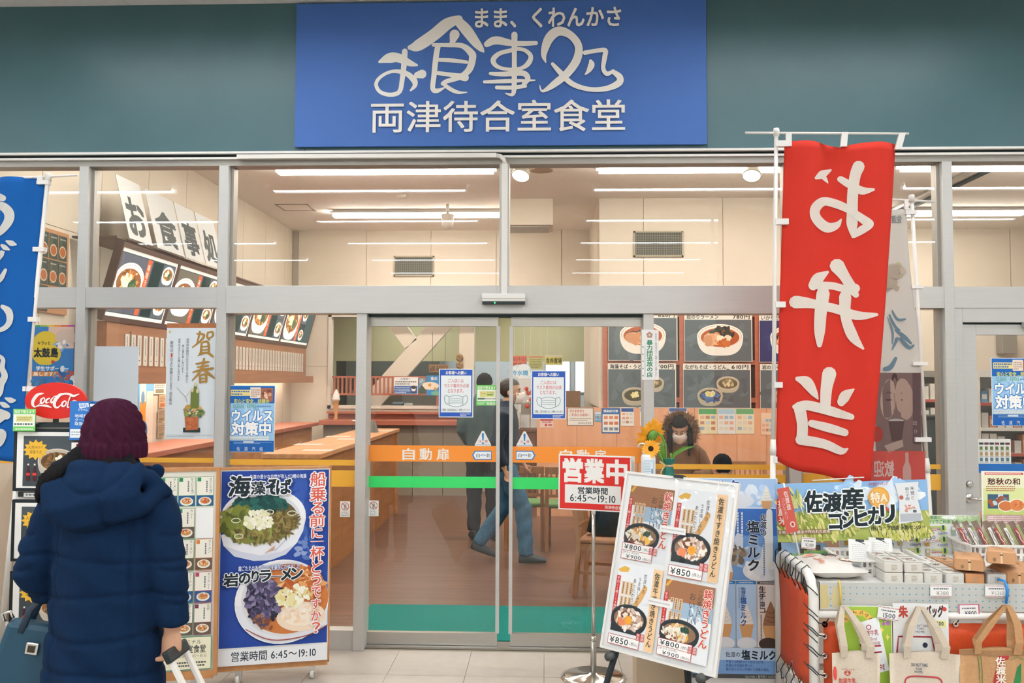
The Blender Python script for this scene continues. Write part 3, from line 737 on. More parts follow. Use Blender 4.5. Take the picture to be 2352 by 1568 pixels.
def maskposter(px, label):
    s = wall_sheet('mask_notice', label, 'notice', px, YD, th=0.003, base='eef1f0'); x0, y0, x1, y1 = px
    fx = lambda u: x0+(x1-x0)*u/100; fy = lambda v: y0+(y1-y0)*v/140
    s.rectf(fx(2.5), fy(2), fx(97.5), fy(138), '2b5ab4'); s.rectf(fx(6), fy(19), fx(94), fy(126), 'e9eeee')
    s.text('お客様へお願い', fx(20), fy(6), fx(80), fy(16), WH, bold=0.03)
    s.text('ご入店には', fx(27), fy(29), fx(72), fy(40), 'd0606a', bold=0.01)
    s.text('マスク着用が必須', fx(15), fy(43), fx(87), fy(54), 'd0606a', bold=0.01)
    s.text('となります。', fx(26), fy(57), fx(72), fy(69), 'd0606a', bold=0.01)
    k = '4f7f86'; c = lambda L, wd=1.2: s.curve([(fx(a), fy(b)) for a, b in L], wd*(x1-x0)/100, k)
    c([(30, 81), (42, 77.5), (50, 76.5), (58, 77.5), (70, 81)]); c([(30, 81), (30, 105)]); c([(70, 81), (70, 105)]); c([(30, 105), (42, 109), (50, 110), (58, 109), (70, 105)])
    for d in (7, 13, 19): c([(31, 80+d), (50, 79+d), (69, 80+d)], 0.9)
    c([(30, 81), (20, 77), (16, 86), (20, 98), (30, 105)]); c([(70, 81), (80, 77), (84, 86), (80, 98), (70, 105)])
    s.text('ご理解、ご協力の程よろしくお願いいたします。', fx(9), fy(115), fx(92), fy(122), '40484c')
    s.lines(fx(62), fy(128), fx(92), fy(136), 2, 'dfe6f0')
    o = s.build(s.place)
    W = s.W/2; H = s.H
    for (cx, cz, a) in ((-W, 0, 45), (W, 0, -45), (-W, H, -45), (W, H, 45)):
        MB().box(-0.006, 0.006, -0.0008, -0.0002, -0.022, 0.022).xf(Matrix.Translation((cx, 0, cz)) @ Matrix.Rotation(R(a), 4, 'Y')).build('tape', M['acryl'], o)
    return o
maskposter((1008, 847, 1087, 958), 'mask request notice taped on the sliding leaf with the full orange lettering')
maskposter((1220, 851, 1300, 962), 'mask request notice taped on the sliding leaf above the red open sign')

s = wall_sheet('voucher_sticker', 'green and white voucher sticker on the sliding door beside the mask notice', 'sticker', (1094, 884, 1141, 931), YD, th=0.002, base='6cc65e')
s.rectf(1096, 895, 1139, 921, 'eeeee6'); s.text('当店で使えます', 1097, 886.5, 1139, 894, WH, bold=0.03); s.rectf(1102, 898, 1136, 912, 'd6d58a'); s.rectf(1119, 905, 1133, 908, '6d9a50')
s.text('￥1000', 1119, 899, 1134, 904, '9a8250'); s.text('Suica', 1104, 901, 1117, 905, 'd0503c'); s.rectf(1097, 913.5, 1113, 917.5, '55705c'); s.lines(1114, 913.5, 1139, 917.5, 1, '555f60')
s.text('取扱店', 1118, 923, 1138, 930, WH, bold=0.03); s.lines(1097, 923, 1116, 929, 2, 'dff0d8'); s.build(s.place)

for (x, lab, di) in ((1090, 'triangular caution sticker on the sliding leaf with the full orange lettering', -1), (1185.5, 'triangular caution sticker on the sliding leaf above the red open sign', 1)):
    y0 = 989 if di < 0 else 990
    X0, X1, Z0, Z1 = rect_at(x, y0, x+38.5, y0+35, YD); W = X1-X0; H = Z1-Z0
    s = Sheet('caution_sticker', lab, 'sticker', (0, 0, 100, 90), W, H, 0.002, 'eef0ec')
    s.text('注', 22, 53, 42, 70, 'c8454e'); s.text('意', 60, 53, 80, 70, 'c8454e')
    s.brush([(50, 20, 13), (50, 55, 8)], '2b7fc4'); s.ell(50, 73, 6, 6, '2b7fc4'); s.lines(6, 80, 94, 86, 1, '6f9cc4')
    o = s.build(((X0+X1)/2, YD, Z0))
    tri = MB(); rr = [(-W/2+0.006, 0), (W/2-0.006, 0), (W/2, 0.006), (0.008, H-0.003), (0, H), (-0.008, H-0.003), (-W/2, 0.006)]; k = len(rr)
    tri.v = [(a, 0, b) for a, b in rr]+[(a, 0.002, b) for a, b in rr]; tri.f = [tuple(range(k)), tuple(range(2*k-1, k-1, -1))]+[(i, i+k, (i+1) % k+k, (i+1) % k) for i in range(k)]
    old = o.data; o.data = tri.mesh('caution_sticker'); o.data.materials.append(M['white'])
    # pointed automatic-door arrow on the orange band
    xa = 1084 if di < 0 else 1185; X0, X1, Z0, Z1 = rect_at(xa, 1035, xa+45, 1055.5, YD-0.001); W = X1-X0; H = Z1-Z0
    s = Sheet('arrow_sticker', 'pointed blue-edged automatic door sticker on the %s' % ('fully lettered orange band' if di < 0 else 'half-hidden orange band'), 'sticker', (0, 0, 90, 40), W, H, 0.0015, '2f7fc4')
    P = lambda L: [(x if di < 0 else 90-x, y) for x, y in L]
    s.poly(P([(7, 20), (16, 4), (87, 4), (87, 36), (16, 36)]), 'eaeeee')
    s.text('自', 20 if di < 0 else 10, 12, 36 if di < 0 else 26, 29, '3a4650'); s.text('動', 66 if di < 0 else 54, 12, 82 if di < 0 else 70, 29, '3a4650')
    s.ell(51 if di < 0 else 40, 20, 12, 4, '2f7fc4'); s.ell(51 if di < 0 else 40, 20, 8, 2, 'eaeeee')
    o = s.build(((X0+X1)/2, YD-0.001, Z0)); tri = MB()
    rr = [(0, 20), (12, 0), (90, 0), (90, 40), (12, 40)]; rr = P(rr); rr = [((a/90-0.5)*W, (1-b/40)*H) for a, b in rr]; k = 5
    tri.v = [(a, 0, b) for a, b in rr]+[(a, 0.0015, b) for a, b in rr]; tri.f = [tuple(range(k)), tuple(range(2*k-1, k-1, -1))]+[(i, i+k, (i+1) % k+k, (i+1) % k) for i in range(k)]
    o.data = tri.mesh('arrow_sticker'); o.data.materials.append(mat('sticker_blue', '2f7fc4', 0.5))
for (x0, y0, Y, lab) in ((781, 1151, YG, 'small door warning sticker on the fixed side pane'), (846.5, 1149, YD, 'small door warning sticker on the sliding door leaf')):
    s = wall_sheet('warning_sticker', lab, 'sticker', (x0, y0, x0+23, y0+36), Y, th=0.002, base='e6ebe6')
    s.ring(x0+11.5, y0+11.5, 9, 9, 1.4, 'c0453f'); s.brush([(x0+11, y0+16, 5), (x0+12, y0+9, 6)], '9ab0aa'); s.line([(x0+5, y0+5), (x0+18, y0+18)], 1.4, 'c0453f')
    s.text('ドアに', x0+5, y0+23.5, x0+18, y0+28, '3c4448'); s.text('ちゅうい', x0+3.5, y0+29.5, x0+19.5, y0+34, '3c4448'); s.build(s.place)

# vertical safety plate on the door post
s = wall_sheet('vertical_plate', 'white vertical plate with green lettering fixed on the door post', 'sign', (1474, 757, 1513, 872), -0.004, th=0.004, base='ecebe8')
s.text('暴力団追放の店', 1485.5, 781, 1499, 866, '20885e', bold=0.03, vert=True)
for k in range(5): s.ell(1492+4.4*math.cos(R(72*k-90)), 769+4.4*math.sin(R(72*k-90)), 3.2, 3.2, 'b08c78', 8)
s.ell(1492, 769, 2.2, 2.2, 'ecebe8', 8)
s.text('恐れない 金を出さない 利用しない 交際しない', 1504.5, 766, 1509.5, 864, '56808c', vert=True); s.lines(1480, 796, 1483, 866, 1, 'a7bcbc', vert=True)
for k in range(5): s.rectf(1475.5, 795+k*16.5, 1478, 798+k*16.5, '5a8a80')
s.build(s.place)

# new year poster
s = wall_sheet('new_year_poster', 'pale new year poster with gold brush characters and bamboo ornament on the glass', 'poster', (381, 742, 494.5, 1008), YG, th=0.003, base='dfe6ea')
s.rectf(381, 742, 494.5, 753, 'b4653f'); 
for i in range(38): s.rectf(382+i*3, 743.5+(i % 2)*4, 383.6+i*3, 747.5+(i % 2)*4, '8f8a55', 0)
s.lay += 0.0001
g = 'a9803c'
def z2(L): return [(x/4.355, 700+y/4.355, wd/4.355) for x, y, wd in L]
for st_ in ([(1960, 290, 14), (2030, 300, 26), (2010, 350, 24), (1920, 425, 14)], [(1990, 270, 22), (1975, 340, 18), (1960, 390, 10)], [(2070, 275, 16), (2065, 320, 22), (2085, 345, 24)], [(2070, 280, 16), (2115, 270, 20), (2120, 310, 20), (2090, 330, 14)],
            [(2010, 385, 22), (2005, 480, 26)], [(2010, 380, 18), (2070, 370, 24), (2085, 440, 24), (2080, 480, 22)], [(2015, 420, 14), (2070, 415, 16)], [(2012, 455, 14), (2070, 448, 16)], [(1995, 490, 22), (2070, 480, 24), (2110, 505, 26), (2135, 522, 10)], [(2020, 490, 16), (1975, 510, 8)],
            [(1960, 590, 14), (2050, 575, 24), (2090, 570, 14)], [(1975, 625, 14), (2050, 612, 22), (2085, 608, 14)], [(1930, 675, 12), (2000, 655, 24), (2130, 635, 22)], [(2040, 540, 22), (2020, 620, 24), (1985, 690, 22), (1925, 755, 10)], [(2030, 640, 20), (2090, 690, 30), (2148, 735, 12)],
            [(2000, 710, 20), (2005, 775, 22)], [(2000, 705, 16), (2060, 698, 22), (2065, 770, 22)], [(2010, 738, 14), (2060, 733, 14)], [(2008, 772, 16), (2062, 766, 18)]):
    s.brush(z2(st_), g)
s.text('旧年中は格別のお引き立てを賜わり', 427, 777, 433, 880, '4a5152', vert=True); s.text('厚く御礼申しあげます', 417, 792, 422.5, 856, '4a5152', vert=True)
s.text('本年もよろしくお願い申しあげます', 408, 777, 414, 875, '4a5152', vert=True); s.text('新年は', 390, 783, 397, 808, '4a5152', vert=True); s.text('1', 392.4, 811, 395, 820, 'c8453a', bold=0.03)
s.text('日より営業いたします 店主敬白', 390, 823, 397, 930, '4a5152', vert=True)
s.blobs(444, 948, 26, 10, 60, 2.6, ['5d7445', '7a8d4c', '45603c', '8a9a58', 'a1894d'], 1.8); s.ell(436, 938, 10, 9, 'c79a4c', 14, 180, 360); s.ell(456, 940, 10, 9, 'cfa458', 14, 180, 360); s.blobs(445, 946, 12, 6, 24, 1.8, ['d3ad5c', 'e0c889', 'b5503c', 'e6dcc0'])
for (x, y0) in ((443, 910), (450, 897), (455, 912)): s.brush([(x, y0-14, 7), (x, 935, 7)], '6f7d3e', False); s.ell(x, y0-14, 3.2, 5, 'd3c8a0')
s.curve([(432, 926), (428, 912), (418, 902), (408, 890)], 0.9, '8d7a66'); s.curve([(428, 912), (434, 904), (438, 898)], 0.7, '8d7a66')
s.poly([(427, 957), (458, 957), (458, 985), (448, 990), (430, 988)], 'b4643c'); s.poly([(440, 957), (452, 958), (446, 986)], 'c57a50'); s.poly([(424, 982), (463, 982), (463, 992), (424, 992)], '2f3c3c')
s.poly([(428, 957), (458, 957), (458, 986), (430, 988)], 'b9683f'); s.blobs(443, 972, 12, 12, 12, 2.2, ['a85833', 'c77a50'], 2.5); s.rectf(387, 760, 391, 764, 'd8a444'); s.lines(385, 997, 490, 1004, 2, '9aa6aa', 0.35)
s.build(s.place)
s = wall_sheet('blank_paper', 'blank pale sheet hung on the pane above the knitted hat', 'paper', (215, 795, 316.5, 985), YG, th=0.003, base='d6dde2'); s.build(s.place)

# drum island poster far side
s = wall_sheet('island_poster', 'colourful festival poster with yellow disc on the pane by the blue banner', 'poster', (74, 746, 169, 898), YG, th=0.003, base='3a78b4')
for i, c in enumerate(('4a9c58', '8fae48', 'd8b03c', 'd8823a', 'c85a46', 'a8468c')): s.rectf(74+i*16, 746, 90+i*16, 750, c)
s.rectf(110, 750, 169, 800, 'd8b8a4'); s.ell(104, 800, 34, 40, 'd9bb3a'); s.ell(128, 812, 12, 18, 'd9bb3a'); s.ell(150, 775, 24, 20, 'cdb4a2')
s.blobs(140, 790, 18, 14, 16, 4, ['e6e2da', '8aa7c6', 'c9b4a2', '6f86a4'], 1.3); s.text('キラッと', 86, 784, 115, 792, INK, bold=0.03); s.text('太鼓島', 78, 799, 133, 820, INK, bold=0.05)
s.rectf(76, 838, 169, 852, '2f7cb8'); s.text('学生サポーター', 84, 841, 158, 851, WH, bold=0.04); s.rectf(74, 853, 140, 864, 'c9803c'); s.text('集します！', 78, 854, 128, 863, WH, bold=0.03)
s.blobs(150, 862, 22, 16, 24, 5, ['3f86ba', 'd8dde0', '2e5d96', '6aa4cc', 'b3594c'], 1.4); s.ell(122, 831, 4, 4, 'c04a3c'); s.blobs(120, 880, 50, 12, 30, 5, ['2e6fa8', '3f86ba', '5b6f86'], 1.5)
s.build(s.place)

# ---- tall banners (nobori)
def nobori(name, label, Y, px_pole, cloth, bar, tabs, loops, extra=(), cat='banner'):
    (xt, yt), (xb, yb) = px_pole; T, B = at(xt, yt, Y), at(xb, yb, Y)
    d = (B-T); F = T + d*(T.z/(-d.z)) if d.z < 0 else B
    r = empty(name, (F.x, Y, 0), 0, label, cat); L = lambda p: (p.x-F.x, p.y-Y, p.z)
    j = T + (F-T)*0.56
    MB().tube([L(T), L(j)], 0.011, 10).tube([L(j), L(F)], 0.0145, 10).build('pole', M['pipe'], r, True)
    MB().lathe([(0.016, -0.03), (0.017, 0.0), (0.014, 0.012)], c=L(T), n=12).build('pole_cap', M['pipe'], r, True)
    MB().tube([L(j+(T-j).normalized()*0.05), L(j), L(j-(T-j).normalized()*0.03)], [0.0135, 0.0175, 0.0175], 10).build('joint_sleeve', M['pipe'], r, True)
    MB().lathe([(0.13, 0), (0.13, 0.03), (0.11, 0.06), (0.03, 0.075), (0.022, 0.12)], c=(0, 0, 0), n=24).build('weighted_base', M['white'], r, True)
    a, b = at(*bar[0], Y), at(*bar[1], Y)
    MB().tube([L(a), L(b)], 0.0065, 8).build('crossbar', M['pipe'], r, True)
    for (p0, p1, wpx) in tabs:
        A_, B_ = at(*p0, Y), at(*p1, Y); h = wpx*(Y+5.46)/2000/2; q = Vector((h, 0, 0))
        P = [A_-q, A_+q, B_+q, B_-q]
        MB().quadbox([L(p+Vector((0, -0.009, 0))) for p in P]+[L(p+Vector((0, 0.009, 0))) for p in P]).build('tab', M['white'], r)
    for (x0, y0, x1, y1) in loops:
        A_, B_ = at(x0, y0, Y), at(x1, y1, Y)
        MB().box(A_.x-F.x, B_.x-F.x, -0.0165, 0.0165, B_.z, A_.z).build('loop', M['white'], r)
    X0, X1, Z0, Z1 = rect_at(*cloth.rect, Y)
    c = cloth.build(((X0+X1)/2-F.x, 0.0, Z0), parent=r); c.name = 'cloth'
    return r
def cloth(rect, Y, base, shape, warp, pm=None):
    X0, X1, Z0, Z1 = rect_at(*rect, Y)
    return Sheet('cloth', None, None, rect, X1-X0, Z1-Z0, 0.0015, base, warp=warp, shape=shape, pm=pm or CLOTHP)
YR = -0.82
def shp(u, v):
    l = 1806-26*v; r = 2066-73*v**1.05; x = l+(r-l)*u
    top = 325+6*u-9*abs(math.sin(u*2*math.pi))*(1 if True else 0)+10*math.sin(u*math.pi)
    bot = 1058+48*math.sin(min(1, u*1.15)*math.pi/2)+5*math.sin(u*9)
    return (x, top+(bot-top)*v)
def wrp(p): return (p[0], p[1]+0.016*math.sin(p[0]*17+p[2]*0.9)*(0.5+0.3*p[2])*0.8+0.009*math.sin(p[0]*33-p[2]*2.1), p[2])
c = cloth((1778, 320, 2068, 1110), YR, 'd93a2c', shp, wrp)
def z3(L): return [(1700+x/3.563, 280+y/3.563, wd/3.563) for x, y, wd in L]
def z4(L): return [(1760+x/3.564, 680+y/3.564, wd/3.564) for x, y, wd in L]
for st_ in ([(628, 468, 22), (690, 432, 66), (765, 392, 18)], [(690, 440, 50), (720, 470, 36), (740, 498, 10)], [(985, 372, 100), (955, 450, 92), (935, 600, 92), (930, 750, 92), (928, 850, 92), (935, 945, 30)],
            [(838, 472, 50), (900, 515, 62), (1010, 570, 66), (1098, 566, 22)], [(838, 806, 12), (800, 855, 58), (720, 868, 88), (630, 800, 96), (622, 720, 90), (700, 655, 72), (800, 676, 70), (940, 750, 62), (1045, 830, 70), (1060, 858, 62), (1000, 898, 66), (945, 940, 40)],
            [(800, 1190, 120), (860, 1275, 92), (920, 1372, 92), (955, 1425, 50)], [(722, 1240, 24), (640, 1295, 96), (592, 1352, 84)], [(610, 1350, 62), (750, 1352, 62), (880, 1385, 62), (950, 1372, 76)]):
    c.brush(z3(st_), 'eee8dc')
for st_ in ([(240, 62, 104), (400, 80, 74), (550, 112, 74), (750, 170, 74), (890, 166, 26)], [(466, -10, 112), (442, 150, 104), (432, 300, 92), (430, 410, 44)], [(648, 20, 108), (650, 180, 92), (705, 330, 92), (788, 440, 18)],
            [(505, 645, 112), (482, 750, 92), (472, 850, 84), (470, 930, 74)], [(245, 688, 40), (320, 718, 96), (380, 800, 62), (412, 850, 12)], [(712, 772, 16), (640, 825, 92), (602, 872, 76)],
            [(220, 915, 40), (300, 900, 76), (420, 922, 80), (560, 962, 74), (690, 995, 50)], [(258, 920, 96), (280, 1050, 92), (276, 1165, 92)], [(355, 1048, 58), (480, 1080, 72), (635, 1122, 60)], [(262, 1180, 84), (450, 1212, 76), (595, 1270, 60), (655, 1252, 14)]):
    c.brush(z4(st_), 'eee8dc')
nobori('nobori_banner', 'tall red cloth banner with reversed white brush characters on a white pole', YR, ((1783, 300), (1775, 1100)), c, ((1712, 305), (2087, 307)),
       [((1811, 304), (1811, 336), 13), ((1940, 304), (1937, 337), 14), ((2072, 306), (2062, 343), 14)],
       [(1780, 324, 1812, 337), (1780, 503, 1810, 516), (1780, 693, 1803, 706), (1777, 877, 1796, 890), (1774, 1048, 1784, 1062)])
# blue banner
YBN = -1.05
def shb(u, v):
    l, r = -190-20*v, 95-35*v; x = l+(r-l)*u; return (x, 416-3*u+(1062-416+4*math.sin(u*7))*v+6*math.sin(u*math.pi*2)*(1-v))
c = cloth((-215, 408, 100, 1075), YBN, '1564b4', shb, lambda p: (p[0], p[1]+0.02*math.sin(p[0]*15+p[2]*1.3)+0.008*math.sin(p[0]*31), p[2]))
def z1(L): return [(x/4.355, 360+y/4.355, wd/4.355) for x, y, wd in L]
for st_ in ([(-180, 430, 60), (-60, 410, 80), (30, 430, 60)], [(-160, 560, 60), (-20, 500, 80), (80, 560, 95), (85, 660, 90), (0, 760, 80), (-150, 800, 50)], [(20, 900, 30), (60, 925, 50), (100, 945, 20)], [(75, 860, 20), (120, 880, 55), (160, 892, 20)],
            [(-200, 950, 60), (-100, 1060, 80), (20, 985, 70), (50, 970, 20)], [(-150, 1240, 70), (0, 1240, 70), (70, 1150, 36)], [(40, 1510, 20), (90, 1545, 60), (130, 1600, 50)]):
    c.brush(z1(st_), 'e9e6de')
for st_ in ([(40, 30, 40), (110, 80, 70), (120, 180, 60), (60, 250, 50), (-60, 262, 40), (-200, 200, 60)], [(20, 520, 30), (60, 560, 50), (50, 640, 60), (80, 720, 70), (40, 800, 80), (20, 900, 60), (-120, 940, 60)], [(95, 940, 20), (150, 960, 55), (190, 960, 22)], [(35, 985, 20), (80, 1005, 55), (130, 1022, 22)],
            [(110, 1110, 80), (30, 1080, 70), (-90, 1080, 60)], [(100, 1110, 60), (-20, 1200, 60), (-10, 1280, 90), (70, 1290, 80), (40, 1380, 70), (-60, 1420, 60)]):
    c.brush([(x/4.355, 700+y/4.355, wd/4.355) for x, y, wd in st_], 'e9e6de')
nobori('nobori_banner', 'tall blue cloth banner with white brush characters beside the red oval sign', YBN, ((111, 402), (60, 900)), c, ((-215, 421), (177, 402)), [((94, 406), (93, 422), 13), ((0, 411), (0, 426), 8), ((-100, 416), (-100, 428), 8)],
       [(88, 415, 114, 424), (79, 568, 104, 578), (68, 728, 88, 739), (56, 887, 80, 898)])
# pale printed banner seen from behind
YW = -0.45
def shw(u, v):
    l = 1985; r = 2086+36*v**0.8-4*math.sin(v*9); return (l+(r-l)*u, 482-2*u+(1108-482)*v)
c = cloth((1980, 474, 2125, 1112), YW, 'dcdad4', shw, lambda p: (p[0], p[1]+0.012*math.sin(p[0]*20+p[2]*1.2), p[2]), THINP)
c.text('佐渡', 2054, 494, 2076, 512, '8f9ea0', flip=True, bold=0.02)
for (x, y, rr) in ((2058, 625, 24), (2046, 650, 20)): c.ell(x, y, rr, rr*0.8, 'cbc0b0', 18); 
c.blobs(2052, 630, 26, 40, 26, 6, ['c8bca8', 'b9aea0', 'd8cfc0', 'a9a296', 'd0cda0'], 1.5)
for st_ in ([(2045, 725, 4), (2057, 750, 7), (2068, 760, 4)], [(2052, 715, 3), (2064, 735, 6), (2080, 735, 5)], [(2060, 760, 6), (2078, 775, 9), (2092, 790, 5)], [(2070, 780, 8), (2088, 800, 8), (2098, 795, 4)], [(2030, 850, 10), (2045, 845, 12), (2058, 825, 8)], [(2062, 780, 8), (2055, 795, 5), (2050, 805, 3)], [(2040, 730, 2), (2052, 765, 5), (2050, 790, 3)]):
    c.brush(st_, '7b97a8')
c.rectf(2006, 858, 2112, 1040, '8c7672'); c.ell(2038, 918, 20, 46, 'cdb3a3', 20, rot=6); c.ell(2076, 918, 21, 48, 'c8ae9e', 20, rot=-6); [(c.brush([(x-7, 905, 2), (x, 902, 3), (x+7, 905, 2)], '7a5f58'), c.brush([(x-6, 920, 3), (x+6, 920, 3)], '5f4a48')) for x in (2038, 2076)]; c.brush([(2052, 905, 2), (2054, 935, 3), (2050, 945, 3)], 'a88a7c'); c.brush([(2048, 875, 3), (2054, 862, 8), (2060, 875, 3)], '5f4a48'); c.rectf(2094, 858, 2110, 1020, '7a6264')
c.poly([(2036, 968), (2075, 968), (2068, 1012), (2044, 1014)], '6f5a58'); c.ell(2055, 967, 19, 4, 'cfc8c2', 14); c.poly([(2024, 1024), (2070, 1010), (2072, 1026), (2036, 1040)], 'c4aca0'); c.ell(2008, 998, 14, 18, 'c4524a', 16)
c.rectf(1988, 1036, 2118, 1106, 'd8645c'); c.text('歓迎', 2001, 1058, 2047, 1094, 'e4d2cc', flip=True, bold=0.03)
c.brush([(2080, 1045, 12), (2080, 1060, 12), (2079, 1075, 20), (2079, 1105, 20)], 'd6b4ac')
for i, ch in enumerate('回社お'): c.text(ch, 2094+i*1, 968+i*19, 2102+i*1, 977+i*19, 'cbb8b4', flip=True)
nobori('nobori_banner', 'pale printed cloth banner seen from behind next to the red banner', YW, ((2094, 452), (2125, 1000)), c, ((1990, 455), (2147, 463)), [((2080, 458), (2082, 482), 8), ((2000, 455), (2000, 478), 8)],
       [(2078, 483, 2104, 493), (2092, 655, 2119, 663), (2095, 831, 2129, 839), (2100, 1004, 2137, 1014)])
# ================================================================== STANDS IN FRONT OF THE SHOP
def stand_sheet(name, label, cat, bl, br, z0, top, rect, **k):
    """upright board from the photo positions of its two bottom corners at height z0 and one point of its top edge"""
    A, B = at_z(*bl, z0), at_z(*br, z0); W = (B-A).length; rz = math.atan2(B.y-A.y, B.x-A.x); C = (A+B)/2
    H = at(top[0], top[1], C.y).z-z0
    s = Sheet(name, label, cat, rect, W, H, **k); s.pl = (C, rz, z0); return s
def caster(parent, x, y, r=0.026, m=None, dz=0.0):
    MB().lathe([(r*0.6, -0.010), (r, -0.009), (r, 0.009), (r*0.6, 0.010)], n=16).xf(Matrix.Translation((x, y, r+dz)) @ Matrix.Rotation(R(90), 4, 'Y') @ Matrix.Rotation(R(20), 4, 'X')).build('caster_wheel', m or M['offwhite'], parent, True)
    MB().box(x-0.016, x+0.016, y-0.016, y+0.02, r*1.5+dz, r*2+0.03+dz).box(x-0.016, x-0.011, y-0.014, y+0.014, r*0.7+dz, r*1.6+dz).box(x+0.011, x+0.016, y-0.014, y+0.014, r*0.7+dz, r*1.6+dz).build('caster_fork', M['chrome'], parent)

# ---- blue ramen poster board on casters
s = stand_sheet('poster_board', 'blue ramen poster on a wooden board with casters by the side pane', 'poster stand', (499, 1531), (752, 1514), 0.105, (620, 1077), (496, 1078, 752, 1522), th=0.012, base='ecebe6')
s.rectf(498, 1081, 750, 1482, '27489c')
s.blobs(700, 1230, 30, 110, 46, 7, ['2c51a6', '3f62ae', '2a4c9e'], 2.0, ang=70, clip=lambda x, y: x < 732); s.blobs(630, 1125, 100, 30, 30, 6, ['2c51a6', '3559aa'], 2.2, clip=lambda x, y: y > 1104); s.blobs(690, 1262, 16, 26, 12, 5, ['8fa2cc', '6f88c0', '5c78b6'], 1.8)
wk = ['245a54', '1d4a48', '2c665c', '35706a', '1a4040']; ol = ['7c8438', '8a9044', '6a7330', '939a50', '5c652c']; nd = ['6d5c34', '7d6a3c', '8c7846', '5c5230', '98884e']
# upper bowl
s.poly([(499, 1226), (505, 1250), (530, 1275), (575, 1287), (615, 1287), (650, 1275), (675, 1250), (690, 1222), (697, 1190), (560, 1200)], 'e9eaf0')
s.poly([(505, 1250), (530, 1275), (575, 1287), (615, 1287), (650, 1275), (672, 1252), (640, 1268), (590, 1275), (545, 1265)], 'cfd3e2')
s.ell(597, 1186, 99, 65, 'f2f2f3', 40); s.ell(592, 1189, 91, 57, 'dcdde2', 40); s.ell(589, 1192, 88, 52, '6d5a34', 40)
inb = lambda x, y: ((x-589)/88)**2+((y-1192)/52)**2 < 1
s.blobs(589, 1160, 64, 22, 190, 6, wk, 1.5, clip=inb); s.blobs(535, 1205, 46, 40, 150, 8, ol, 1.6, clip=inb); s.blobs(635, 1212, 48, 34, 260, 2.4, nd, 6, clip=inb); s.blobs(585, 1230, 55, 18, 120, 2.6, nd+ol, 5, clip=inb)
s.blobs(586, 1193, 34, 20, 90, 4.2, ['f4f1da', 'ece8c4', 'f8f6ea', 'dfe0ae', 'e6e3c8'], 1.5)
for (x, y) in ((533, 1193), (663, 1180), (540, 1229), (610, 1176)): s.ring(x, y, 11, 6, 2, 'dfe2c4')
s.poly([(600, 1270), (625, 1252), (622, 1262)], 'c9a484'); s.curve([(625, 1265), (650, 1240)], 1.2, '8e9cc8')
# lower bowl
s.ell(643, 1382, 110, 96, 'efeff2', 44); s.poly([(533, 1386), (545, 1425), (580, 1458), (630, 1476), (690, 1470), (750, 1440), (750, 1400)], 'e6e7ee')
s.ell(650, 1376, 102, 86, 'dedde0', 44); s.ell(655, 1376, 97, 80, 'c9783f', 44); inc = lambda x, y: ((x-655)/95)**2+((y-1376)/78)**2 < 1 and x < 750
s.blobs(690, 1340, 60, 40, 150, 5, ['d88a4c', 'e3a468', 'c46c36', 'edc48e', 'b85a2c'], 2.2, clip=inc)
s.poly([(749, 1300), (760, 1300), (760, 1480), (749, 1480)], '27489c', 0) if False else None
s.ell(688, 1418, 58, 34, 'f0d9bf', 30); s.ell(690, 1414, 48, 25, 'f6e6d2', 30); s.blobs(690, 1412, 40, 20, 30, 4, ['f3dcc4', 'eecfae', 'f8eee0'], 2)
s.blobs(596, 1377, 46, 50, 420, 4.2, ['4d4766', '3a3852', '5d5578', '2e2d42', '746a8c', '463f5c', '8b84a2'], 1.9, clip=inc); s.blobs(590, 1428, 35, 18, 60, 3, ['7d4a36', '4d4766', '9a6a50'], 2, clip=inc)
s.blobs(668, 1370, 36, 24, 90, 4.5, ['f2ecce', 'ece0a8', 'f8f4e2', 'e4d490'], 1.8); s.brush([(560, 1440, 2), (620, 1467, 2.4), (700, 1462, 2.4), (750, 1440, 2)], '9a4a3c')
s.rectf(497, 1484, 751, 1520, 'e9e9ea'); s.text('営業時間 6:45～19:10', 528, 1489, 724, 1511, '2b3742', bold=0.012)
# lettering
s.text('佐渡の豊かな自然が育んだ3種の海藻', 563, 1089, 696, 1099, 'e6eaf2', bold=0.015)
s.text('海', 515, 1092, 563, 1137, '1d2c34', bold=0.045, outline='f0f2f4', ow=0.1, slant=0.08); s.text('藻', 567, 1105, 600, 1134, '1d2c34', bold=0.03, outline='f0f2f4', ow=0.1); s.text('そ', 602, 1101, 632, 1135, '1d2c34', bold=0.05, outline='f0f2f4', ow=0.1); s.text('ば', 626, 1101, 660, 1135, '1d2c34', bold=0.04, outline='f0f2f4', ow=0.1)
s.text('歯ごたえのある岩のりを豪快にのせました', 541, 1296, 683, 1308, 'dfe4f0', bold=0.02, outline='45589a', ow=0.08)
for ch, x0, y0, x1, y1 in (('岩', 508, 1312, 541, 1341), ('の', 543, 1313, 568, 1336), ('り', 572, 1308, 588, 1334), ('ラ', 590, 1308, 616, 1333), ('ー', 617, 1318, 642, 1328), ('メ', 640, 1306, 664, 1332), ('ン', 664, 1306, 690, 1331)):
    s.text(ch, x0, y0, x1, y1, '1d2c34', bold=0.045, outline='f0f2f4', ow=0.1)
col = ((706, 1086, 742, 1118), (706, 1121, 743, 1153), (710, 1156, 738, 1182), (706, 1184, 740, 1212), (711, 1216, 735, 1238), (710, 1243, 737, 1250), (708, 1258, 740, 1290), (712, 1292, 737, 1318), (712, 1322, 733, 1346), (712, 1351, 733, 1374), (712, 1379, 733, 1402), (712, 1406, 735, 1428), (714, 1432, 733, 1456))
for ch, (a, b, c, d) in zip('船乗る前に一杯どうですか？', col): s.text(ch, a, b, c, d, 'd8604e', bold=0.02, outline='f2eef0', ow=0.085)
C, rz, z0 = s.pl
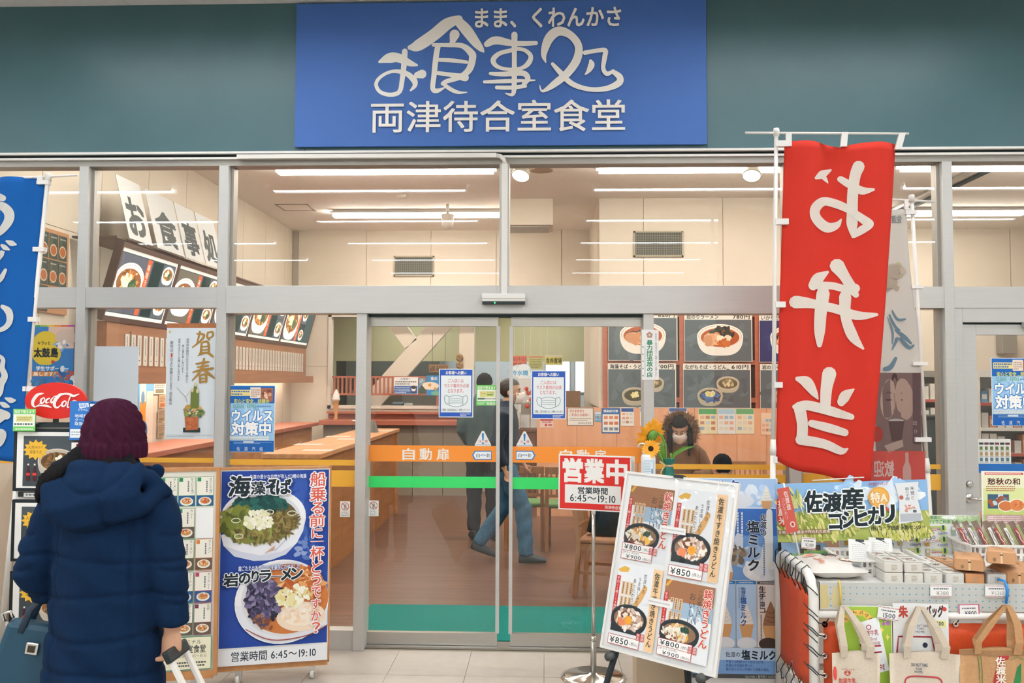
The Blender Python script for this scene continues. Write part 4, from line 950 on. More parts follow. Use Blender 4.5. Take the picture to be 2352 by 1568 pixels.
pb = s.build(C, rz, 0.0); pb.name = 'poster_board'
W, H = s.W, s.H
for (a, b, c, d, nm) in ((-W/2-0.008, W/2+0.008, H, H+0.012, 'frame_top'), (-W/2-0.008, W/2+0.008, -0.012, 0, 'frame_bottom')): boxo(nm, a, b, -0.004, 0.03, c, d, M['wood_f'], pb)
for x in (-W/2-0.01, W/2): boxo('frame_side', x, x+0.01, -0.004, 0.03, -0.012, H+0.012, M['wood_f'], pb)
MB().quadbox([(-W/2, 0.03, 0), (W/2, 0.03, 0), (W/2, 0.042, 0), (-W/2, 0.042, 0), (-W/2, 0.03, H), (W/2, 0.03, H), (W/2, 0.042, H), (-W/2, 0.042, H)]).build('back_panel', M['wood_l'], pb)
boxo('base_plank', -W/2, W/2, 0.0, 0.13, -0.03, -0.012, M['wood_f'], pb)
boxo('clip', -0.02, 0.02, -0.01, 0.0, H-0.006, H+0.004, M['acryl'], pb)
for x in (-W/2+0.11, W/2-0.08):
    for y in (0.02, 0.1):
        caster(pb, x, y, dz=-0.105)

# ---- menu card board
s = stand_sheet('menu_board', 'wooden menu board of small dish cards on casters behind the navy coat', 'menu board', (312, 1548), (489, 1537), 0.125, (400, 1082), (310, 1080, 494, 1538), th=0.014, base='e7e2d4')
rows = ((1093, 1161), (1165, 1235), (1237, 1308), (1312, 1382), (1384, 1455)); cols_ = ((317, 357), (359, 400), (402, 443), (446, 488))
names = {(0, 2): ('甘エビかき揚げ', '2c8a5a'), (0, 3): ('甘エビかき揚げ', '2c8a5a'), (1, 2): ('カレー', '2c8a5a'), (2, 3): ('ラーメン', 'd08040'), (3, 3): ('カツカレー', 'b4406c'), (4, 3): ('生卵', '7c3a58')}
for ri, (y0, y1) in enumerate(rows):
    for ci, (x0, x1) in enumerate(cols_):
        tx, c = names.get((ri, ci), ('ラーメン', '2c8a5a'))
        if (ri, ci) == (1, 3): s.rectf(x0, y0, x1, y1, 'f0f0ee'); continue
        s.rectf(x0, y0, x1, y1, c); s.rectf(x0+1, y0+1, x1-1, y0+43, 'efeadc'); s.rectf(x0+1, y0+44, x1-1, y1-1, '2d5a8c' if ri in (0, 3) else '6a5548')
        s.rectf(x0+2, y0+2, x0+11, y0+11, c); s.text(tx, x1-11, y0+3, x1-4, y0+min(40, 8*len(tx)), '39424a', vert=True); s.lines(x1-20, y0+10, x1-14, y0+36, 1, '6a7278', vert=True)
        s.ell((x0+x1)/2, y0+57, 16, 10, 'ebe6da', 18); s.ell((x0+x1)/2, y0+56, 12, 7, 'c98a50', 16); s.blobs((x0+x1)/2, y0+55, 9, 5, 12, 2.2, ['e3b57a', 'd0583c', 'f0e4cc', '9a6a40'])
s.rectf(359, 1459, 490, 1534, '2c8a5a'); s.rectf(360.5, 1460.5, 488.5, 1532.5, 'efe8cc'); s.text('ターミナル', 405, 1466, 465, 1476, '4a5248'); s.text('待合室食堂', 400, 1478, 476, 1496, '3a423c', bold=0.02); s.text('営業時間 6:45～19:10', 402, 1498, 478, 1507, '8a8472')
s.lines(404, 1514, 480, 1528, 2, '4a5248', 0.5)
C, rz, z0 = s.pl; mb_ = s.build(C, rz); W, H = s.W, s.H
for (a, b, c, d, nm) in ((-W/2-0.02, W/2+0.02, H, H+0.018, 'frame_top'), (-W/2-0.02, W/2+0.02, -0.03, 0, 'frame_bottom')): boxo(nm, a, b, -0.008, 0.03, c, d, M['wood_f'], mb_)
for x in (-W/2-0.02, W/2): boxo('frame_side', x, x+0.02, -0.008, 0.03, 0, H, M['wood_f'], mb_)
boxo('base_plank', -W/2, W/2, -0.005, 0.12, -0.045, -0.03, M['wood_f'], mb_)
for x in (-W/2+0.1, W/2-0.1):
    for y in (0.02, 0.09):
        caster(mb_, x, y, 0.026, M['black'], -0.125)

# ---- ticket machine with three framed ramen photos
YT = -1.36
X0, X1, _, Z1 = rect_at(28, 985, 236, 1300, YT)
tm = empty('ticket_machine', ((X0+X1)/2, YT, 0), 0, 'white ticket machine faced with black-framed ramen photos beside the navy coat', 'ticket machine'); W = X1-X0
boxo('body', -W/2, W/2, 0.022, 0.2, 0.0, Z1+0.01, M['white'], tm, 0.004)
boxo('top_plate', -W/2-0.004, W/2, 0.0, 0.21, Z1+0.01, Z1+0.022, M['black'], tm)
for k, (y0, y1) in enumerate(((985, 1128), (1148, 1290), (1313, 1456))):
    za, zb = at(130, y1, YT).z, at(130, y0, YT).z
    s = Sheet('picture_frame', None, None, (26, 0, 236, 143), W, zb-za, 0.02, '1d2529')
    s.rectf(34, 7, 229, 136, 'e9e7e2'); s.rectf(49, 16, 224, 132, '3f464b'); s.rectf(49, 16, 224, 60, '4a5257')
    if k == 0: s.bowl(128, 72, 45, 27, '6a4a30', [(0, 0, 0.9, ['7c5632', '5a4326', '8c6b3c', '94743f'], 70, 0.05, 3), (0.25, -0.2, 0.28, ['e9dfc4', 'f2ecd8'], 20, 0.08, 1.3)], wall='b9b0a0', rim='cfc7b8', depth=0.6)
    else: s.bowl(140, 80, 45, 25, '8a5a34', [(0, 0, 0.8, ['a8703e', 'd0a060', '5a4a30'], 60, 0.06, 2)], wall='b9b0a0', rim='cfc7b8')
    s.burst(78, 48, 30, 24, 12, 'e4b23c', 0.72); s.text('人気NO1！', 60, 38, 94, 46, '5a4a20'); s.text('海藻そば', 64, 49, 92, 57, '5a4a20')
    for x in (62, 77): s.brush([(x, 84, 3), (x, 94, 5), (x, 100, 8), (x, 116, 8)], '4a1e22'); s.rectf(x-4.5, 101, x+4.5, 107, 'c4362f'); s.rectf(x-2, 80, x+2, 84, 'dcdad6')
    s.build((0, 0.0, za), parent=tm)
boxo('button_strip', -W/2+0.02, W/2-0.02, 0.012, 0.022, at(130, 1142, YT).z, at(130, 1131, YT).z, M['black'], tm)
s = Sheet('label_strip', None, None, (0, 0, 100, 10), W-0.1, 0.02, 0.002, 'd8d4cc'); s.lines(3, 2, 97, 8, 1, '5a6468'); s.build((0.0, 0.009, at(130, 1142, YT).z), parent=tm)
YT2 = YT+0.03
q = at(127, 920, YT2); zt = Z1+0.022
cs = empty('oval_sign', (q.x, YT2, zt), 0, 'red oval soft drink sign with white script on top of the ticket machine', 'sign')
rx, rz_ = 73*(YT2+5.46)/2000, 42.5*(YT2+5.46)/2000; hz = q.z-zt
disc = MB(); k = 48
for y in (0.0, 0.016): disc.v += [(rx*math.cos(2*math.pi*i/k), y, hz+rz_*math.sin(2*math.pi*i/k)) for i in range(k)]
disc.f = [tuple(range(k)), tuple(range(2*k-1, k-1, -1))]+[(i, i+k, (i+1) % k+k, (i+1) % k) for i in range(k)]
disc.build('disc', mat('sign_red', 'd8241c', 0.35), cs)
s = Sheet('lettering', None, None, (232, 770, 866, 1140), rx*2, rz_*2, 0.0001, 'd8241c')
for st_ in ([(425, 880, 10), (365, 895, 30), (322, 950, 34), (318, 995, 28), (345, 1018, 14), (392, 985, 6)], [(430, 925, 10), (402, 945, 20), (405, 982, 18), (432, 968, 14), (440, 935, 12), (428, 922, 8)], [(490, 930, 12), (462, 945, 18), (456, 975, 18), (490, 970, 6)],
            [(528, 925, 12), (508, 948, 18), (512, 978, 14), (538, 950, 12), (546, 925, 14), (540, 975, 14), (552, 972, 6)], [(535, 912, 8), (572, 906, 12)],
            [(655, 885, 10), (600, 895, 30), (552, 950, 36), (545, 1000, 30), (575, 1025, 16), (625, 985, 6)], [(600, 905, 10), (630, 885, 16), (690, 885, 22), (740, 905, 24), (800, 884, 5)], [(655, 955, 12), (628, 975, 18), (628, 1010, 18), (655, 1005, 14), (668, 970, 12), (655, 955, 8)],
            [(712, 905, 12), (690, 960, 14), (682, 1018, 16), (700, 1018, 8)], [(752, 950, 12), (722, 975, 18), (722, 1015, 16), (752, 990, 12), (768, 950, 12), (758, 1010, 14), (775, 1008, 6)],
            [(345, 1018, 12), (400, 1005, 10), (450, 1005, 24), (485, 1012, 20), (518, 1024, 4)]):
    s.brush(st_, 'f1ece8')
for c_ in list(bpy.data.objects):
    pass
lt = s.build((0, -0.0005, hz-rz_), parent=cs); me = lt.data; lt.data = lt.children[0].data; bpy.data.objects.remove(lt.children[0])
boxo('stem', -0.012, 0.012, 0.004, 0.014, 0.0, hz-rz_+0.02, M['black'], cs); boxo('foot', -0.07, 0.07, -0.02, 0.03, 0, 0.008, M['black'], cs)
def card_on(name, label, cat, px, Y, **k):
    return wall_sheet(name, label, cat, px, Y, **k)
s = wall_sheet('voucher_card', 'green and white voucher card on the ticket machine corner', 'card', (30, 939, 81, 990), YT-0.025, th=0.003, base='74c464')
s.rectf(31, 951, 80, 979, 'f0f0e8'); s.text('当店で使えます', 33, 941, 79, 949, 'f4f4ee', bold=0.02); s.rectf(37, 954, 75, 968, 'd8d890'); s.lines(40, 957, 72, 966, 2, 'b08a60'); s.lines(33, 970, 78, 977, 1, '5c7066'); s.lines(36, 982, 76, 988, 1, 'e0f0d8'); s.build(s.place)
s = wall_sheet('coupon_card', 'blue coupon card standing beside the knitted hat', 'card', (160, 921, 222, 1010), YT-0.03, th=0.003, base='2f74c0')
s.poly([(180, 926), (202, 925), (204, 934), (182, 938)], 'dfe8f2'); s.text('GoTo', 183, 927, 200, 934, '3878c0', bold=0.03); s.ell(212, 930, 8, 8, '1c4a80'); s.rectf(206, 927, 217, 933, 'dfe8f2'); s.text('トラベル', 180, 938, 201, 944, 'e8eef4', bold=0.02)
for i, t_ in enumerate(('地域共通', 'クーポン', '取扱店舗')): s.text(t_, 172, 951+i*9, 210, 958.5+i*9, 'dfe8f2', bold=0.02)
s.rectf(162, 985, 190, 1005, 'e8ecee'); s.rectf(191.5, 985, 220, 1005, 'e8ecee'); s.lines(165, 989, 186, 1001, 2, '6a7a86', 0.3); s.lines(195, 989, 216, 1001, 2, '6a7a86', 0.3); s.build(s.place)
s = wall_sheet('mark_card', 'small white mark card below the blue coupon card', 'card', (164, 1016, 194, 1038), YT-0.024, th=0.002, base='e8e6e0'); s.ell(178, 1022, 3.5, 3.5, '9a3a44'); s.text('さどトリ', 166, 1029, 190, 1036, '4a4f54'); s.build(s.place)
# white cabinet at the edge
X1_ = at(24, 1250, -1.3).x; zt_ = at(12, 1152, -1.3).z
cb = empty('white_cabinet', (X1_-0.3, -1.66, 0), 0, 'low white metal cabinet next to the ticket machine', 'cabinet')
boxo('body', -0.3, 0.3, -0.05, 0.2, 0, zt_-0.21, M['offwhite'], cb, 0.006); boxo('lid', -0.3, 0.3, -0.05, 0.2, zt_-0.204, zt_, M['offwhite'], cb, 0.006)

# ---- open sign on a chrome pole
Pb = at_z(1363, 1556, 0.0)
os_ = empty('open_sign_stand', (Pb.x, Pb.y, 0), 0, 'red open-for-business sign on a chrome pole stand', 'sign stand')
MB().lathe([(0.185, 0), (0.185, 0.008), (0.16, 0.016), (0.03, 0.022), (0.02, 0.03)], n=40).build('round_base', M['chrome'], os_, True)
zb = at(1363, 1172, Pb.y).z; zm = at(1363, 1465, Pb.y).z
MB().tube([(0, 0, 0.02), (0, 0, zm)], 0.017, 14).build('lower_pole', M['steel'], os_, True); MB().tube([(0, 0, zm), (0, 0, zb+0.2)], 0.0105, 14).build('upper_pole', M['chrome'], os_, True)
MB().tube([(0, 0, zm-0.012), (0, 0, zm+0.012)], [0.02, 0.013], 14).build('collar', M['chrome'], os_, True)
s = Sheet('sign_panel', None, None, (1282, 1039, 1447, 1172), 0.42, 0.315, 0.012, 'eae8e4')
s.rectf(1285, 1042, 1444, 1169, 'd7302a')
for ch, x in (('営', 1293), ('業', 1342), ('中', 1393)): s.text(ch, x, 1049, x+43, 1104, 'f1eee8', bold=0.055)
s.rectf(1297, 1111, 1424, 1155, 'eceae6'); s.text('営業時間', 1327, 1116, 1394, 1132, '27323a', bold=0.03); s.text('6:45～19:10', 1309, 1134, 1412, 1151, '27323a', bold=0.01); s.text('両津待合室食堂', 1388, 1157.5, 1441, 1166, 'f0e4dc', bold=0.02)
o = s.build((0.005, -0.016, zb), R(-13), 0, R(0.5), parent=os_)
s2 = Sheet('sign_panel', None, None, (0, 0, 100, 75), 0.42, 0.315, 0.012, 'e6e4e0'); s2.build((0.025, 0.012, zb-0.002), R(-13), 0, R(0.5), parent=os_)
MB().box(-0.012, 0.012, -0.012, 0.012, zb-0.02, zb+0.02).build('clamp', M['chrome'], os_)

# ---- sukiyaki udon board on an easel
Cb = at(1506, 1513, -1.42); RZ, TL = R(-37), R(14); BW, BH = 0.575, 0.82
ea = empty('easel_menu_board', (Cb.x, Cb.y, 0), RZ, 'white framed udon menu board leaning on a dark easel', 'menu board')
s = Sheet('menu_panel', None, None, (0, 0, 100, 135), BW, BH, 0.012, 'e3e3e2')
s.rectf(1.5, 1.5, 98.5, 133.5, 'eeeeec')
def nabe(x, y, w, h, kind):
    X = lambda u: x+w*u/100; Y = lambda v: y+h*v/150
    s.rectf(X(0), Y(0), X(100), Y(150), 'e4e6e8')
    if kind == 'A':
        s.rectf(X(0), Y(0), X(100), Y(40), '9c6c4c'); s.rectf(X(18), Y(40), X(100), Y(70), '9db4c8'); s.blobs(X(75), Y(62), w*0.2, h*0.12, 24, w*0.02, ['c4ccd4', '7a8c98', 'dfe4e8'], 2.5, ang=80); s.poly([(X(0), Y(12)), (X(8), Y(0)), (X(14), Y(0)), (X(5), Y(14))], 'd8a040')
        s.text('おいしい', X(52), Y(18), X(64), Y(80), '39423e', vert=True); s.text('この季節に', X(68), Y(12), X(77), Y(62), '4a4a3c', vert=True)
        bc = [(-0.1, -0.25, 0.55, ['e8cfa0', 'd9a660', 'f2e6cc', 'c98a48'], 60, 0.07, 1.6), (0.3, 0.3, 0.25, ['e6a23c', 'f0b850'], 5, 0.16, 1), (-0.4, 0.45, 0.28, ['7a4a34', '8d5840', 'e8d8c4'], 14, 0.1, 1.3), (-0.2, 0.1, 0.9, ['eee6d6', 'dcd2be'], 34, 0.06, 2.2), (0.35, -0.4, 0.2, ['2f4a3c', '3d5c48'], 10, 0.07, 1.6)]
    else:
        s.poly([(X(0), Y(14)), (X(14), Y(6)), (X(26), Y(8)), (X(24), Y(16)), (X(6), Y(18))], 'd9ac4c'); s.brush([(X(40), Y(88), w*0.06), (X(56), Y(62), w*0.12), (X(66), Y(40), w*0.1)], 'd9a86c'); s.rectf(X(80), Y(2), X(100), Y(149), 'eec79a')
        s.text('佐渡牛の', X(60), Y(14), X(67), Y(50), '39423e', vert=True); s.text('うま味しみたす', X(49), Y(22), X(56), Y(80), '39423e', vert=True); s.text('あったかうどん', X(38), Y(26), X(45), Y(86), '39423e', vert=True)
        bc = [(0, 0, 0.9, ['ecdccc', 'd8bfae', 'c8a898', 'f2e8dc', '9c7a68'], 90, 0.08, 1.7), (-0.25, -0.4, 0.24, ['6f4636', '82543e'], 12, 0.11, 1.2), (-0.25, -0.4, 0.08, ['eadccc'], 6, 0.05, 2.5), (0.05, 0.12, 0.08, ['e49a2e', 'eaa438'], 4, 0.16, 1.1), (-0.5, 0.4, 0.2, ['e0855a'], 10, 0.09, 1.5)]
    s.rectf(X(0), Y(25), X(9), Y(112), 'bf3838'); s.text('平日11時～14時限定販売', X(1.5), Y(27), X(7.5), Y(110), 'f2e8e0', vert=True)
    for i in range(3):
        for j in range(2): s.rectf(X(14+i*9), Y(34+j*27), X(21+i*9), Y(58+j*27), 'd9b68e'); s.lines(X(15.5+i*9), Y(36+j*27), X(19.5+i*9), Y(56+j*27), 1, '7a5c40', vert=True)
    s.rectf(X(2), Y(112), X(70), Y(126), '2f3436'); s.bowl(X(40), Y(98), w*0.40, h*0.16, '8a6a50', bc, wall='2b3236', rim='343c40', line='1f2629', depth=0.35)
    if kind == 'A':
        s.text('鍋焼きうどん', X(80), Y(6), X(97), Y(118), 'c23c34', bold=0.02, vert=True, outline='f2dccc', ow=0.08)
        s.rectf(X(0), Y(117), X(70), Y(150), 'b84040'); s.rectf(X(1), Y(118), X(69), Y(132), 'f2f0ec'); s.rectf(X(1), Y(133), X(69), Y(149), 'f2f0ec'); s.text('¥800', X(5), Y(120), X(44), Y(130), '2b3238', bold=0.01); s.text('(税込)', X(48), Y(123), X(67), Y(130), '2b3238'); s.text('[半ライス付き]', X(4), Y(134), X(40), Y(139), '2b3238'); s.text('¥900', X(12), Y(140), X(46), Y(148), '2b3238'); s.text('(税込)', X(50), Y(142), X(67), Y(148), '2b3238')
    else:
        s.text('佐渡牛すき焼きうどん', X(84), Y(8), X(95), Y(140), '2e3836', bold=0.01, vert=True)
        s.rectf(X(0), Y(132), X(70), Y(150), 'b84040'); s.rectf(X(1), Y(133), X(69), Y(149), 'f2f0ec'); s.text('¥850', X(5), Y(136), X(46), Y(147), '2b3238', bold=0.01); s.text('(税込)', X(50), Y(139), X(67), Y(146), '2b3238')
    for i, t_ in enumerate(('期間', '限定')): s.rectf(X(62+(1-i)*9), Y(121), X(70+(1-i)*9), Y(134), 'c04444'); s.text(t_, X(63+(1-i)*9), Y(122), X(69+(1-i)*9), Y(133), 'f2e8e0', vert=True)
nabe(5, 9, 42, 58, 'A'); nabe(51, 7, 43, 66, 'B'); nabe(5, 70, 42, 62, 'B'); nabe(51, 76, 43, 55, 'A')
for (x, y) in ((39, 37), (36, 92)): s.rectf(x, y, x+24, y+5, 'e6e4e2'); s.lines(x+2, y+1.5, x+22, y+3.5, 1, 'b8b8b6')
zb = Cb.z
pn = s.build((0, 0, zb), 0, TL, R(1.5), parent=ea)
for (a, b, c, d, nm) in ((-BW/2-0.012, BW/2+0.012, BH, BH+0.012, 'frame_top'), (-BW/2-0.012, BW/2+0.012, -0.012, 0, 'frame_bottom'), (-BW/2-0.012, -BW/2, 0, BH, 'frame_side'), (BW/2, BW/2+0.012, 0, BH, 'frame_side')): boxo(nm, a, b, -0.006, 0.014, c, d, M['white'], pn)
boxo('clear_cover', -BW/2, BW/2, -0.0068, -0.006, 0, BH, M['film'], pn)
boxo('top_clip', -0.03, 0.02, -0.012, 0.02, BH+0.005, BH+0.02, M['black'], pn)
bt = math.tan(TL)
for sx_ in (-1, 1):
    MB().tube([(sx_*0.30, 0.02-zb*bt-0.02, 0.0), (sx_*0.17, 0.03+BH*0.3*bt, zb+0.3*BH), (sx_*0.05, 0.03+BH*0.8*bt, zb+0.8*BH)], 0.017, 6).build('leg', M['black'], ea)
    MB().tube([(sx_*0.235, -0.035, zb-0.03), (sx_*0.235, 0.03, zb-0.03)], 0.02, 12).build('ledge_knob', mat('knob_grey', '4a4c4b', 0.5), ea, True)
MB().tube([(0, 0.34, 0.0), (0, 0.03+BH*0.75*bt, zb+0.75*BH)], 0.015, 6).build('rear_leg', M['black'], ea)
MB().box(-0.235, 0.235, -0.01, 0.02, zb-0.2, zb-0.165).build('cross_rail', M['black'], ea)

# ---- soft cream poster stand
YS = -1.06
X0, X1, Z0, Z1 = rect_at(1586, 1098, 1788, 1556, YS)
ss = empty('soft_cream_poster_stand', ((X0+X1)/2, YS, 0), 0, 'tall salt milk soft cream poster stand between the easel and the rice wagon', 'poster stand')
s = Sheet('poster_panel', None, None, (1586, 1098, 1788, 1556), X1-X0, Z1-Z0, 0.01, 'e9ecee')
cone = lambda x, y, k, c1, c2: (s.brush([(x, y-26*k, 2*k), (x, y-18*k, 9*k), (x, y-10*k, 15*k), (x, y, 21*k), (x, y+9*k, 24*k)], c1), [s.curve([(x-8*k+i*1.0*k, y-12*k+i*7*k), (x+2*k, y-9*k+i*7*k), (x+(7+i*2)*k, y-14*k+i*7*k)], 1.2*k, c2) for i in range(3)], s.poly([(x-13*k, y+10*k), (x+13*k, y+10*k), (x+8*k, y+34*k), (x-8*k, y+34*k)], 'd6a06a'))
s.rectf(1588, 1099, 1787, 1165, 'a9c4e4'); s.blobs(1740, 1140, 40, 20, 30, 8, ['c4d8ee', 'e4ecf4', 'b4cce8', 'dfe6ee'], 1.5); s.text('塩ミルク', 1590, 1102, 1698, 1126, '2c4f94', bold=0.05, outline='eef2f6', ow=0.1); s.ell(1700, 1150, 34, 16, 'dfe3e8'); cone(1762, 1140, 0.95, 'efe9de', 'd8d0c2')
s.rectf(1588, 1168, 1787, 1332, '6f9ad0'); s.rectf(1588, 1168, 1787, 1230, '3f70ba'); s.blobs(1700, 1270, 70, 30, 40, 10, ['8fb2dc', 'a9c4e4', 'd8e2ec', '7aa2d4'], 1.7); s.blobs(1690, 1275, 22, 18, 30, 6, ['8a7a6a', '6f6458', 'a59884'], 1.3); cone(1666, 1300, 1.4, 'efe9de', 'd8d0c2'); s.ell(1750, 1310, 44, 26, 'e6e8ea'); s.blobs(1750, 1305, 36, 18, 24, 6, ['f0f1f2', 'd6dade', 'e0e3e6'], 1.4); s.brush([(1768, 1175, 14), (1766, 1230, 20), (1760, 1290, 30)], 'e9e6e0')
s.text('塩ミルク', 1717, 1196, 1745, 1310, '1f2c3c', bold=0.04, vert=True, outline='f0f2f4', ow=0.07); s.text('佐渡の', 1747, 1180, 1761, 1230, '1f2c3c', bold=0.03, vert=True, outline='f0f2f4', ow=0.07)
for i in range(3): s.lines(1681+i*10, 1176, 1689+i*10, 1262, 1, 'dfe6ee', vert=True)
s.lines(1752, 1236, 1758, 1322, 1, '5a7fb4', vert=True)
for i, (x0, bg, bar_, c1, c2) in enumerate(((1588, '9fbfe2', 'b84a70', 'efe9de', 'd8d0c2'), (1640, 'a9c8e8', '2f7cc0', 'efe9de', 'd8d0c2'), (1690, 'b4d0ec', '2f7cc0', 'efe9de', 'd8d0c2'), (1738, 'e6dcd4', '5a4438', '9c6f50', '7a5238'))):
    x1 = (1638, 1688, 1736, 1787)[i]; s.rectf(x0, 1334, x1, 1484, bg); s.rectf(x0, 1334, x1, 1341, bar_); s.lines(x0+6, 1335.5, x1-6, 1339.5, 1, 'dfe4ea', 0.5)
    cone((x0+x1)/2+(6 if i == 3 else 0), 1420, 1.25 if i < 3 else 1.5, c1, c2); s.ell((x0+x1)/2, 1476, 22, 14, 'e4e8ec' if i < 3 else '4a3a34'); s.lines(x0+4, 1348, x0+14, 1396, 2, '8fa6c0', vert=True)
s.text('塩ミルク', 1699, 1370, 1713, 1436, '2c5aa0', bold=0.03, vert=True); s.text('佐渡の', 1702, 1348, 1711, 1370, '2c5aa0', bold=0.02, vert=True); s.text('生チョコ', 1742, 1345, 1757, 1406, '4a3228', bold=0.03, vert=True); s.lines(1744, 1410, 1748, 1470, 1, '6a5044', vert=True)
s.rectf(1588, 1486, 1787, 1545, 'c4d9ee'); s.rectf(1588, 1514, 1787, 1545, '7aa4d8'); s.text('佐渡の', 1664, 1495, 1697, 1507, '2a3c54', bold=0.01); s.text('塩ミルク', 1701, 1491, 1779, 1512, '1f2c3c', bold=0.045)
for i, t_ in enumerate(('平釜で13時間かけて炊き上げる', '佐渡の天然塩を使った、', '塩の旨さがのどを鳴らす至極の逸品。')): s.text(t_, 1665, 1514+i*8.6, (1750, 1728, 1764)[i], 1521+i*8.6, '2c4a84', bold=0.01)
s.rectf(1588, 1546, 1787, 1555, '4e5052'); s.text('Salt Milk / 盐牛奶 / 소금밀크', 1709, 1547.5, 1783, 1553.5, 'd8dade')
s.build((0, 0, Z0), parent=ss); W = X1-X0
boxo('frame_side', W/2, W/2+0.012, -0.012, 0.025, 0.0, Z1-0.02, M['black'], ss); boxo('frame_side', -W/2-0.012, -W/2, -0.012, 0.025, 0.0, Z1-0.02, M['black'], ss)
boxo('lower_panel', -W/2, W/2, 0.0, 0.01, 0.03, Z0, M['white'], ss); boxo('foot', -W/2-0.012, W/2+0.012, -0.06, 0.06, 0, 0.03, M['black'], ss)

# ---- pedestal with sanitiser bottle and sunflowers
YP = -0.72
pc = at(1512, 1101, YP)
pd = empty('pedestal', (pc.x, YP, 0), 0, 'slim beige pedestal behind the udon board', 'pedestal')
boxo('top', -0.15, 0.15, -0.12, 0.12, pc.z-0.02, pc.z, M['offwhite'], pd, 0.004); boxo('body', -0.13, 0.13, -0.1, 0.1, 0.0, pc.z-0.02, mat('beige_board', 'b9a48a', 0.7), pd)
q = at(1488, 1098, YP)
bo = empty('sanitiser_bottle', (q.x, YP-0.02, pc.z), 0, 'white pump bottle of hand sanitiser beside the sunflowers', 'bottle')
hb = at(1488, 1041, YP).z-pc.z
MB().lathe([(0.036, 0), (0.039, 0.004), (0.039, hb-0.02), (0.034, hb-0.004), (0.016, hb)], n=24, sx=1.0, sy=0.8).build('body', mat('bottle_white', 'e9e9ea', 0.3), bo, True)
MB().lathe([(0.017, hb), (0.017, hb+0.016), (0.006, hb+0.018), (0.006, hb+0.045), (0.014, hb+0.047), (0.014, hb+0.058)], n=16).build('pump', M['white'], bo, True)
MB().tube([(0, 0, hb+0.053), (-0.045, -0.005, hb+0.055), (-0.055, -0.006, hb+0.035)], [0.007, 0.005, 0.004], 8).build('nozzle', M['white'], bo, True)
s = Sheet('label', None, None, (0, 0, 60, 80), 0.052, hb*0.62, 0.0006, 'dfe8ee'); s.frame(3, 3, 57, 77, 2, '6aa0cc'); s.lines(8, 12, 40, 68, 7, '8aa6b8', 0.4); s.rectf(44, 44, 54, 66, '7a90a8'); s.build((0, -0.0318, hb*0.16), parent=bo)
q = at(1536, 1102, YP)
va = empty('sunflower_vase', (q.x, YP+0.01, pc.z), 0, 'two artificial sunflowers in a dark green wrapped vase', 'flower vase'); k_ = (YP+5.46)/2000
MB().lathe([(0.03, 0), (0.034, 0.02), (0.028, 0.06), (0.021, 0.075), (0.036, 0.098), (0.039, 0.112), (0.032, 0.11), (0.012, 0.08)], n=14).build('wrap', mat('green_wrap', '11695c', 0.5, 0, 0.2, 30), va)
MB().lathe([(0.023, 0.07), (0.026, 0.074), (0.026, 0.079), (0.023, 0.083)], n=14).tube([(-0.02, -0.02, 0.076), (-0.045, -0.025, 0.095), (-0.05, -0.026, 0.1)], 0.005, 6).tube([(-0.02, -0.02, 0.076), (-0.04, -0.028, 0.05), (-0.045, -0.03, 0.035)], 0.004, 6).build('ribbon', mat('straw_ribbon', 'c9a878', 0.8), va)
def vp(px, py, dy=0.0):
    p_ = at(px, py, YP+0.01+dy); return Vector((p_.x-q.x, dy, p_.z-pc.z))
gs = mat('stem_green', '6f9a3c', 0.5); gl_ = mat('leaf_green', '5c8c34', 0.5, 0, 0.15, 40); pet = mat('petal_yellow', 'f3a51e', 0.5, 0, 0.12, 30); dk_ = mat('flower_disc', '3c2a1c', 0.9, 0, 0.3, 200)
MB().tube([(0, 0, 0.05), vp(1530, 1060), vp(1529, 1020), vp(1520, 1000, -0.01), vp(1510, 994, -0.02)], [0.005, 0.005, 0.005, 0.005, 0.006], 8).build('stem', gs, va, True)
MB().tube([(0.01, 0, 0.05), vp(1543, 1060), vp(1541, 1040)], 0.005, 8).build('stem', gs, va, True)
MB().tube([(-0.008, -0.01, 0.05), vp(1523, 1060, -0.015), vp(1512, 1035, -0.03), vp(1500, 1028, -0.03)], 0.004, 8).build('stem', gs, va, True)
def flower(c, n_dir, rp, rd, seed):
    rnd = random.Random(seed); z = Vector(n_dir).normalized(); x = z.cross(Vector((0, 0, 1))).normalized(); y = z.cross(x)
    mt = Matrix((x, y, z)).transposed().to_4x4(); mt.translation = c
    head = MB().lathe([(rd*0.2, -rd*0.5), (rd*0.9, -rd*0.25), (rd, 0.0), (rd*0.8, rd*0.22), (rd*0.3, rd*0.3)], n=16).xf(mt).build('flower_head', dk_, va, True)
    MB().lathe([(rd*0.25, -rd*0.75), (rd*0.7, -rd*0.55), (rd*1.05, -rd*0.2), (rd*1.0, -rd*0.1)], n=12).xf(mt).build('calyx', gl_, head, True)
    for i in range(22):
        a = 2*math.pi*i/22+rnd.uniform(-0.08, 0.08); L = rp*rnd.uniform(0.88, 1.05); lay = (i % 2)*0.0015; up = rnd.uniform(-0.05, 0.22)
        w_ = rp*0.13; ca, sa = math.cos(a), math.sin(a); P = []
        for (t, ww, hh) in ((0.0, 0.5, 0), (0.35, 1.0, 0.06), (0.7, 0.85, 0.1), (1.0, 0.05, 0.05)):
            rr_ = rd*0.7+(L-rd*0.7)*t
            for sg_ in (-1, 1): P.append((ca*rr_-sa*w_*ww*sg_, sa*rr_+ca*w_*ww*sg_, lay+rr_*(up*t)+hh*rp*0.2))
        m_ = MB(); m_.v = P; m_.f = [(0, 1, 3, 2), (2, 3, 5, 4), (4, 5, 7, 6)]
        m_.xf(mt).build('petal', pet, head, True)
flower(vp(1497, 1000, -0.03), (-0.5, 0.72, 0.35), 42*k_, 14*k_, 3)
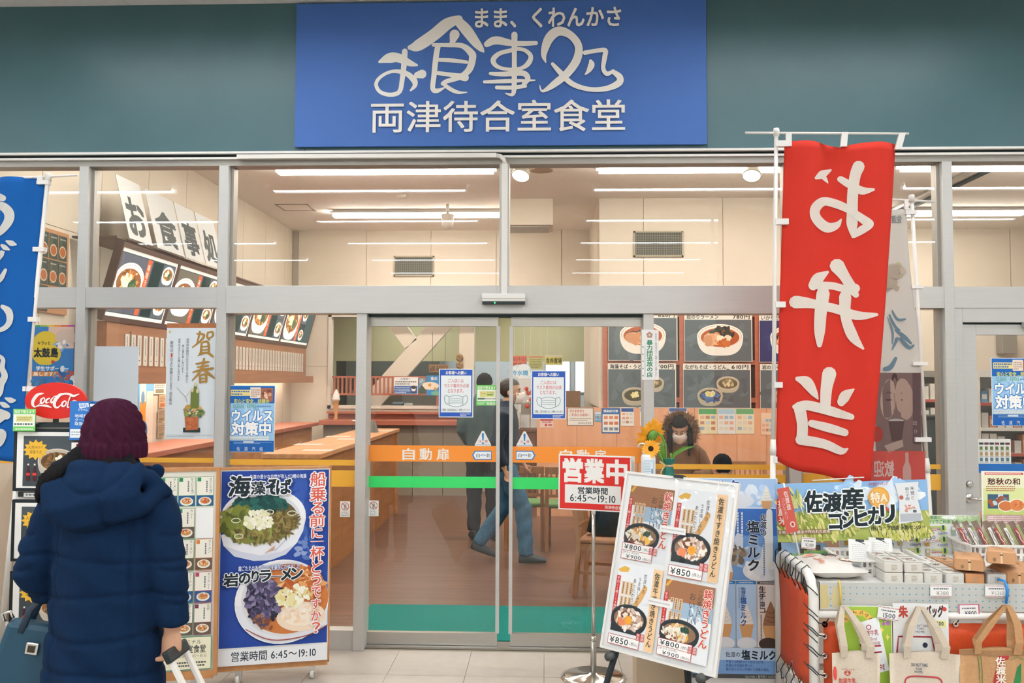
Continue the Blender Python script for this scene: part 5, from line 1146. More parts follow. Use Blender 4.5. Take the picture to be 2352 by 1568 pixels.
flower(vp(1495, 1030, -0.05), (-0.25, -1, 0.15), 22*k_, 7*k_, 5)
def leafm(pts, wd, nm='leaf'):
    m_ = MB(); k = len(pts)
    for i, p_ in enumerate(pts):
        t = i/(k-1); w_ = wd*math.sin(math.pi*min(0.97, max(0.06, t)))**0.8
        d_ = (Vector(pts[min(i+1, k-1)])-Vector(pts[max(i-1, 0)])).normalized(); sd = d_.cross(Vector((0, 1, 0.2))).normalized()*w_
        m_.v += [tuple(Vector(p_)+sd), tuple(Vector(p_)+Vector((0, 0.004, 0))), tuple(Vector(p_)-sd)]
    for i in range(k-1): m_.f += [(3*i, 3*i+1, 3*i+4, 3*i+3), (3*i+1, 3*i+2, 3*i+5, 3*i+4)]
    m_.build(nm, gl_, va, True)
leafm([vp(1526, 1062), vp(1520, 1045, -0.01), vp(1518, 1030, -0.015), vp(1524, 1012, -0.01)], 0.022)
leafm([vp(1538, 1062), vp(1550, 1042, -0.01), vp(1570, 1030, -0.015), vp(1596, 1024, -0.02)], 0.012)
# ================================================================== RICE WAGON
YN, YF_ = -1.66, -1.11
XL = at(1868, 1330, YN).x; XR = 2.5; ZT = at(1868, 1322, YN).z
zl1 = at(2100, 1339, YN).z; zl0 = at(2100, 1402, YN).z; ZTR = zl1-0.008           # tray surface
wg = empty('display_wagon', (1.8, -1.4, 0), 0, 'white pipe display wagon with orange tarpaulin sides full of rice goods', 'display wagon')
def wl_(x, y, z): return (x-1.8, y+1.4, z)
rp = 0.021
def side(X, inw):
    pts = [wl_(X, YN, 0.08), wl_(X, YN, ZT-0.1)]
    for a in (20, 45, 70, 90): pts.append(wl_(X, YN+0.1*(1-math.cos(R(a))), ZT-0.1+0.1*math.sin(R(a))))
    pts += [wl_(X, YF_-0.1, ZT)]
    for a in (20, 45, 70, 90): pts.append(wl_(X, YF_-0.1+0.1*math.sin(R(a)), ZT-0.1+0.1*math.cos(R(a))))
    pts += [wl_(X, YF_, 0.08)]
    MB().tube(pts, rp, 14).build('side_hoop', M['pipe'], wg, True)
    MB().tube([wl_(X, YN, 0.3), wl_(X, YF_, 0.3)], 0.018, 12).build('lower_rail', M['pipe'], wg, True)
    for y in (YN, YF_):
        MB().lathe([(0.02, -0.012), (0.04, -0.01), (0.04, 0.01), (0.02, 0.012)], n=16).xf(Matrix.Translation(wl_(X, y, 0.04)) @ Matrix.Rotation(R(90), 4, 'Y')).build('caster_wheel', M['black'], wg, True)
side(XL, 1); side(XR, -1)
for (y, z) in ((YN, zl0-0.02), (YF_, zl0-0.02), (YN, 0.3), (YF_, 0.3)): MB().tube([wl_(XL, y, z), wl_(XR, y, z)], 0.016, 12).build('cross_rail', M['pipe'], wg, True)
x0f = at(1881, 1370, YN).x
boxo('tray', *[x-1.8 for x in (x0f, XR-0.02)], YN+1.4+0.012, YF_+1.4, ZTR-0.02, ZTR, M['white'], wg)
s = Sheet('front_lip', None, None, (1881, 1339, 2560, 1403), XR-0.02-x0f, zl1-zl0, 0.012, 'cfccc6')
for j in range(4):
    for i in range(46): s.ell(1892+i*14.3, 1351+j*14.2, 1.7, 1.7, '5aa8cc', 8, dl=0)
s.lay += 0.0001
s.poly([(1884, 1345), (1902, 1345), (1898, 1360), (1906, 1380), (1900, 1400), (1884, 1400)], 'd9c48c'); s.poly([(1915, 1345), (1925, 1350), (1930, 1395), (1912, 1398), (1908, 1375)], 'dccb9a'); s.poly([(1960, 1378), (2050, 1376), (2052, 1396), (1962, 1398)], 'd4cdc6')
s.build(((x0f+XR-0.02)/2-1.8, YN+1.4, zl0), parent=wg)
boxo('lip_end', x0f-1.8-0.004, x0f-1.8+0.004, YN+1.4, YN+1.4+0.25, zl0, zl1, M['alu_dark'], wg)
boxo('clear_lip_cover', x0f-1.8, XR-1.82, YN+1.4-0.004, YN+1.4-0.003, zl0-0.004, zl1+0.004, M['acryl'], wg)
# orange tarps
ta = MB(); yn, yf = YN+0.045, YF_-0.03; n_ = 10
vs = []; fs = []
for i in range(n_+1):
    for j in range(9):
        y = yn+(yf-yn)*i/n_; z = 0.36+(ZT-0.075-0.36)*j/8
        if i == 0 and j == 8: z -= 0.03
        vs.append(wl_(XL+0.006*math.sin(i*1.3+j*0.4)-0.004, y, z))
for i in range(n_):
    for j in range(8): a = i*9+j; fs.append((a, a+9, a+10, a+1))
ta.v, ta.f = vs, fs; t1 = ta.build('side_tarp', M['red'], wg, True); so = t1.modifiers.new('solid', 'SOLIDIFY'); so.thickness = 0.003
xa = at(1893, 1440, YN).x
ta = MB(); vs = []; fs = []; zt2 = at(1900, 1428, YN).z
for i in range(25):
    for j in range(7): vs.append(wl_(xa+(XR-0.06-xa)*i/24, YN+0.006+0.006*math.sin(i*0.9+j*0.5), 0.34+(zt2-0.34)*j/6))
for i in range(24):
    for j in range(6): a = i*7+j; fs.append((a, a+7, a+8, a+1))
ta.v, ta.f = vs, fs; t2 = ta.build('front_tarp', M['red'], wg, True); so = t2.modifiers.new('solid', 'SOLIDIFY'); so.thickness = 0.003
def grommet(p, axis):
    m_ = MB().lathe([(0.006, -0.003), (0.012, -0.003), (0.012, 0.003), (0.006, 0.003), (0.006, -0.003)], n=14, close=False)
    m_.xf(Matrix.Translation(p) @ Matrix.Rotation(R(90), 4, axis)).build('grommet', M['chrome'], wg, True)
def cordp(pts): MB().tube(pts, 0.0024, 6).build('lacing_cord', M['cord'], wg, True)
for i in range(6):
    y = yn+0.03+(yf-yn-0.05)*i/5; g = Vector(wl_(XL, y, ZT-0.1)); grommet(g, 'Y')
    cordp([g+Vector((-0.006, 0, 0)), g+Vector((-0.03, 0.0, 0.055)), g+Vector((-0.026, 0.008, 0.11)), g+Vector((0.0, 0.012, 0.128)), g+Vector((0.026, 0.016, 0.1)), g+Vector((0.006, 0.02, 0.02))])
    g = Vector(wl_(XL, y, 0.385)); grommet(g, 'Y')
    cordp([g, g+Vector((-0.028, 0.01, -0.06)), g+Vector((-0.02, 0.03, -0.11)), g+Vector((0.022, 0.04, -0.09)), g+Vector((0.0, 0.05, 0.0))])
for (py, pyg) in ((1375, 1350), (1412, 1400), (1455, 1445), (1470, 1460), (1502, 1492), (1547, 1535)):
    a = Vector(wl_(*at(1862, pyg, YN-0.022))); b = Vector(wl_(*at(1878, pyg+16, YN-0.018)))
    cordp([a+Vector((-0.02, 0.03, 0.02)), a+Vector((-0.012, 0.0, 0.008)), (a+b)/2+Vector((0, -0.004, 0)), b, b+Vector((0.002, 0.03, 0))])
for py in (1433, 1461, 1506, 1551):
    p = Vector(wl_(*at(1894, py, YN-0.002))); grommet(p, 'X'); a = Vector(wl_(*at(1866, py-18, YN-0.023))); cordp([p, (p+a)/2+Vector((0, -0.006, -0.01)), a, a+Vector((-0.018, 0.02, 0.01))])
for px in (1894, 2195, 2335):
    p = Vector(wl_(*at(px, 1433, YN-0.002))); grommet(p, 'X'); cordp([p, p+Vector((0.02, -0.004, 0.03)), p+Vector((0.04, 0.0, 0.055))])
# plastic ties
cd_y = mat('tie_yellow', 'd9b84a', 0.5); cd_b = mat('hook_blue', '2a86d0', 0.4)
p = Vector(wl_(*at(1929, 1338, YN-0.01))); MB().tube([p+Vector((0, 0.02, 0.006)), p, p+Vector((0.002, -0.004, -0.05)), p+Vector((0, -0.004, -0.1))], 0.004, 6).build('yellow_tie', cd_y, wg, True)
p = Vector(wl_(*at(2308, 1338, YN-0.01))); MB().tube([p+Vector((-0.02, 0.02, 0.01)), p+Vector((0, 0, 0.008)), p+Vector((0.008, -0.006, -0.03)), p+Vector((0.0, -0.006, -0.085))], 0.006, 8).build('blue_hook', cd_b, wg, True)

# ---- goods on the tray
def onz(px, py, z=None): q = at_z(px, py, ZTR if z is None else z); return q
def pillow(name, label, cat, loc, w, d, h, m, rz=0.0, group=None, prints=(), tiltx=0.0):
    k, l = 14, 12; vs = []; fs = []
    for sgn in (1, -1):
        for j in range(l+1):
            for i in range(k+1):
                u, v = i/k*2-1, j/l*2-1; b = max(0, (1-abs(u)**3.2)*(1-abs(v)**3.2)); cr = 1-0.05*(1-abs(v)**2)*abs(u)
                vs.append((u*w/2*(1-0.06*b if True else 1), v*d/2, h/2+sgn*h/2*(b**0.55)+0.0025*math.sin(9*u+5*v)*b))
    o = (k+1)*(l+1)
    for j in range(l):
        for i in range(k): a = j*(k+1)+i; fs += [(a, a+1, a+k+2, a+k+1), (o+a, o+a+k+1, o+a+k+2, o+a+1)]
    mb = MB(); mb.v, mb.f = vs, fs
    r = mb.build(name, m, None, True); r.location = loc; r.rotation_euler = (tiltx, 0, rz); tag(r, label, cat, group)
    def hz(x, y):
        u, v = max(-1, min(1, 2*x/w)), max(-1, min(1, 2*y/d)); b = max(0, (1-abs(u)**3.2)*(1-abs(v)**3.2)); return h/2+h/2*b**0.55
    if prints:
        s = Sheet('print', None, None, (-100, -100, 100, 100), w, d); s.lay = 0
        prints(s); pv = []
        for (x, y, z) in s.v: yy = z-d/2; pv.append((x, yy, hz(x, yy)+0.0025-y*3))
        me = bpy.data.meshes.new('print'); me.from_pydata(pv, [], s.f); ca = me.color_attributes.new('Col', 'FLOAT_COLOR', 'CORNER'); cols = []
        for p_, c_ in zip(me.polygons, s.c): cols += list(c_)*p_.loop_total
        ca.data.foreach_set('color', cols); link_mesh('print', me, PRINT, r)
    return r
def p_rice(s):
    s.text('郷', -12, -52, 42, -8, '2a3438', bold=0.03); s.text('す', -12, -92, 30, -58, '2a3438', bold=0.02); s.ell(-55, -35, 24, 22, 'e3b4a4'); s.ell(-55, -35, 14, 12, 'cf8a76'); s.ell(45, 38, 27, 20, '9a6a48'); s.blobs(45, 38, 18, 12, 6, 9, ['ece6dc']); s.brush([(-60, 10, 5), (-45, 50, 7), (-62, 60, 4), (-40, 20, 5)], 'd98a76'); s.lines(45, 65, 80, 92, 1, '6a6e70', vert=False)
    for i in range(8): s.rectf(50+i*4, 66, 52+i*4, 90, '70767a')
    s.brush([(-20, 10, 3), (10, 0, 5), (30, 8, 3)], 'dfa493'); s.brush([(-30, 28, 3), (0, 20, 4)], 'dfa493')
q = onz(1915, 1325)
pillow('rice_bag', 'large white printed rice bag lying at the wagon corner', 'rice bag', (q.x, YN+0.2, ZTR), 0.25, 0.31, 0.075, mat('bag_white', 'd4cec6', 0.5, 0, 0.03, 20), R(4), prints=p_rice)
def p_kraft(s):
    s.brush([(-70, -40, 5), (-40, -60, 7), (-10, -40, 5), (-40, -20, 6)], '4a4238'); s.brush([(-60, 0, 5), (-20, 10, 6), (10, -10, 5), (30, 0, 4)], '4a4238'); s.brush([(-75, -75, 4), (-55, -85, 5), (-35, -70, 4)], '4a4238'); s.ell(40, -30, 10, 10, 'b08060'); s.lines(-50, 25, 20, 60, 3, '6a5a48', 0.4)
def kbag(px, py, z, w, d, h, rz, lab, tilt=0.0):
    q = at_z(px, py, z); r = empty('kraft_bag', (q.x, q.y, z), rz, lab, 'rice bag', 'kraft paper rice bags'); r.rotation_euler = (tilt, 0, rz)
    v = [(-w/2, -d/2, 0.004), (w/2, -d/2, 0.004), (w/2*0.9, d/2*0.7, 0), (-w/2*0.9, d/2*0.7, 0), (-w/2*0.92, -d/2, h*0.72), (w/2*0.92, -d/2, h*0.72), (w/2*0.86, d/2*0.55, h), (-w/2*0.86, d/2*0.55, h)]
    b = MB().quadbox(v).build('bag_body', M['kraft'], r, False, 0.012)
    MB().quadbox([(-w/2*0.9, d/2*0.7, 0.01), (w/2*0.9, d/2*0.7, 0.01), (w/2*0.88, d/2*1.05, 0.03), (-w/2*0.88, d/2*1.05, 0.03), (-w/2*0.86, d/2*0.5, h*0.95), (w/2*0.86, d/2*0.5, h*0.95), (w/2*0.88, d/2*1.05, 0.05), (-w/2*0.88, d/2*1.05, 0.05)]).build('folded_top', M['kraft'], r, False, 0.006)
    s = Sheet('ink_print', None, None, (-100, -100, 100, 100), w*0.8, d*0.75); s.lay = 0.0; p_kraft(s); pv = []
    for (x, y, z_) in s.v: yy = z_-d*0.45; t_ = (yy+d/2)/(d*0.775); pv.append((x, yy, h*0.72+(h*0.28)*t_+0.003-y))
    me = bpy.data.meshes.new('ink_print'); me.from_pydata(pv, [], s.f); ca = me.color_attributes.new('Col', 'FLOAT_COLOR', 'CORNER'); cols = []
    for p_, c_ in zip(me.polygons, s.c): cols += list(c_)*p_.loop_total
    ca.data.foreach_set('color', cols); link_mesh('ink_print', me, PRINT, r)
    s = Sheet('seal', None, None, (0, 0, 100, 50), w*0.84, h*0.6, 0.0005, 'bd8d64'); s.rectf(46, 0, 54, 50, 'd6b48e'); s.rectf(44, 8, 56, 14, '5a4a3a'); s.ell(24, 34, 6, 9, '8a6a4c'); s.build((0, -d/2-0.001, h*0.05), parent=r); r.children[-1].data = r.children[-1].data
    return r
# basket helper
def basket(name, label, loc, w, d, h, rz=0.0, nx=12):
    r = empty(name, loc, rz, label, 'basket'); t = 0.004
    boxo('bottom', -w/2*0.92, w/2*0.92, -d/2*0.92, d/2*0.92, 0, t, M['white'], r)
    def wallp(a, b, n):
        A, B = Vector(a), Vector(b); mb = MB(); dd = (B-A); nn = Vector((dd.y, -dd.x, 0)).normalized()*t
        out = Vector((dd.y, -dd.x, 0)).normalized()*0.04*h/0.1
        def pt(u, v, side_): return A+dd*u+Vector((0, 0, h*v))+out*v*0.3+(nn if side_ else Vector())
        def cell(u0, u1, v0, v1): mb.quadbox([pt(u0, v0, 0), pt(u1, v0, 0), pt(u1, v0, 1), pt(u0, v0, 1), pt(u0, v1, 0), pt(u1, v1, 0), pt(u1, v1, 1), pt(u0, v1, 1)])
        for (v0, v1) in ((0, 0.14), (0.42, 0.54), (0.84, 1.0)): cell(0, 1, v0, v1)
        for i in range(n+1):
            u = i/n; cell(max(0, u-0.22/n), min(1, u+0.22/n), 0.14, 0.42); cell(max(0, u-0.22/n), min(1, u+0.22/n), 0.54, 0.84)
        mb.build('slotted_wall', M['white'], r)
    x, y = w/2*0.92, d/2*0.92
    wallp((-x, -y, 0), (x, -y, 0), nx); wallp((x, -y, 0), (x, y, 0), nx); wallp((x, y, 0), (-x, y, 0), nx); wallp((-x, y, 0), (-x, -y, 0), nx)
    xo, yo = x+0.02, y+0.02; mb = MB()
    for (a, b, c, d_) in ((-xo-0.006, xo+0.006, -yo-0.006, -yo+0.004), (-xo-0.006, xo+0.006, yo-0.004, yo+0.006), (-xo-0.006, -xo+0.004, -yo, yo), (xo-0.004, xo+0.006, -yo, yo)): mb.box(a, b, c, d_, h-0.008, h)
    mb.build('rim', M['white'], r); return r
q = onz(2028, 1318); basket('plastic_basket', 'white slotted plastic basket holding order clipboards', (q.x-0.01, YN+0.28, ZTR), 0.36, 0.26, 0.075, R(-3), 14)
for i, (dx, a) in enumerate(((-0.1, 20), (0.0, 26))):
    s = Sheet('clipboard', ('order clipboard with black clip leaning in the plastic basket', 'white order clipboard lying flatter in the plastic basket')[i], 'clipboard', (0, 0, 70, 100), 0.1, 0.16, 0.004, 'd4d2cd'); s.rectf(4, 6, 66, 96, 'd8d6d2'); s.lines(10, 20, 60, 90, 8, 'b0b2b2', 0.3); s.rectf(22, 0, 48, 10, '30383a')
    s.brush([(30, 8, 5), (50, 20, 3)], '30383a'); s.build((q.x+dx, YN+0.2+0.02*i, ZTR+0.055+0.006*i), R(-18), R(62))
# white blocks of rice packs
def pack(x, y, z, w, d, h, top, lab, face='e9e6de'):
    o = empty('rice_pack', (x, y, z), R(random.Random(int(x*1000+y*777)).uniform(-3, 3)), lab, 'rice pack', 'white rice packs on the wagon')
    boxo('block', -w/2, w/2, -d/2, d/2, 0, h, mat('pack_'+face, face, 0.3, coat=0.3), o, 0.006)
    s = Sheet('top_print', None, None, (0, 0, 60, 100), w*0.96, d*0.96, 0.0004, top); r_ = random.Random(int(x*3000+y*500))
    for k in range(3): s.ell(r_.uniform(12, 48), r_.uniform(10, 90), 6, 5, r_.choice(['c4685a', '8f8a80', 'd8a07a']), 8); s.brush([(r_.uniform(8, 30), r_.uniform(20, 80), 3), (r_.uniform(32, 52), r_.uniform(20, 80), 4)], '6a6a66')
    s.lines(8, 40, 50, 56, 1, '8a8680'); s.build((0, -d*0.48, h+0.0008), 0, R(90), parent=o)
    s = Sheet('end_print', None, None, (0, 0, 60, 40), w*0.8, h*0.8, 0.0004, face); s.rectf(18, 4, 44, 36, 'cfc8ba' if face != 'c98e60' else 'c98a58'); s.lines(20, 8, 42, 34, 4, '9a968c', 0.5); s.build((0, -d/2-0.0008, h*0.1), parent=o)
    return o
bx = [at_z(p_, 1330, ZTR).x for p_ in (2038, 2082, 2125, 2170, 2216, 2262)]
pk = ['d3cfc6', 'd3cfc6', 'd0cdc4', 'cecdc8', 'c98e60', 'cecdc8']
pl = ('beside the clipboard basket', 'in the second column', 'in the middle column of packs', 'in the column beside the orange packs', 'orange-tinted', 'in the column by the kraft bags')
for i, X in enumerate(bx):
    for j in range(3):
        for l in range(2 if i < 2 and j < 2 else 1):
            top = '%s rice pack %s' % ('clear' if False else ('orange wrapped' if i == 4 else 'white wrapped'), pl[i] if i != 4 else 'column between the white packs')
            top += (', front', ', second row', ', back row')[j] + (', on top' if l else '')
            pack(X, YN+0.085+j*0.125, ZTR+l*0.046, 0.078, 0.12, 0.045, 'd0ccc4' if i != 4 else 'c89870', top, pk[i])
kbag(2318, 1334, ZTR, 0.13, 0.13, 0.075, R(8), 'kraft paper rice bag at the wagon lip below the blue hook', 0)
kbag(2372, 1332, ZTR, 0.13, 0.13, 0.08, R(-4), 'kraft paper rice bag at the wagon lip beyond the blue hook', 0)
kbag(2224, 1308, ZTR+0.046, 0.125, 0.17, 0.075, R(-22), 'kraft paper rice bag lying on the white packs', R(-6))
kbag(2300, 1296, ZTR+0.082, 0.12, 0.17, 0.075, R(-26), 'kraft paper rice bag lying on the other kraft bags', R(-10))
for k_, (px, py) in enumerate(((2180, 1272), (2225, 1272))): kbag(px, py, ZTR+0.0, 0.11, 0.12, 0.07, R(6*k_), ('small kraft rice bag behind the white packs', 'small kraft rice bag before the basket of packets')[k_])
# second basket with clear packets of dried noodles
q = onz(2305, 1285, ZTR+0.04)
tag(boxo('tray_riser', q.x-0.19, XR-0.03, YF_-0.24, YF_-0.02, ZTR, ZTR+0.03, M['white'], None, 0.003), 'white riser box under the packet basket', 'box')
basket('plastic_basket', 'white slotted plastic basket full of long clear packets', (q.x+0.06, YF_-0.13, ZTR+0.03), 0.46, 0.2, 0.085, 0, 16)
for i in range(10):
    x = q.x-0.13+i*0.042
    o = empty('noodle_packet', (x, YF_-0.19+0.003*(i % 3), ZTR+0.042), 0, 'clear packet of dried noodles with %s label standing in the basket' % ('pale' if i % 2 else 'red'), 'packet', 'clear noodle packets'); o.rotation_euler = (R(-24), R(-19+(i % 4)*1.5), 0)
    mb = MB()
    for k in range(6): mb.tube([(-0.012+k*0.0048, 0, 0.005), (-0.012+k*0.0048, 0.001, 0.185)], 0.0022, 5)
    c_ = mb.build('noodles', mat('soba_brown', '8a6f62', 0.6, 0, 0.15, 60), o); c_['kind'] = 'stuff'
    MB().quadbox([(-0.019, -0.008, 0), (0.019, -0.008, 0), (0.019, 0.008, 0), (-0.019, 0.008, 0), (-0.02, -0.003, 0.215), (0.02, -0.003, 0.215), (0.02, 0.003, 0.215), (-0.02, 0.003, 0.215)]).build('clear_pouch', M['pouch'], o)
    s = Sheet('paper_label', None, None, (0, 0, 30, 100), 0.014, 0.1, 0.0004, 'd8d4cc' if i % 2 else '9a4440'); s.brush([(8, 12, 4), (20, 30, 5), (10, 52, 5), (22, 72, 4), (14, 90, 4)], '3a3636' if i % 2 else 'e9e4dc'); s.build((0.002, -0.0086, 0.05), parent=o)

# ---- boards on the wagon
s = wall_sheet('price_board', 'white price list board with green header at the back of the wagon', 'price board', (1930, 1183, 2258, 1290), YF_-0.012, th=0.005, base='e8e8e4')
s.rectf(1932, 1184, 2257, 1200, 'b9d4a0'); s.rectf(1932, 1200, 2257, 1204, 'd6e4c8'); s.text('ヒカリでご利用下さい', 2128, 1193, 2215, 1203, '4a7a54', bold=0.02); s.ell(2186, 1188, 17, 4, 'f0f2ea'); s.text('ご家庭に', 2136, 1185, 2166, 1192, '4a7a54', bold=0.02)
for c in range(5):
    for r_ in range(3):
        x = 1940+c*62; y = 1206+r_*26; s.rectf(x, y+2, x+10, y+22, ('9aa89a', 'c9a050', 'b0a080')[r_]); s.ell(x+5, y+7, 4, 4, 'd8d4c4', 8); s.rectf(x+14, y+2, x+40, y+5, 'c9d478'); s.lines(x+14, y+7, x+36, y+12, 1, 'c05a52'); s.ell(x+44, y+7, 7, 7.5, 'b9cc58', 14); s.rectf(x+41.5, y, x+46.5, y+11, '2c5a6a')
        s.text(('3,400円', '6,100円', '3,000円', '1,500円', '4,000円')[(c+r_) % 5], x+28, y+16, x+52, y+22, '2c4a8c', bold=0.02); s.rectf(x+36, y+22.4, x+52, y+24, 'c9d478')
s.build(s.place, 0, R(6))
s = wall_sheet('persimmon_poster', 'yellow green poster of dried persimmons standing at the back of the wagon', 'poster', (2256, 1082, 2368, 1262), YF_-0.045, th=0.004, base='eaeadf')
s.rectf(2259, 1090, 2366, 1255, 'e6e6c4'); s.rectf(2259, 1120, 2366, 1255, 'd4de9c'); s.rectf(2259, 1150, 2366, 1200, 'c4d47c'); s.rectf(2263, 1085, 2352, 1090, 'c84844'); s.lines(2266, 1086, 2348, 1089, 1, 'f0dcd4')
s.text('愁秋の和', 2270, 1098, 2344, 1113, '5a2c28', bold=0.03); s.lines(2266, 1115, 2334, 1129, 3, 'b8685c', 0.4); s.rectf(2269, 1135, 2318, 1168, '3f5f78'); s.blobs(2293, 1150, 20, 13, 22, 5, ['8a4a38', 'a05a40', '4a6a58', '5a86a8', 'c9d4d8'])
s.ell(2310, 1162, 18, 13, 'f0ede0', 20); s.ell(2336, 1160, 19, 15, 'f0ede0', 20); s.ell(2310, 1162, 16, 11, 'd07a48', 20); s.ell(2336, 1160, 17, 13, 'd8854e', 20); s.blobs(2336, 1160, 12, 8, 14, 2.5, ['c87040', 'e09a68']); s.rectf(2264, 1182, 2350, 1204, 'd0a0a0'); s.lines(2267, 1184, 2347, 1202, 4, 'f0e4dc', 0.5); s.build(s.place)
s = wall_sheet('rice_banner_board', 'wide rice banner board with rice field photo clipped above the wagon', 'banner board', (1786, 1106, 2136, 1240), -1.27, th=0.006, base='8ab4dc')
s.blobs(2010, 1135, 110, 26, 60, 9, ['c4dcf0', 'dfeaf4', 'a4c8ea', 'eef3f6'], 2.2); s.rectf(1786, 1176, 2136, 1240, 'a8b460'); s.blobs(1960, 1186, 175, 10, 130, 3, ['b8c070', 'c9cc84', '98a850', 'd8d49a'], 3.5, ang=80); s.blobs(1880, 1205, 90, 34, 260, 2.6, ['d0cc7c', 'b0b456', '8c9a44', 'dcd690', '9ca84c'], 4, ang=70); s.blobs(2070, 1222, 70, 16, 160, 2.4, ['d0cc7c', 'c0c060', '9ca84c', 'e0dc9c'], 4, ang=75); s.blobs(1815, 1150, 30, 30, 60, 2.6, ['c8cc8c', 'a8b460', 'e0dca8'], 4, ang=60)
s.rectf(1786, 1212, 1908, 1222, '8c7050'); s.text('き物を育む農法で作られたお米', 1788, 1213, 1906, 1221, 'f0e9dc', bold=0.015)
s.poly([(1787, 1140), (1808, 1136), (1818, 1150), (1816, 1198), (1796, 1204), (1786, 1190)], 'cf3f34'); s.text('推薦米', 1789, 1142, 1811, 1199, 'f4ece0', bold=0.03, vert=True)
s.ell(2022, 1143, 24, 24, 'dfa044', 30); s.ell(2022, 1143, 20, 20, 'e8b055', 30); s.text('特A', 2003, 1131, 2041, 1155, 'f2e2c4', bold=0.05, outline='b87a34', ow=0.08); s.poly([(2008, 1162), (2000, 1178), (2012, 1172), (2016, 1166)], 'c8493c'); s.poly([(2036, 1162), (2046, 1176), (2034, 1172), (2030, 1166)], 'c8493c'); s.text('米の食味ランキング', 2000, 1108, 2044, 1116, 'a04068', bold=0.02)
s.poly([(2060, 1112), (2114, 1110), (2110, 1150), (2120, 1198), (2064, 1206), (2068, 1150)], 'dfe2e4'); s.text('暮らす郷', 2082, 1122, 2092, 1152, '3a444a', vert=True); s.text('朱鷺と', 2094, 1120, 2104, 1150, '3a444a', vert=True); s.ell(2073, 1145, 5, 5, 'c06a58'); s.rectf(2068, 1182, 2116, 1200, 'b4bac0'); s.blobs(2088, 1170, 16, 8, 12, 2, ['d49a8a', 'b8a898'], 2); s.rectf(2098, 1174, 2106, 1180, '5a6066')
for ch, a, b, c, d in (('佐', 1851, 1124, 1891, 1172), ('渡', 1893, 1130, 1937, 1172), ('産', 1936, 1120, 1986, 1168)): s.text(ch, a, b, c, d, '1c2a30', bold=0.05, outline='eef2f0', ow=0.1)
for i, ch in enumerate('コシヒカリ'): s.text(ch, 1905+i*30, 1178-i*4, 1934+i*30, 1212-i*3, '1c2a30', bold=0.06, outline='eef2f0', ow=0.11)
s.text('(株)コープ佐渡 米穀センター', 2000, 1208, 2124, 1220, '3a4440', bold=0.02)
rb = s.build(s.place, 0, 0, R(-2.2)); W, H = s.W, s.H
MB().tube([(-0.18, -0.006, H+0.012), (0.06, -0.006, H+0.02)], 0.003, 6).build('hanging_rod', M['pipe'], rb, True)
for x in (-0.11, 0.03): boxo('clip', x-0.008, x+0.008, -0.012, 0.01, H-0.012, H+0.026, M['acryl'], rb)
for x in (-0.2, 0.22): boxo('support_strut', x-0.004, x+0.004, 0.008, 0.014, ZTR-s.place[2]-0.0, H*0.8, M['steel'], rb)
# small red flag
q = at(1842, 1296, -1.33); tq = at(1800, 1109, -1.33)
ff = empty('table_flag', (q.x, -1.33, ZTR), 0, 'small red recommended rice flag on a white stick at the wagon corner', 'flag'); lv = lambda px, py: (at(px, py, -1.33).x-q.x, 0, at(px, py, -1.33).z-ZTR)
MB().tube([(lv(1842, 1296)[0], 0, 0), lv(1800, 1109)], 0.004, 8).build('stick', M['pipe'], ff, True); MB().lathe([(0.03, 0), (0.03, 0.006), (0.006, 0.012), (0.005, 0.03)], n=16).build('stick_base', M['pipe'], ff, True)
X0, X1, Z0, Z1 = rect_at(1806, 1118, 1834, 1222, -1.335)
s = Sheet('flag_cloth', None, None, (1806, 1118, 1834, 1222), X1-X0, Z1-Z0, 0.001, 'd8685c', pm=CLOTHP); s.text('コシヒカリ', 1810, 1142, 1818, 1190, 'f0dcd4', vert=True); s.text('佐渡産', 1819, 1126, 1829, 1170, 'f4e8e0', vert=True, bold=0.02); s.ell(1824, 1204, 6, 7, 'f0dcd4'); s.ell(1824, 1204, 3, 4, 'c8493c')
s.build(((X0+X1)/2-q.x, -0.006, Z0-ZTR), 0, 0, R(-12), parent=ff)
# leaflets
s = wall_sheet('leaflet', 'blue sky leaflet curled behind the green leaflet on the wagon', 'leaflet', (1798, 1258, 1902, 1300), -1.19, th=0.002, base='a4c4e4'); s.rectf(1840, 1262, 1888, 1282, '6a5a50'); s.ell(1866, 1276, 11, 12, 'c49a82'); s.rectf(1798, 1282, 1902, 1300, '9cc48c'); s.build((s.place[0], s.place[1], ZTR), 0, R(18))
s = wall_sheet('leaflet', 'green rice field leaflet standing behind the white rice bag', 'leaflet', (1850, 1275, 1912, 1306), -1.25, th=0.002, base='a8c45c'); s.rectf(1852, 1277, 1910, 1288, '7cb06c'); s.blobs(1880, 1294, 28, 8, 40, 2, ['c0cc6c', '98b44c', 'd0d488'], 3); s.build((s.place[0], s.place[1], ZTR), 0, R(20))
# price cards
def pcard(label, px, Y, txt, roll=0.0, edge='a8384a', small=True, col='2f3a44', base='eceae6'):
    s = wall_sheet('price_card', label, 'price card', px, Y, th=0.002, base=base); x0, y0, x1, y1 = px; h = y1-y0; w = x1-x0
    if edge == 'dots':
        for yy in (y0+1.5, y1-3):
            for i in range(int(w/3)): s.rectf(x0+1+i*3, yy, x0+2.8+i*3, yy+1.8, 'a03848', 0)
        s.lay += 0.0001
    else: s.frame(x0, y0, x1, y1, 2, edge)
    s.lines(x0+w*0.15, y0+h*0.22, x0+w*0.85, y0+h*0.4, 1, '6a7278', 0.6); s.text(txt, x0+w*0.28, y0+h*0.5, x0+w*0.85, y0+h*0.84, col, bold=0.01); return s.build(s.place, 0, 0, roll)
pcard('price card reading 380 on the dotted lip above the white tote', (2137, 1343, 2186, 1371), YN-0.008, '¥380', edge='dots', col='9a9c9c')
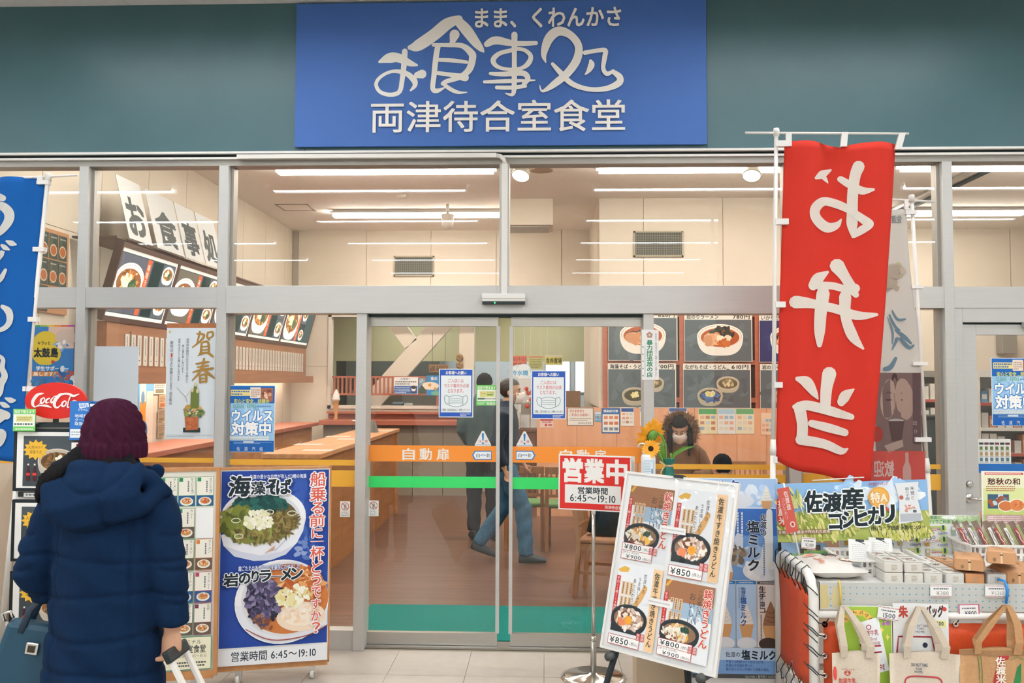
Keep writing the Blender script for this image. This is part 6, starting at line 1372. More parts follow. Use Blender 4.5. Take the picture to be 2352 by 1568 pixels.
pcard('price card reading 1,260 on the dotted lip at the blue hook', (2263, 1343, 2313, 1371), YN-0.008, '¥1,260', edge='dots', col='9a9c9c')
pcard('handwritten price card reading 1500 above the green tote poster', (2014, 1393, 2062, 1423), YN-0.03, '1500', R(8), 'dots', col='33405a')
pcard('pink-edged price card reading 800 hanging below the lip', (2203, 1387, 2250, 1418), YN-0.01, '¥800', R(-2), 'c84470')
pcard('handwritten price card reading 230 on the price board', (2115, 1217, 2156, 1244), YF_-0.045, '230', R(-8), 'dots', col='5a6064')
pcard('price card reading 2,800 beside the small red flag', (1840, 1234, 1873, 1260), -1.29, '¥2,800', R(4), 'dots', col='6a6e70')

# ---- tote posters and tote bags hanging from the wagon front
YTB = YN-0.022
s = wall_sheet('tote_poster', 'green tote bag poster with orange arch behind the hanging totes', 'poster', (1934, 1391, 2050, 1600), YTB, th=0.003, base='dfe4d8')
s.rectf(1936, 1393, 2048, 1598, '9cbc44'); s.ring(1972, 1430, 36, 30, 13, 'e2b95a', 180, 360)
for i, ch in enumerate('トートバッグ'):
    a = R(200+i*28); s.text(ch, 1972+30*math.cos(a)-4, 1430+24*math.sin(a)-4, 1972+30*math.cos(a)+4, 1430+24*math.sin(a)+4, '4a3c2c', bold=0.02)
s.blobs(2034, 1425, 8, 10, 6, 4, ['a060a8', 'b070b4']); 
for (x, y) in ((2026, 1446), (2039, 1462)): s.poly([(x, y-9), (x+2, y-2), (x+6, y), (x+2, y+2), (x, y+9), (x-2, y+2), (x-6, y), (x-2, y-2)], 'ecd470')
P_ = [(1966, 1432), (2018, 1416), (2042, 1538), (1990, 1552)]; s.poly(P_, 'eceef0'); s.ring(1996, 1440, 6, 6, 2, 'a8383c'); s.text('佐渡牛乳', 1979, 1448, 2018, 1461, 'a8383c', bold=0.02, skew=-0.08); s.text('200ml', 1988, 1464, 2014, 1472, 'a8383c', skew=-0.08); s.text('成分無調整', 1986, 1474, 2022, 1482, 'a8383c', skew=-0.06)
s.curve([(1976, 1480), (1984, 1494), (2000, 1498), (2024, 1496)], 3.4, 'a02c38'); s.brush([(1998, 1484, 3.6), (2022, 1482, 3.6)], 'a02c38'); s.text('牛乳', 2020, 1524, 2032, 1538, 'a8383c', bold=0.02); s.build(s.place)
s = wall_sheet('tote_poster', 'white tote bag poster with red hand lettering behind the hanging totes', 'poster', (2052, 1386, 2180, 1600), YTB, th=0.003, base='e6e6e4')
s.text('朱', 2066, 1392, 2086, 1418, 'b8483c', bold=0.06); s.text('バッグ', 2128, 1390, 2168, 1416, '3a3c40', bold=0.05, outline='c86a50', ow=0.06); s.rectf(2150, 1424, 2174, 1440, 'e2e098'); s.text('500', 2152, 1427, 2168, 1436, '33404a', bold=0.03); s.ell(2171, 1398, 5, 5, 'c84a40'); s.line([(2060, 1500), (2064, 1462), (2140, 1462), (2148, 1500)], 4, 'a02c38'); s.text('DO NOT TAKE', 2098, 1434, 2132, 1439, '3a4a6a'); s.text('TOKI', 2106, 1441, 2122, 1446, '3a4a6a'); s.text('HOME', 2104, 1448, 2124, 1453, '3a4a6a'); s.ell(2125, 1481, 6, 6, '2a3044'); s.build(s.place)
def tote(name, label, px, Y, hpx, m, draw, thick=0.035, strap=None):
    X0, X1, Z0, Z1 = rect_at(*px, Y); W, H = X1-X0, Z1-Z0; cx = (X0+X1)/2
    hk = at(*hpx, Y)
    r = empty(name, (cx, Y, Z0), 0, label, 'tote bag')
    k, l = 12, 10; vs = []; fs = []
    for sg_ in (-1, 1):
        for j in range(l+1):
            for i in range(k+1):
                u, v = i/k*2-1, j/l; y = sg_*thick/2*(1-u**4)*(0.35+0.65*(1-v)**0.7)+0.004*math.sin(u*5+v*6); vs.append((u*W/2*(1-0.01*math.sin(v*7)), y, v*H+(0.006*math.cos(u*3) if j == l else 0)))
    o_ = (k+1)*(l+1)
    for j in range(l):
        for i in range(k): a = j*(k+1)+i; fs += [(a, a+1, a+k+2, a+k+1), (o_+a, o_+a+k+1, o_+a+k+2, o_+a+1)]
    for j in range(l): a = j*(k+1); b = a+k; fs += [(a, a+k+1, o_+a+k+1, o_+a), (b+k+1, b, o_+b, o_+b+k+1)]
    for i in range(k): fs.append((i+1, i, o_+i, o_+i+1))
    mb = MB(); mb.v, mb.f = vs, fs; mb.build('bag_body', m, r, True)
    hx, hz_ = hk.x-cx, hk.z-Z0
    for (yo, sp) in ((-0.012, 0.26), (0.012, 0.22)):
        for sg_ in (-1, 1):
            b = Vector((sg_*W*sp, yo, H-0.02)); t_ = Vector((hx+sg_*0.006, yo*0.5, hz_)); pts = [b, b+Vector((sg_*0.004, yo, 0.05)), b.lerp(t_, 0.6)+Vector((sg_*0.015, yo, 0.01)), t_]
            mb = MB(); w_ = 0.015
            for i, p_ in enumerate(pts): mb.v += [(p_.x-w_*(1-0.3*(i == 3)), p_.y-0.001, p_.z), (p_.x+w_*(1-0.3*(i == 3)), p_.y-0.001-0.004*sg_, p_.z), (p_.x+w_*(1-0.3*(i == 3)), p_.y+0.002-0.004*sg_, p_.z), (p_.x-w_*(1-0.3*(i == 3)), p_.y+0.002, p_.z)]
            for i in range(3):
                for j in range(4): a = 4*i+j; b_ = 4*i+(j+1) % 4; mb.f.append((a, b_, b_+4, a+4))
            mb.f += [(0, 3, 2, 1), (12, 13, 14, 15)]; mb.build('handle', strap or m, r)
    s = Sheet('print', None, None, px, W, H, warp=lambda p: p); s.lay = 0.0; draw(s); pv = []
    for (x, y, z) in s.v:
        u, v = max(-1, min(1, 2*x/W)), max(0, min(1, z/H)); pv.append((x, -thick/2*(1-u**4)*(0.35+0.65*(1-v)**0.7)+0.004*math.sin(u*5+v*6)-0.0022+y*0.5, z))
    me = bpy.data.meshes.new('print'); me.from_pydata(pv, [], s.f); ca = me.color_attributes.new('Col', 'FLOAT_COLOR', 'CORNER'); cols = []
    for p_, c_ in zip(me.polygons, s.c): cols += list(c_)*p_.loop_total
    ca.data.foreach_set('color', cols); link_mesh('print', me, PRINT, r); return r
def d1(s):
    s.ring(1945, 1544, 7, 6, 2, 'c0463e'); s.ell(1942, 1543, 2, 2, 'c0463e'); s.ell(1948, 1543, 2, 2, 'c0463e'); s.text('佐渡牛乳', 1924, 1555, 1964, 1567, 'c0463e', bold=0.025); s.text('200ml', 1930, 1572, 1958, 1580, 'c0463e'); s.ell(1917, 1545, 4, 16, 'd8483c', 16); s.text('トキが愛する島育ち', 1928, 1533, 1964, 1537, 'c9867c')
def d2(s):
    s.text('DO NOT TAKE', 2092, 1521, 2128, 1528, '3f5274', bold=0.02); s.text('TOKI', 2101, 1531, 2115, 1536, '3f5274', bold=0.02); s.text('HOME', 2099, 1538, 2116, 1543, '3f5274', bold=0.02); s.curve([(2076, 1610), (2076, 1568), (2082, 1555), (2100, 1551), (2140, 1551), (2156, 1556), (2160, 1570), (2160, 1610)], 3.5, 'b03640'); s.ell(2122, 1574, 6, 6, '2f4060', 16)
def d3_(s):
    s.rectf(2206, 1492, 2380, 1504, '9a7450'); s.poly([(2290, 1504), (2318, 1500), (2300, 1590), (2272, 1590)], 'b03a34'); s.text('佐渡米', 2284, 1506, 2306, 1566, 'f0e6da', vert=True, bold=0.03); s.curve([(2245, 1506), (2248, 1540), (2246, 1590)], 1.6, '4f7a44'); s.curve([(2251, 1506), (2254, 1540), (2252, 1590)], 1.6, '4f7a44'); s.poly([(2335, 1530), (2345, 1520), (2342, 1560), (2325, 1590), (2318, 1580)], '2f7c46'); s.curve([(2320, 1514), (2335, 1508), (2352, 1512), (2366, 1506)], 1.4, '5a9458')
tote('tote_bag', 'natural canvas tote bag with red milk print hanging on the yellow tie', (1912, 1497, 2021, 1640), YN-0.06, (1938, 1392), M['canvas'], d1)
tote('tote_bag', 'natural canvas tote bag with blue lettering and red curve hanging in the middle', (2044, 1498, 2206, 1650), YN-0.062, (2114, 1393), M['canvas'], d2)
tote('tote_bag', 'tan jute tote bag with red rice patch hanging on the blue hook', (2205, 1489, 2375, 1650), YN-0.062, (2312, 1390), mat('jute', 'b98f66', 0.85, 0, 0.06, 90, (1, 1, 1), 0.2), d3_)
# ================================================================== INSIDE THE SHOP
def side_sheet(name, label, cat, X, y0, y1, z0, z1, rect=(0, 0, 100, 100), tilt=0.0, **k):
    """sheet on the long side wall, facing +X; x of the sheet runs deeper into the shop"""
    s = Sheet(name, label, cat, rect, y1-y0, z1-z0, **k); s.sp = ((X, (y0+y1)/2, z0), R(90), tilt); return s
def bs(s, **k): return s.build(s.sp[0], s.sp[1], s.sp[2], **k)
# ---- backlit menu boards
eb = [1.5, 2.62, 3.74, 4.94, 6.24, 7.62]
nm_ = ('nearest the shopfront', 'above the first name plates', 'between two others over the counter', 'over the far end of the name plates', 'with the dark end panel by the back wall')
for i in range(5):
    y0, y1 = eb[i]+0.02, eb[i+1]-0.02; rr = random.Random(i); w_ = (y1-y0)*100; T = math.hypot(0.15, 0.56)*100
    s = side_sheet('menu_light_board', 'backlit menu board of noodle bowls ' + nm_[i], 'menu board', -3.61, y0, y1, 2.21, 2.21+T/100, (0, 0, w_, T), R(-15), th=0.05, base='e9e4d8', pm=BACKLIT)
    s.rectf(2, 3, w_-2, T-3, '4b5258'); big = i % 2 == 0
    def nb(cx, cy, r): s.bowl(cx, cy, r, r*0.62, '8a5c38', [(0, 0, 0.85, ['c98a50', 'e0b070', '7a5030', 'a86c3c'], 40, 0.07, 2), (-0.2, -0.1, 0.4, ['f0e6cc', 'e6d8b4'], 16, 0.1, 1.5), (0.35, 0.2, 0.3, ['3f5a40', '5a7048'], 12, 0.1, 1.5)], wall='eeeae2', rim='f6f2ea')
    s.rectf(3, 4, w_*0.55, T-4, '5a5e68' if big else '6a6458'); nb(w_*0.24, 26, w_*0.235)
    s.rectf(w_*0.46, 4, w_*0.53, T-4, 'd0603c'); s.text('味噌ラーメン', w_*0.475, 8, w_*0.515, T-10, 'f4e6d4', vert=True)
    s.rectf(w_*0.56, 4, w_*0.74, T-4, '233634'); s.rectf(w_*0.75, 4, w_-3, T/2-1, '5a6268'); s.rectf(w_*0.75, T/2+1, w_-3, T-4, '5a6268'); nb(w_*0.86, 12, w_*0.105); nb(w_*0.86, 41, w_*0.105)
    if i == 4: s.rectf(w_*0.56, 4, w_*0.74, T/2-1, '5a6268'); nb(w_*0.65, 14, w_*0.08); nb(w_*0.65, 43, w_*0.08); s.rectf(w_*0.75, 3, w_-2, T-3, '2f4a4e')
    o = bs(s); br_ = mat('board_frame', '6a574f', 0.5)
    for (a, b, c, d, n2) in ((-w_/200-0.02, w_/200+0.02, T/100, T/100+0.045, 'frame_top'), (-w_/200-0.02, w_/200+0.02, -0.045, 0, 'frame_bottom'), (-w_/200-0.02, -w_/200, 0, T/100, 'frame_side'), (w_/200, w_/200+0.02, 0, T/100, 'frame_side')): boxo(n2, a, b, -0.012, 0.06, c, d, br_, o)
# ---- four calligraphy papers leaning on the wall above the boards
for ch, y0, y1, t_ in (('お', 1.63, 2.06, 'curly hiragana'), ('食', 2.16, 2.74, 'roof-topped kanji'), ('事', 2.78, 3.24, 'upright barred kanji'), ('処', 3.28, 3.78, 'open sweeping kanji')):
    s = side_sheet('calligraphy_paper', 'pale sheet with a black %s brush character above the menu boards' % t_, 'paper', -3.46, y0, y1, 2.86, 3.42, (0, 0, 80, 100), R(14), th=0.004, base='bcbfc0', group='calligraphy papers'); s.text(ch, 12, 32, 70, 90, '1f2c2e', bold=0.045); bs(s)
tag(boxo('board_ledge', -3.88, -3.5, 1.5, 7.62, 2.842, 2.858, mat('board_frame', '6a574f', 0.5)), 'brown ledge along the top of the menu boards', 'shelf')
# ---- wooden strip of white name plates
nb_ = empty('name_plate_board', (-3.62, 4.5, 1.745), 0, 'long wooden board of white dish name plates under the menu boards', 'menu board')
wbn = wood('wood_brown', '9c6f52', 'a87a5c', 2.0, (10, 1, 10)); boxo('backing_board', -0.2, 0.0, -2.9, 3.12, 0.0, 0.42, wbn, nb_)
pl_ = None
for i in range(48):
    y = -2.55+i*0.115+(0.06 if i > 9 else 0)
    if pl_ is None:
        s = Sheet('name_plate', None, None, (0, 0, 30, 100), 0.075, 0.27, 0.004, 'd9d6cf'); s.lines(11, 8, 19, 70, 1, '6a6e6e', vert=True); s.rectf(10, 82, 20, 85, '6a6e6e'); pl_ = s.build((0.006, y, 0.06), R(90), parent=nb_)
    else:
        c_ = copy_tree(pl_, nb_); c_.location.y = y
boxo('soffit', -0.26, 0.12, -3.3, 3.12, -0.04, 0.0, wbn, nb_)
MB().box(-0.12, -0.06, -2.9, 2.9, -0.06, -0.042).build('strip_light', M['strip'], nb_)
boxo('shelf_front', 0.1, 0.12, -3.3, 3.12, -0.1, -0.04, wbn, nb_)
# ---- counters
for (nm, lab, b) in (('wall_counter', 'red brown counter along the side wall under the name plates', (-3.84, -3.3, 0.9, 7.2, 1.02, 1.07)), ('back_counter', 'red brown counter in front of the kitchen hatch', (-3.3, at(1090, 980, 7.2).x, 7.2, 7.8, 1.03, 1.1))):
    x0, x1, y0, y1, z0, z1 = b; r = empty(nm, ((x0+x1)/2, (y0+y1)/2, 0), 0, lab, 'counter'); hx, hy = (x1-x0)/2, (y1-y0)/2
    boxo('counter_top', -hx, hx, -hy, hy, z0, z1, M['wood_r'], r, 0.006); gp = mat('counter_front', '8a8072', 0.6)
    if nm == 'back_counter':
        for k in range(5): boxo('front_panel', -hx+0.03+k*(2*hx-0.06)/5+0.004, -hx+0.03+(k+1)*(2*hx-0.06)/5-0.004, -hy+0.14, hy, 0, z0, gp, r)
        boxo('upper_ledge', -hx, hx, hy-0.16, hy, z1+0.08, z1+0.11, M['wood_r'], r); boxo('ledge_riser', -hx, hx, hy-0.04, hy, z1, z1+0.08, M['wood_r'], r); boxo('end_panel', hx-0.04, hx, -hy+0.03, hy, 0, z0, M['wood_r'], r)
    else: boxo('front_panel', -hx, hx-0.1, -hy, hy, 0, z0, M['wood_l'], r)
r = empty('standing_table', (-2.095, 3.675, 0), 0, 'long high light wood standing table inside the side pane', 'table')
boxo('table_top', -0.255, 0.245, -1.965, 1.965, 1.03, 1.07, M['wood_l'], r, 0.004); boxo('near_end_panel', -0.24, 0.23, -1.95, -1.91, 0, 1.03, M['wood_l'], r); boxo('far_end_panel', -0.24, 0.23, 1.91, 1.95, 0, 1.03, M['wood_l'], r)
for k in range(4): boxo('side_panel', 0.17, 0.2, -1.9+k*0.955, -1.9+(k+1)*0.955-0.006, 0, 1.03, wood('wood_mid', 'a06c42', 'ae7a4e', 2.0, (10, 1, 10)), r)
boxo('shelf', -0.2, 0.17, -1.9, 1.9, 0.62, 0.645, M['wood_l'], r)
for k, (px, py, lab) in enumerate(((790, 1034, 'white notice sheet on the near end of the standing table'), (700, 1020, 'white notice sheet halfway along the standing table'), (775, 1002, 'white notice sheet past the middle of the standing table'), (805, 1008, 'narrow notice sheet at the table edge'), (880, 989, 'white notice sheet at the far end of the standing table'))):
    q = at_z(px, py, 1.07); q.x = min(max(q.x, -2.25), -1.98)
    s = Sheet('notice_sheet', lab, 'paper', (0, 0, 100, 70), 0.26, 0.16, 0.001, 'e6e4de'); s.lines(8, 10, 92, 60, 4, '9aa2a4', 0.4); s.build((q.x, q.y-0.08, 1.0715), 0, R(90))
def chair(name, label, loc, rz, seatm, group=None, h=0.82):
    r = empty(name, loc, rz, label, 'chair', group); m = M['wood_c']
    for x in (-0.18, 0.18):
        MB().quadbox([(x-0.017, -0.2, 0), (x+0.017, -0.2, 0), (x+0.017, -0.165, 0), (x-0.017, -0.165, 0), (x-0.019, -0.195, 0.43), (x+0.019, -0.195, 0.43), (x+0.019, -0.157, 0.43), (x-0.019, -0.157, 0.43)]).build('leg', m, r)
        MB().quadbox([(x-0.017, 0.2, 0), (x+0.017, 0.2, 0), (x+0.017, 0.235, 0), (x-0.017, 0.235, 0), (x-0.019, 0.165, 0.43), (x+0.019, 0.165, 0.43), (x+0.019, 0.2, 0.43), (x-0.019, 0.2, 0.43)]).quadbox([(x-0.019, 0.165, 0.43), (x+0.019, 0.165, 0.43), (x+0.019, 0.2, 0.43), (x-0.019, 0.2, 0.43), (x-0.016, 0.235, h), (x+0.016, 0.235, h), (x+0.016, 0.262, h), (x-0.016, 0.262, h)]).build('leg', m, r)
        boxo('side_rail', x-0.012, x+0.012, -0.16, 0.17, 0.37, 0.42, m, r); boxo('stretcher', x-0.009, x+0.009, -0.17, 0.2, 0.18, 0.205, m, r)
    boxo('seat_rail', -0.17, 0.17, -0.19, -0.17, 0.37, 0.42, m, r)
    boxo('seat', -0.205, 0.205, -0.21, 0.18, 0.425, 0.46, seatm, r, 0.012)
    MB().quadbox([(-0.2, 0.228, h-0.06), (0.2, 0.228, h-0.06), (0.2, 0.25, h-0.06), (-0.2, 0.25, h-0.06), (-0.2, 0.234, h+0.015), (0.2, 0.234, h+0.015), (0.2, 0.256, h+0.015), (-0.2, 0.256, h+0.015)]).build('top_rail', m, r, False, 0.004)
    boxo('lower_back_rail', -0.17, 0.17, 0.185, 0.205, 0.53, 0.56, m, r)
    for k in range(6):
        x = -0.135+k*0.054; MB().quadbox([(x-0.009, 0.188, 0.55), (x+0.009, 0.188, 0.55), (x+0.009, 0.2, 0.55), (x-0.009, 0.2, 0.55), (x-0.009, 0.232, h-0.05), (x+0.009, 0.232, h-0.05), (x+0.009, 0.244, h-0.05), (x-0.009, 0.244, h-0.05)]).build('slat', m, r)
    return r
gseat = mat('seat_green', '5f8a50', 0.8); rseat = mat('seat_tan', 'a8795a', 0.8)
def tbl(name, label, x0, x1, y0, y1, z=0.7):
    r = empty(name, ((x0+x1)/2, (y0+y1)/2, 0), 0, label, 'table'); hx, hy = (x1-x0)/2, (y1-y0)/2
    boxo('table_top', -hx, hx, -hy, hy, z-0.035, z, M['wood_l'], r, 0.004)
    for sx_ in (-1, 1):
        for sy_ in (-1, 1): boxo('leg', sx_*(hx-0.08)-0.03, sx_*(hx-0.08)+0.03, sy_*(hy-0.08)-0.03, sy_*(hy-0.08)+0.03, 0, z-0.035, M['wood_l'], r)
    boxo('apron', -hx+0.1, hx-0.1, -hy+0.08, -hy+0.1, z-0.1, z-0.035, M['wood_l'], r); return r
def X_at(px, d): return (px-1251)/2000*d
tbl('dining_table', 'light wood dining table beyond the walking man', X_at(1240, 9.3), X_at(1420, 9.3), 3.7, 4.4)
tbl('dining_table', 'light wood dining table in front of the woman in the fur hood', X_at(1500, 8.2), X_at(1760, 8.2), 2.45, 3.0)
chair('dining_chair', 'wooden slat chair between the walking man and the light table', (X_at(1206, 9.0), 3.5, 0), R(180), gseat, None)
chair('dining_chair', 'wooden slat chair on the near side of the light table', (X_at(1300, 8.9), 3.42, 0), R(176), gseat, None)
chair('dining_chair', 'wooden slat chair against the orange panels beyond the table', (X_at(1462, 10.2), 4.72, 0), 0, rseat)
chair('dining_chair', 'wooden slat chair beside the woman in the fur hood', (X_at(1712, 9.4), 3.75, 0), 0, rseat)
chair('dining_chair', 'wooden chair with a dark coat just inside the sliding door', (X_at(1395, 6.9), 1.55, 0), R(75), rseat)
chair('dining_chair', 'wooden chair under the woman in the fur hood', (X_at(1556, 8.9), 3.42, 0), 0, rseat)
chair('dining_chair', 'wooden chair under the child at the table', (X_at(1648, 7.7), 2.14, 0), R(180), rseat)
chair('dining_chair', 'wooden chair seen at the hinged door', (X_at(2260, 8.2), 2.8, 0), R(200), rseat)
for k, (Y_, lab) in enumerate(((2.6, 'high wooden stool at the near end of the standing table'), (3.4, 'high wooden stool at the middle of the standing table'))):
    r = empty('bar_stool', (-2.72, Y_, 0), R(-90), lab, 'stool')
    for (x, y) in ((-0.15, -0.15), (0.15, -0.15), (-0.15, 0.15), (0.15, 0.15)): MB().tube([(x*1.15, y*1.15, 0), (x*0.85, y*0.85, 0.72)], 0.016, 8).build('leg', M['wood_c'], r)
    boxo('seat', -0.19, 0.19, -0.18, 0.18, 0.72, 0.76, M['wood_r'], r, 0.01)
    MB().tube([(-0.18, 0.15, 0.76), (-0.17, 0.19, 0.95), (0, 0.22, 1.02), (0.17, 0.19, 0.95), (0.18, 0.15, 0.76)], [(0.015, 0.012), (0.03, 0.012), (0.04, 0.012), (0.03, 0.012), (0.015, 0.012)], 8).build('back_rest', M['wood_c'], r, True)
# dark coat on the near chair
o = MB().tube([(0, 0, 0), (0.02, 0.0, 0.14), (0.0, 0.01, 0.28), (0.02, 0.02, 0.36)], [(0.2, 0.1), (0.19, 0.09), (0.17, 0.08), (0.1, 0.05)], 14).build('folded_coat', mat('coat_dark', '1c2c34', 0.85), None, True); o.location = (X_at(1400, 6.9)+0.02, 1.55, 0.462); tag(o, 'dark coat heaped on the wooden chair inside the door', 'coat')
# ---- side wall posters by the shopfront
for (nm, lab, px0, px1, ya, yb, base, kind) in (('beer_poster', 'tall beer glass poster on the side wall', 318, 352, 868, 1018, '5aa4d8', 1), ('menu_sheet', 'white handwritten menu sheet beside the beer poster', 353, 380, 870, 905, 'eae6dc', 0), ('menu_sheet', 'beige menu sheet with orange print under the white sheet', 366, 381, 906, 936, 'd8b48c', 0), ('menu_sheet', 'grey menu sheet in the upper row by the new year poster', 364, 380, 940, 968, 'b9a890', 0), ('menu_sheet', 'grey menu sheet in the middle row by the new year poster', 364, 380, 972, 1004, 'b0a08a', 0), ('menu_sheet', 'green photo menu sheet below the new year poster', 362, 388, 1012, 1042, 'a89a6c', 0), ('menu_sheet', 'green photo menu sheet beside its twin below the new year poster', 391, 418, 1012, 1040, 'a89c70', 0)):
    X = -3.885; a, b = at_x(px0, 900, X), at_x(px1, 900, X); z1 = at_x((px0+px1)/2, ya, X).z; z0 = at_x((px0+px1)/2, yb, X).z
    s = side_sheet(nm, lab, 'poster', X, a.y, b.y, z0, z1, (0, 0, 100, 100), th=0.003, base=base)
    if kind:
        s.rectf(0, 0, 100, 100, '6fb2e0'); s.rectf(55, 20, 100, 100, 'e6dccf'); s.brush([(30, 12, 40), (30, 42, 42)], 'f2e8d4', False); s.rectf(10, 36, 52, 82, 'e09a3c'); s.ring(66, 56, 16, 22, 6, 'e8e2d6'); s.ell(30, 30, 12, 10, '6f96c0'); s.ell(44, 80, 20, 14, '4a6fa4'); s.text('生', 38, 74, 52, 86, 'e8d8a0', bold=0.03)
    else: s.lines(10, 10, 90, 60, 4, '7a6e5c', 0.5); s.rectf(15, 66, 85, 92, 'b8734c' if base == 'd8b48c' else '8a8468')
    bs(s)
pw = side_sheet('photo_menu_panel', 'wood panel of small dark bowl photos at the shopfront end of the side wall', 'menu board', -3.88, 0.62, 1.46, 2.2, 2.86, (0, 0, 84, 66), th=0.015, base='b98a66')
for r_ in range(3):
    for c_ in range(6 if r_ < 2 else 4):
        x, y = 4+c_*13, 3+r_*21; pw.rectf(x, y, x+12, y+20, '46504c'); pw.rectf(x+0.5, y+0.5, x+5, y+19, '55604e'); pw.ell(x+6, y+13, 5, 5, 'c8b8a0', 14); pw.ell(x+6, y+13, 4, 3.8, 'b0683c', 12); pw.lines(x+2, y+2, x+10, y+4, 1, 'a8b0ac')
bs(pw)
s = wall_sheet('dark_menu_card', 'dark green folded menu card with a beige page near the blank sheet', 'menu card', (214, 762, 300, 800), 2.0, th=0.01, base='3f4f50'); s.rectf(262, 764, 300, 800, 'c8a888'); s.text('トッピング', 264, 770, 294, 776, '5a4a3c'); s.text('メニュー', 270, 784, 297, 792, '5a4a3c'); s.build(s.place)
# ---- things at the hatch
q0, q1 = at(763, 863, 7.75), at(1012, 908, 7.75)
rk = empty('slat_rail', ((q0.x+q1.x)/2, 7.75, at(880, 931, 7.75).z), 0, 'brown wooden slat rail standing on the hatch sill', 'rail'); W = q1.x-q0.x; H0, H1 = q1.z-rk.location.z, q0.z-rk.location.z
for z in (H0, H1-0.03): boxo('rail', -W/2, W/2, -0.015, 0.015, z, z+0.03, M['wood_r'], rk)
sm = MB().box(-0.014, 0.014, -0.01, 0.01, H0+0.03, H1-0.03).mesh('slat'); sm.materials.append(M['wood_r'])
for i in range(26): o = bpy.data.objects.new('slat', sm); COL.objects.link(o); o.parent = rk; o.location.x = -W/2+0.03+i*(W-0.06)/25
for x in (-W/2+0.05, -W*0.2, W/2-0.05): boxo('post', x-0.015, x+0.015, -0.015, 0.015, 0, H0, M['wood_r'], rk)
s = wall_sheet('staff_notice', 'blue and white staff mask notice hung on the slat rail', 'notice', (905, 866, 960, 905), 7.72, th=0.003, base='e9eaea'); s.text('お客様へ', 920, 867.5, 942, 872, '3f6ea8', bold=0.02); s.lines(908, 874, 956, 884, 2, '5a6468'); s.rectf(906, 886, 959, 904, '2b62b0'); s.lines(908, 888, 942, 903, 4, 'c4d4ea', 0.5); s.ell(950, 893, 5, 6, 'e6cbb8'); s.ell(950, 889, 5.5, 4, '3a3434', 14); s.rectf(945, 898, 955, 904, '24466e'); s.rectf(947, 893, 953, 897, 'eef0f0'); s.build(s.place)
s = wall_sheet('award_poster', 'blue poster with gold stars hung on the slat rail', 'poster', (980, 862, 1018, 908), 7.72, th=0.003, base='2f86c4'); s.ell(988, 886, 20, 9, 'e9dcc8'); s.text('食の', 989, 865, 1004, 873, 'f0e0dc', bold=0.03)
for (x, y) in ((987, 884), (1000, 893)): s.burst(x, y, 6, 6, 5, 'c9963c', 0.45)
s.ell(1002, 903, 12, 5, '6fb49a'); s.build(s.place)
s = wall_sheet('mountain_strip', 'narrow dark landscape strip hung between the rail notices', 'poster', (962, 868, 977, 903), 7.72, th=0.003, base='6a94b8'); s.poly([(962, 893), (969, 884), (977, 894), (977, 903), (962, 903)], '3f5a48'); s.blobs(969, 878, 5, 7, 8, 2, ['8fb0c8', 'c9cfa8']); s.build(s.place)
s = wall_sheet('return_counter_board', 'brown wooden board with dark characters hanging in the kitchen hatch', 'sign', (985, 837, 1030, 854), 7.95, th=0.012, base='8f6a44'); s.text('返却口', 987, 840, 1027, 852, '3a3028', bold=0.02); o = s.build(s.place)
for x in (-0.1, 0.1): MB().tube([(x, 0.006, s.H), (x, 0.006, s.H+0.5)], 0.003, 6).build('cord', M['cord'], o)
for k, (px, py) in enumerate(((1055, 821), (1055, 838))):
    q = at(px, py, 8.02); o = empty('straw_ornament', (q.x, 8.02, q.z), 0, ('upper', 'lower')[k]+' round straw ornament tied on the hatch column', 'ornament'); rnd = random.Random(k)
    st_m = mat('straw', '9a7a54', 0.9)
    for j in range(5): 
        a0 = rnd.uniform(0, 6); MB().tube([(0.045*math.cos(a0+t)*(0.6+0.1*j), 0.01*math.sin(3*t)+0.004*j, 0.05*math.sin(a0+t)*(0.6+0.1*j)) for t in [i*0.5 for i in range(13)]], 0.014, 6).build('straw_loop', st_m, o, True)
# hanging signs by the water cooler
for (nm, lab, px, base, rows) in (('self_service_sign', 'orange red self service sign hanging above the water cooler', (1176, 817, 1210, 846), 'c9705a', (('セルフサービス', 1178, 820, 1208, 828, '7a2c24'), ('はセルフサービス', 1178, 833, 1208, 839, '5a2420'))), ('price_list_sign', 'yellow green price list hanging beside the red sign', (1214, 817, 1247, 848), 'b9b878', ()), ('ticket_place_sign', 'yellow sign with bold black characters above the ticket place', (1251, 815, 1292, 838), 'c4c4a8', (('食券置場', 1254, 822, 1290, 834, '2f3a2c'),))):
    s = wall_sheet(nm, lab, 'sign', px, 7.9, th=0.004, base=base)
    if nm == 'ticket_place_sign': s.rectf(1253, 820, 1291, 836, 'cdc04a')
    for (t_, a, b, c, d, col) in rows: s.text(t_, a, b, c, d, col, bold=0.03)
    if not rows: s.rectf(px[0]+1, px[1]+1, px[2]-1, px[1]+5, 'c88a6a'); s.lines(px[0]+3, px[1]+7, px[2]-3, px[3]-2, 6, '6a7448', 0.5)
    o = s.build(s.place)
    for x in (-s.W*0.35, s.W*0.35): MB().tube([(x, 0.002, s.H), (x, 0.002, s.H+0.9)], 0.002, 5).build('cord', M['white'], o)
s = wall_sheet('water_cooler_sign', 'cloud-shaped white and blue cold water sign', 'sign', (1168, 836, 1222, 868), 7.2, th=0.004, base='dfeaf0'); 
for (x, y, r_) in ((1183, 852, 15), (1203, 849, 17), (1212, 858, 10)): s.ell(x, y, r_, r_*0.82, 'dfeaf2'); s.ring(x, y, r_, r_*0.82, 1, '9cc4e0')
s.rectf(1176, 848, 1214, 864, 'dfeaf2'); s.text('冷水機', 1175, 850, 1213, 862, '5aa4d0', bold=0.04); o = s.build(s.place)
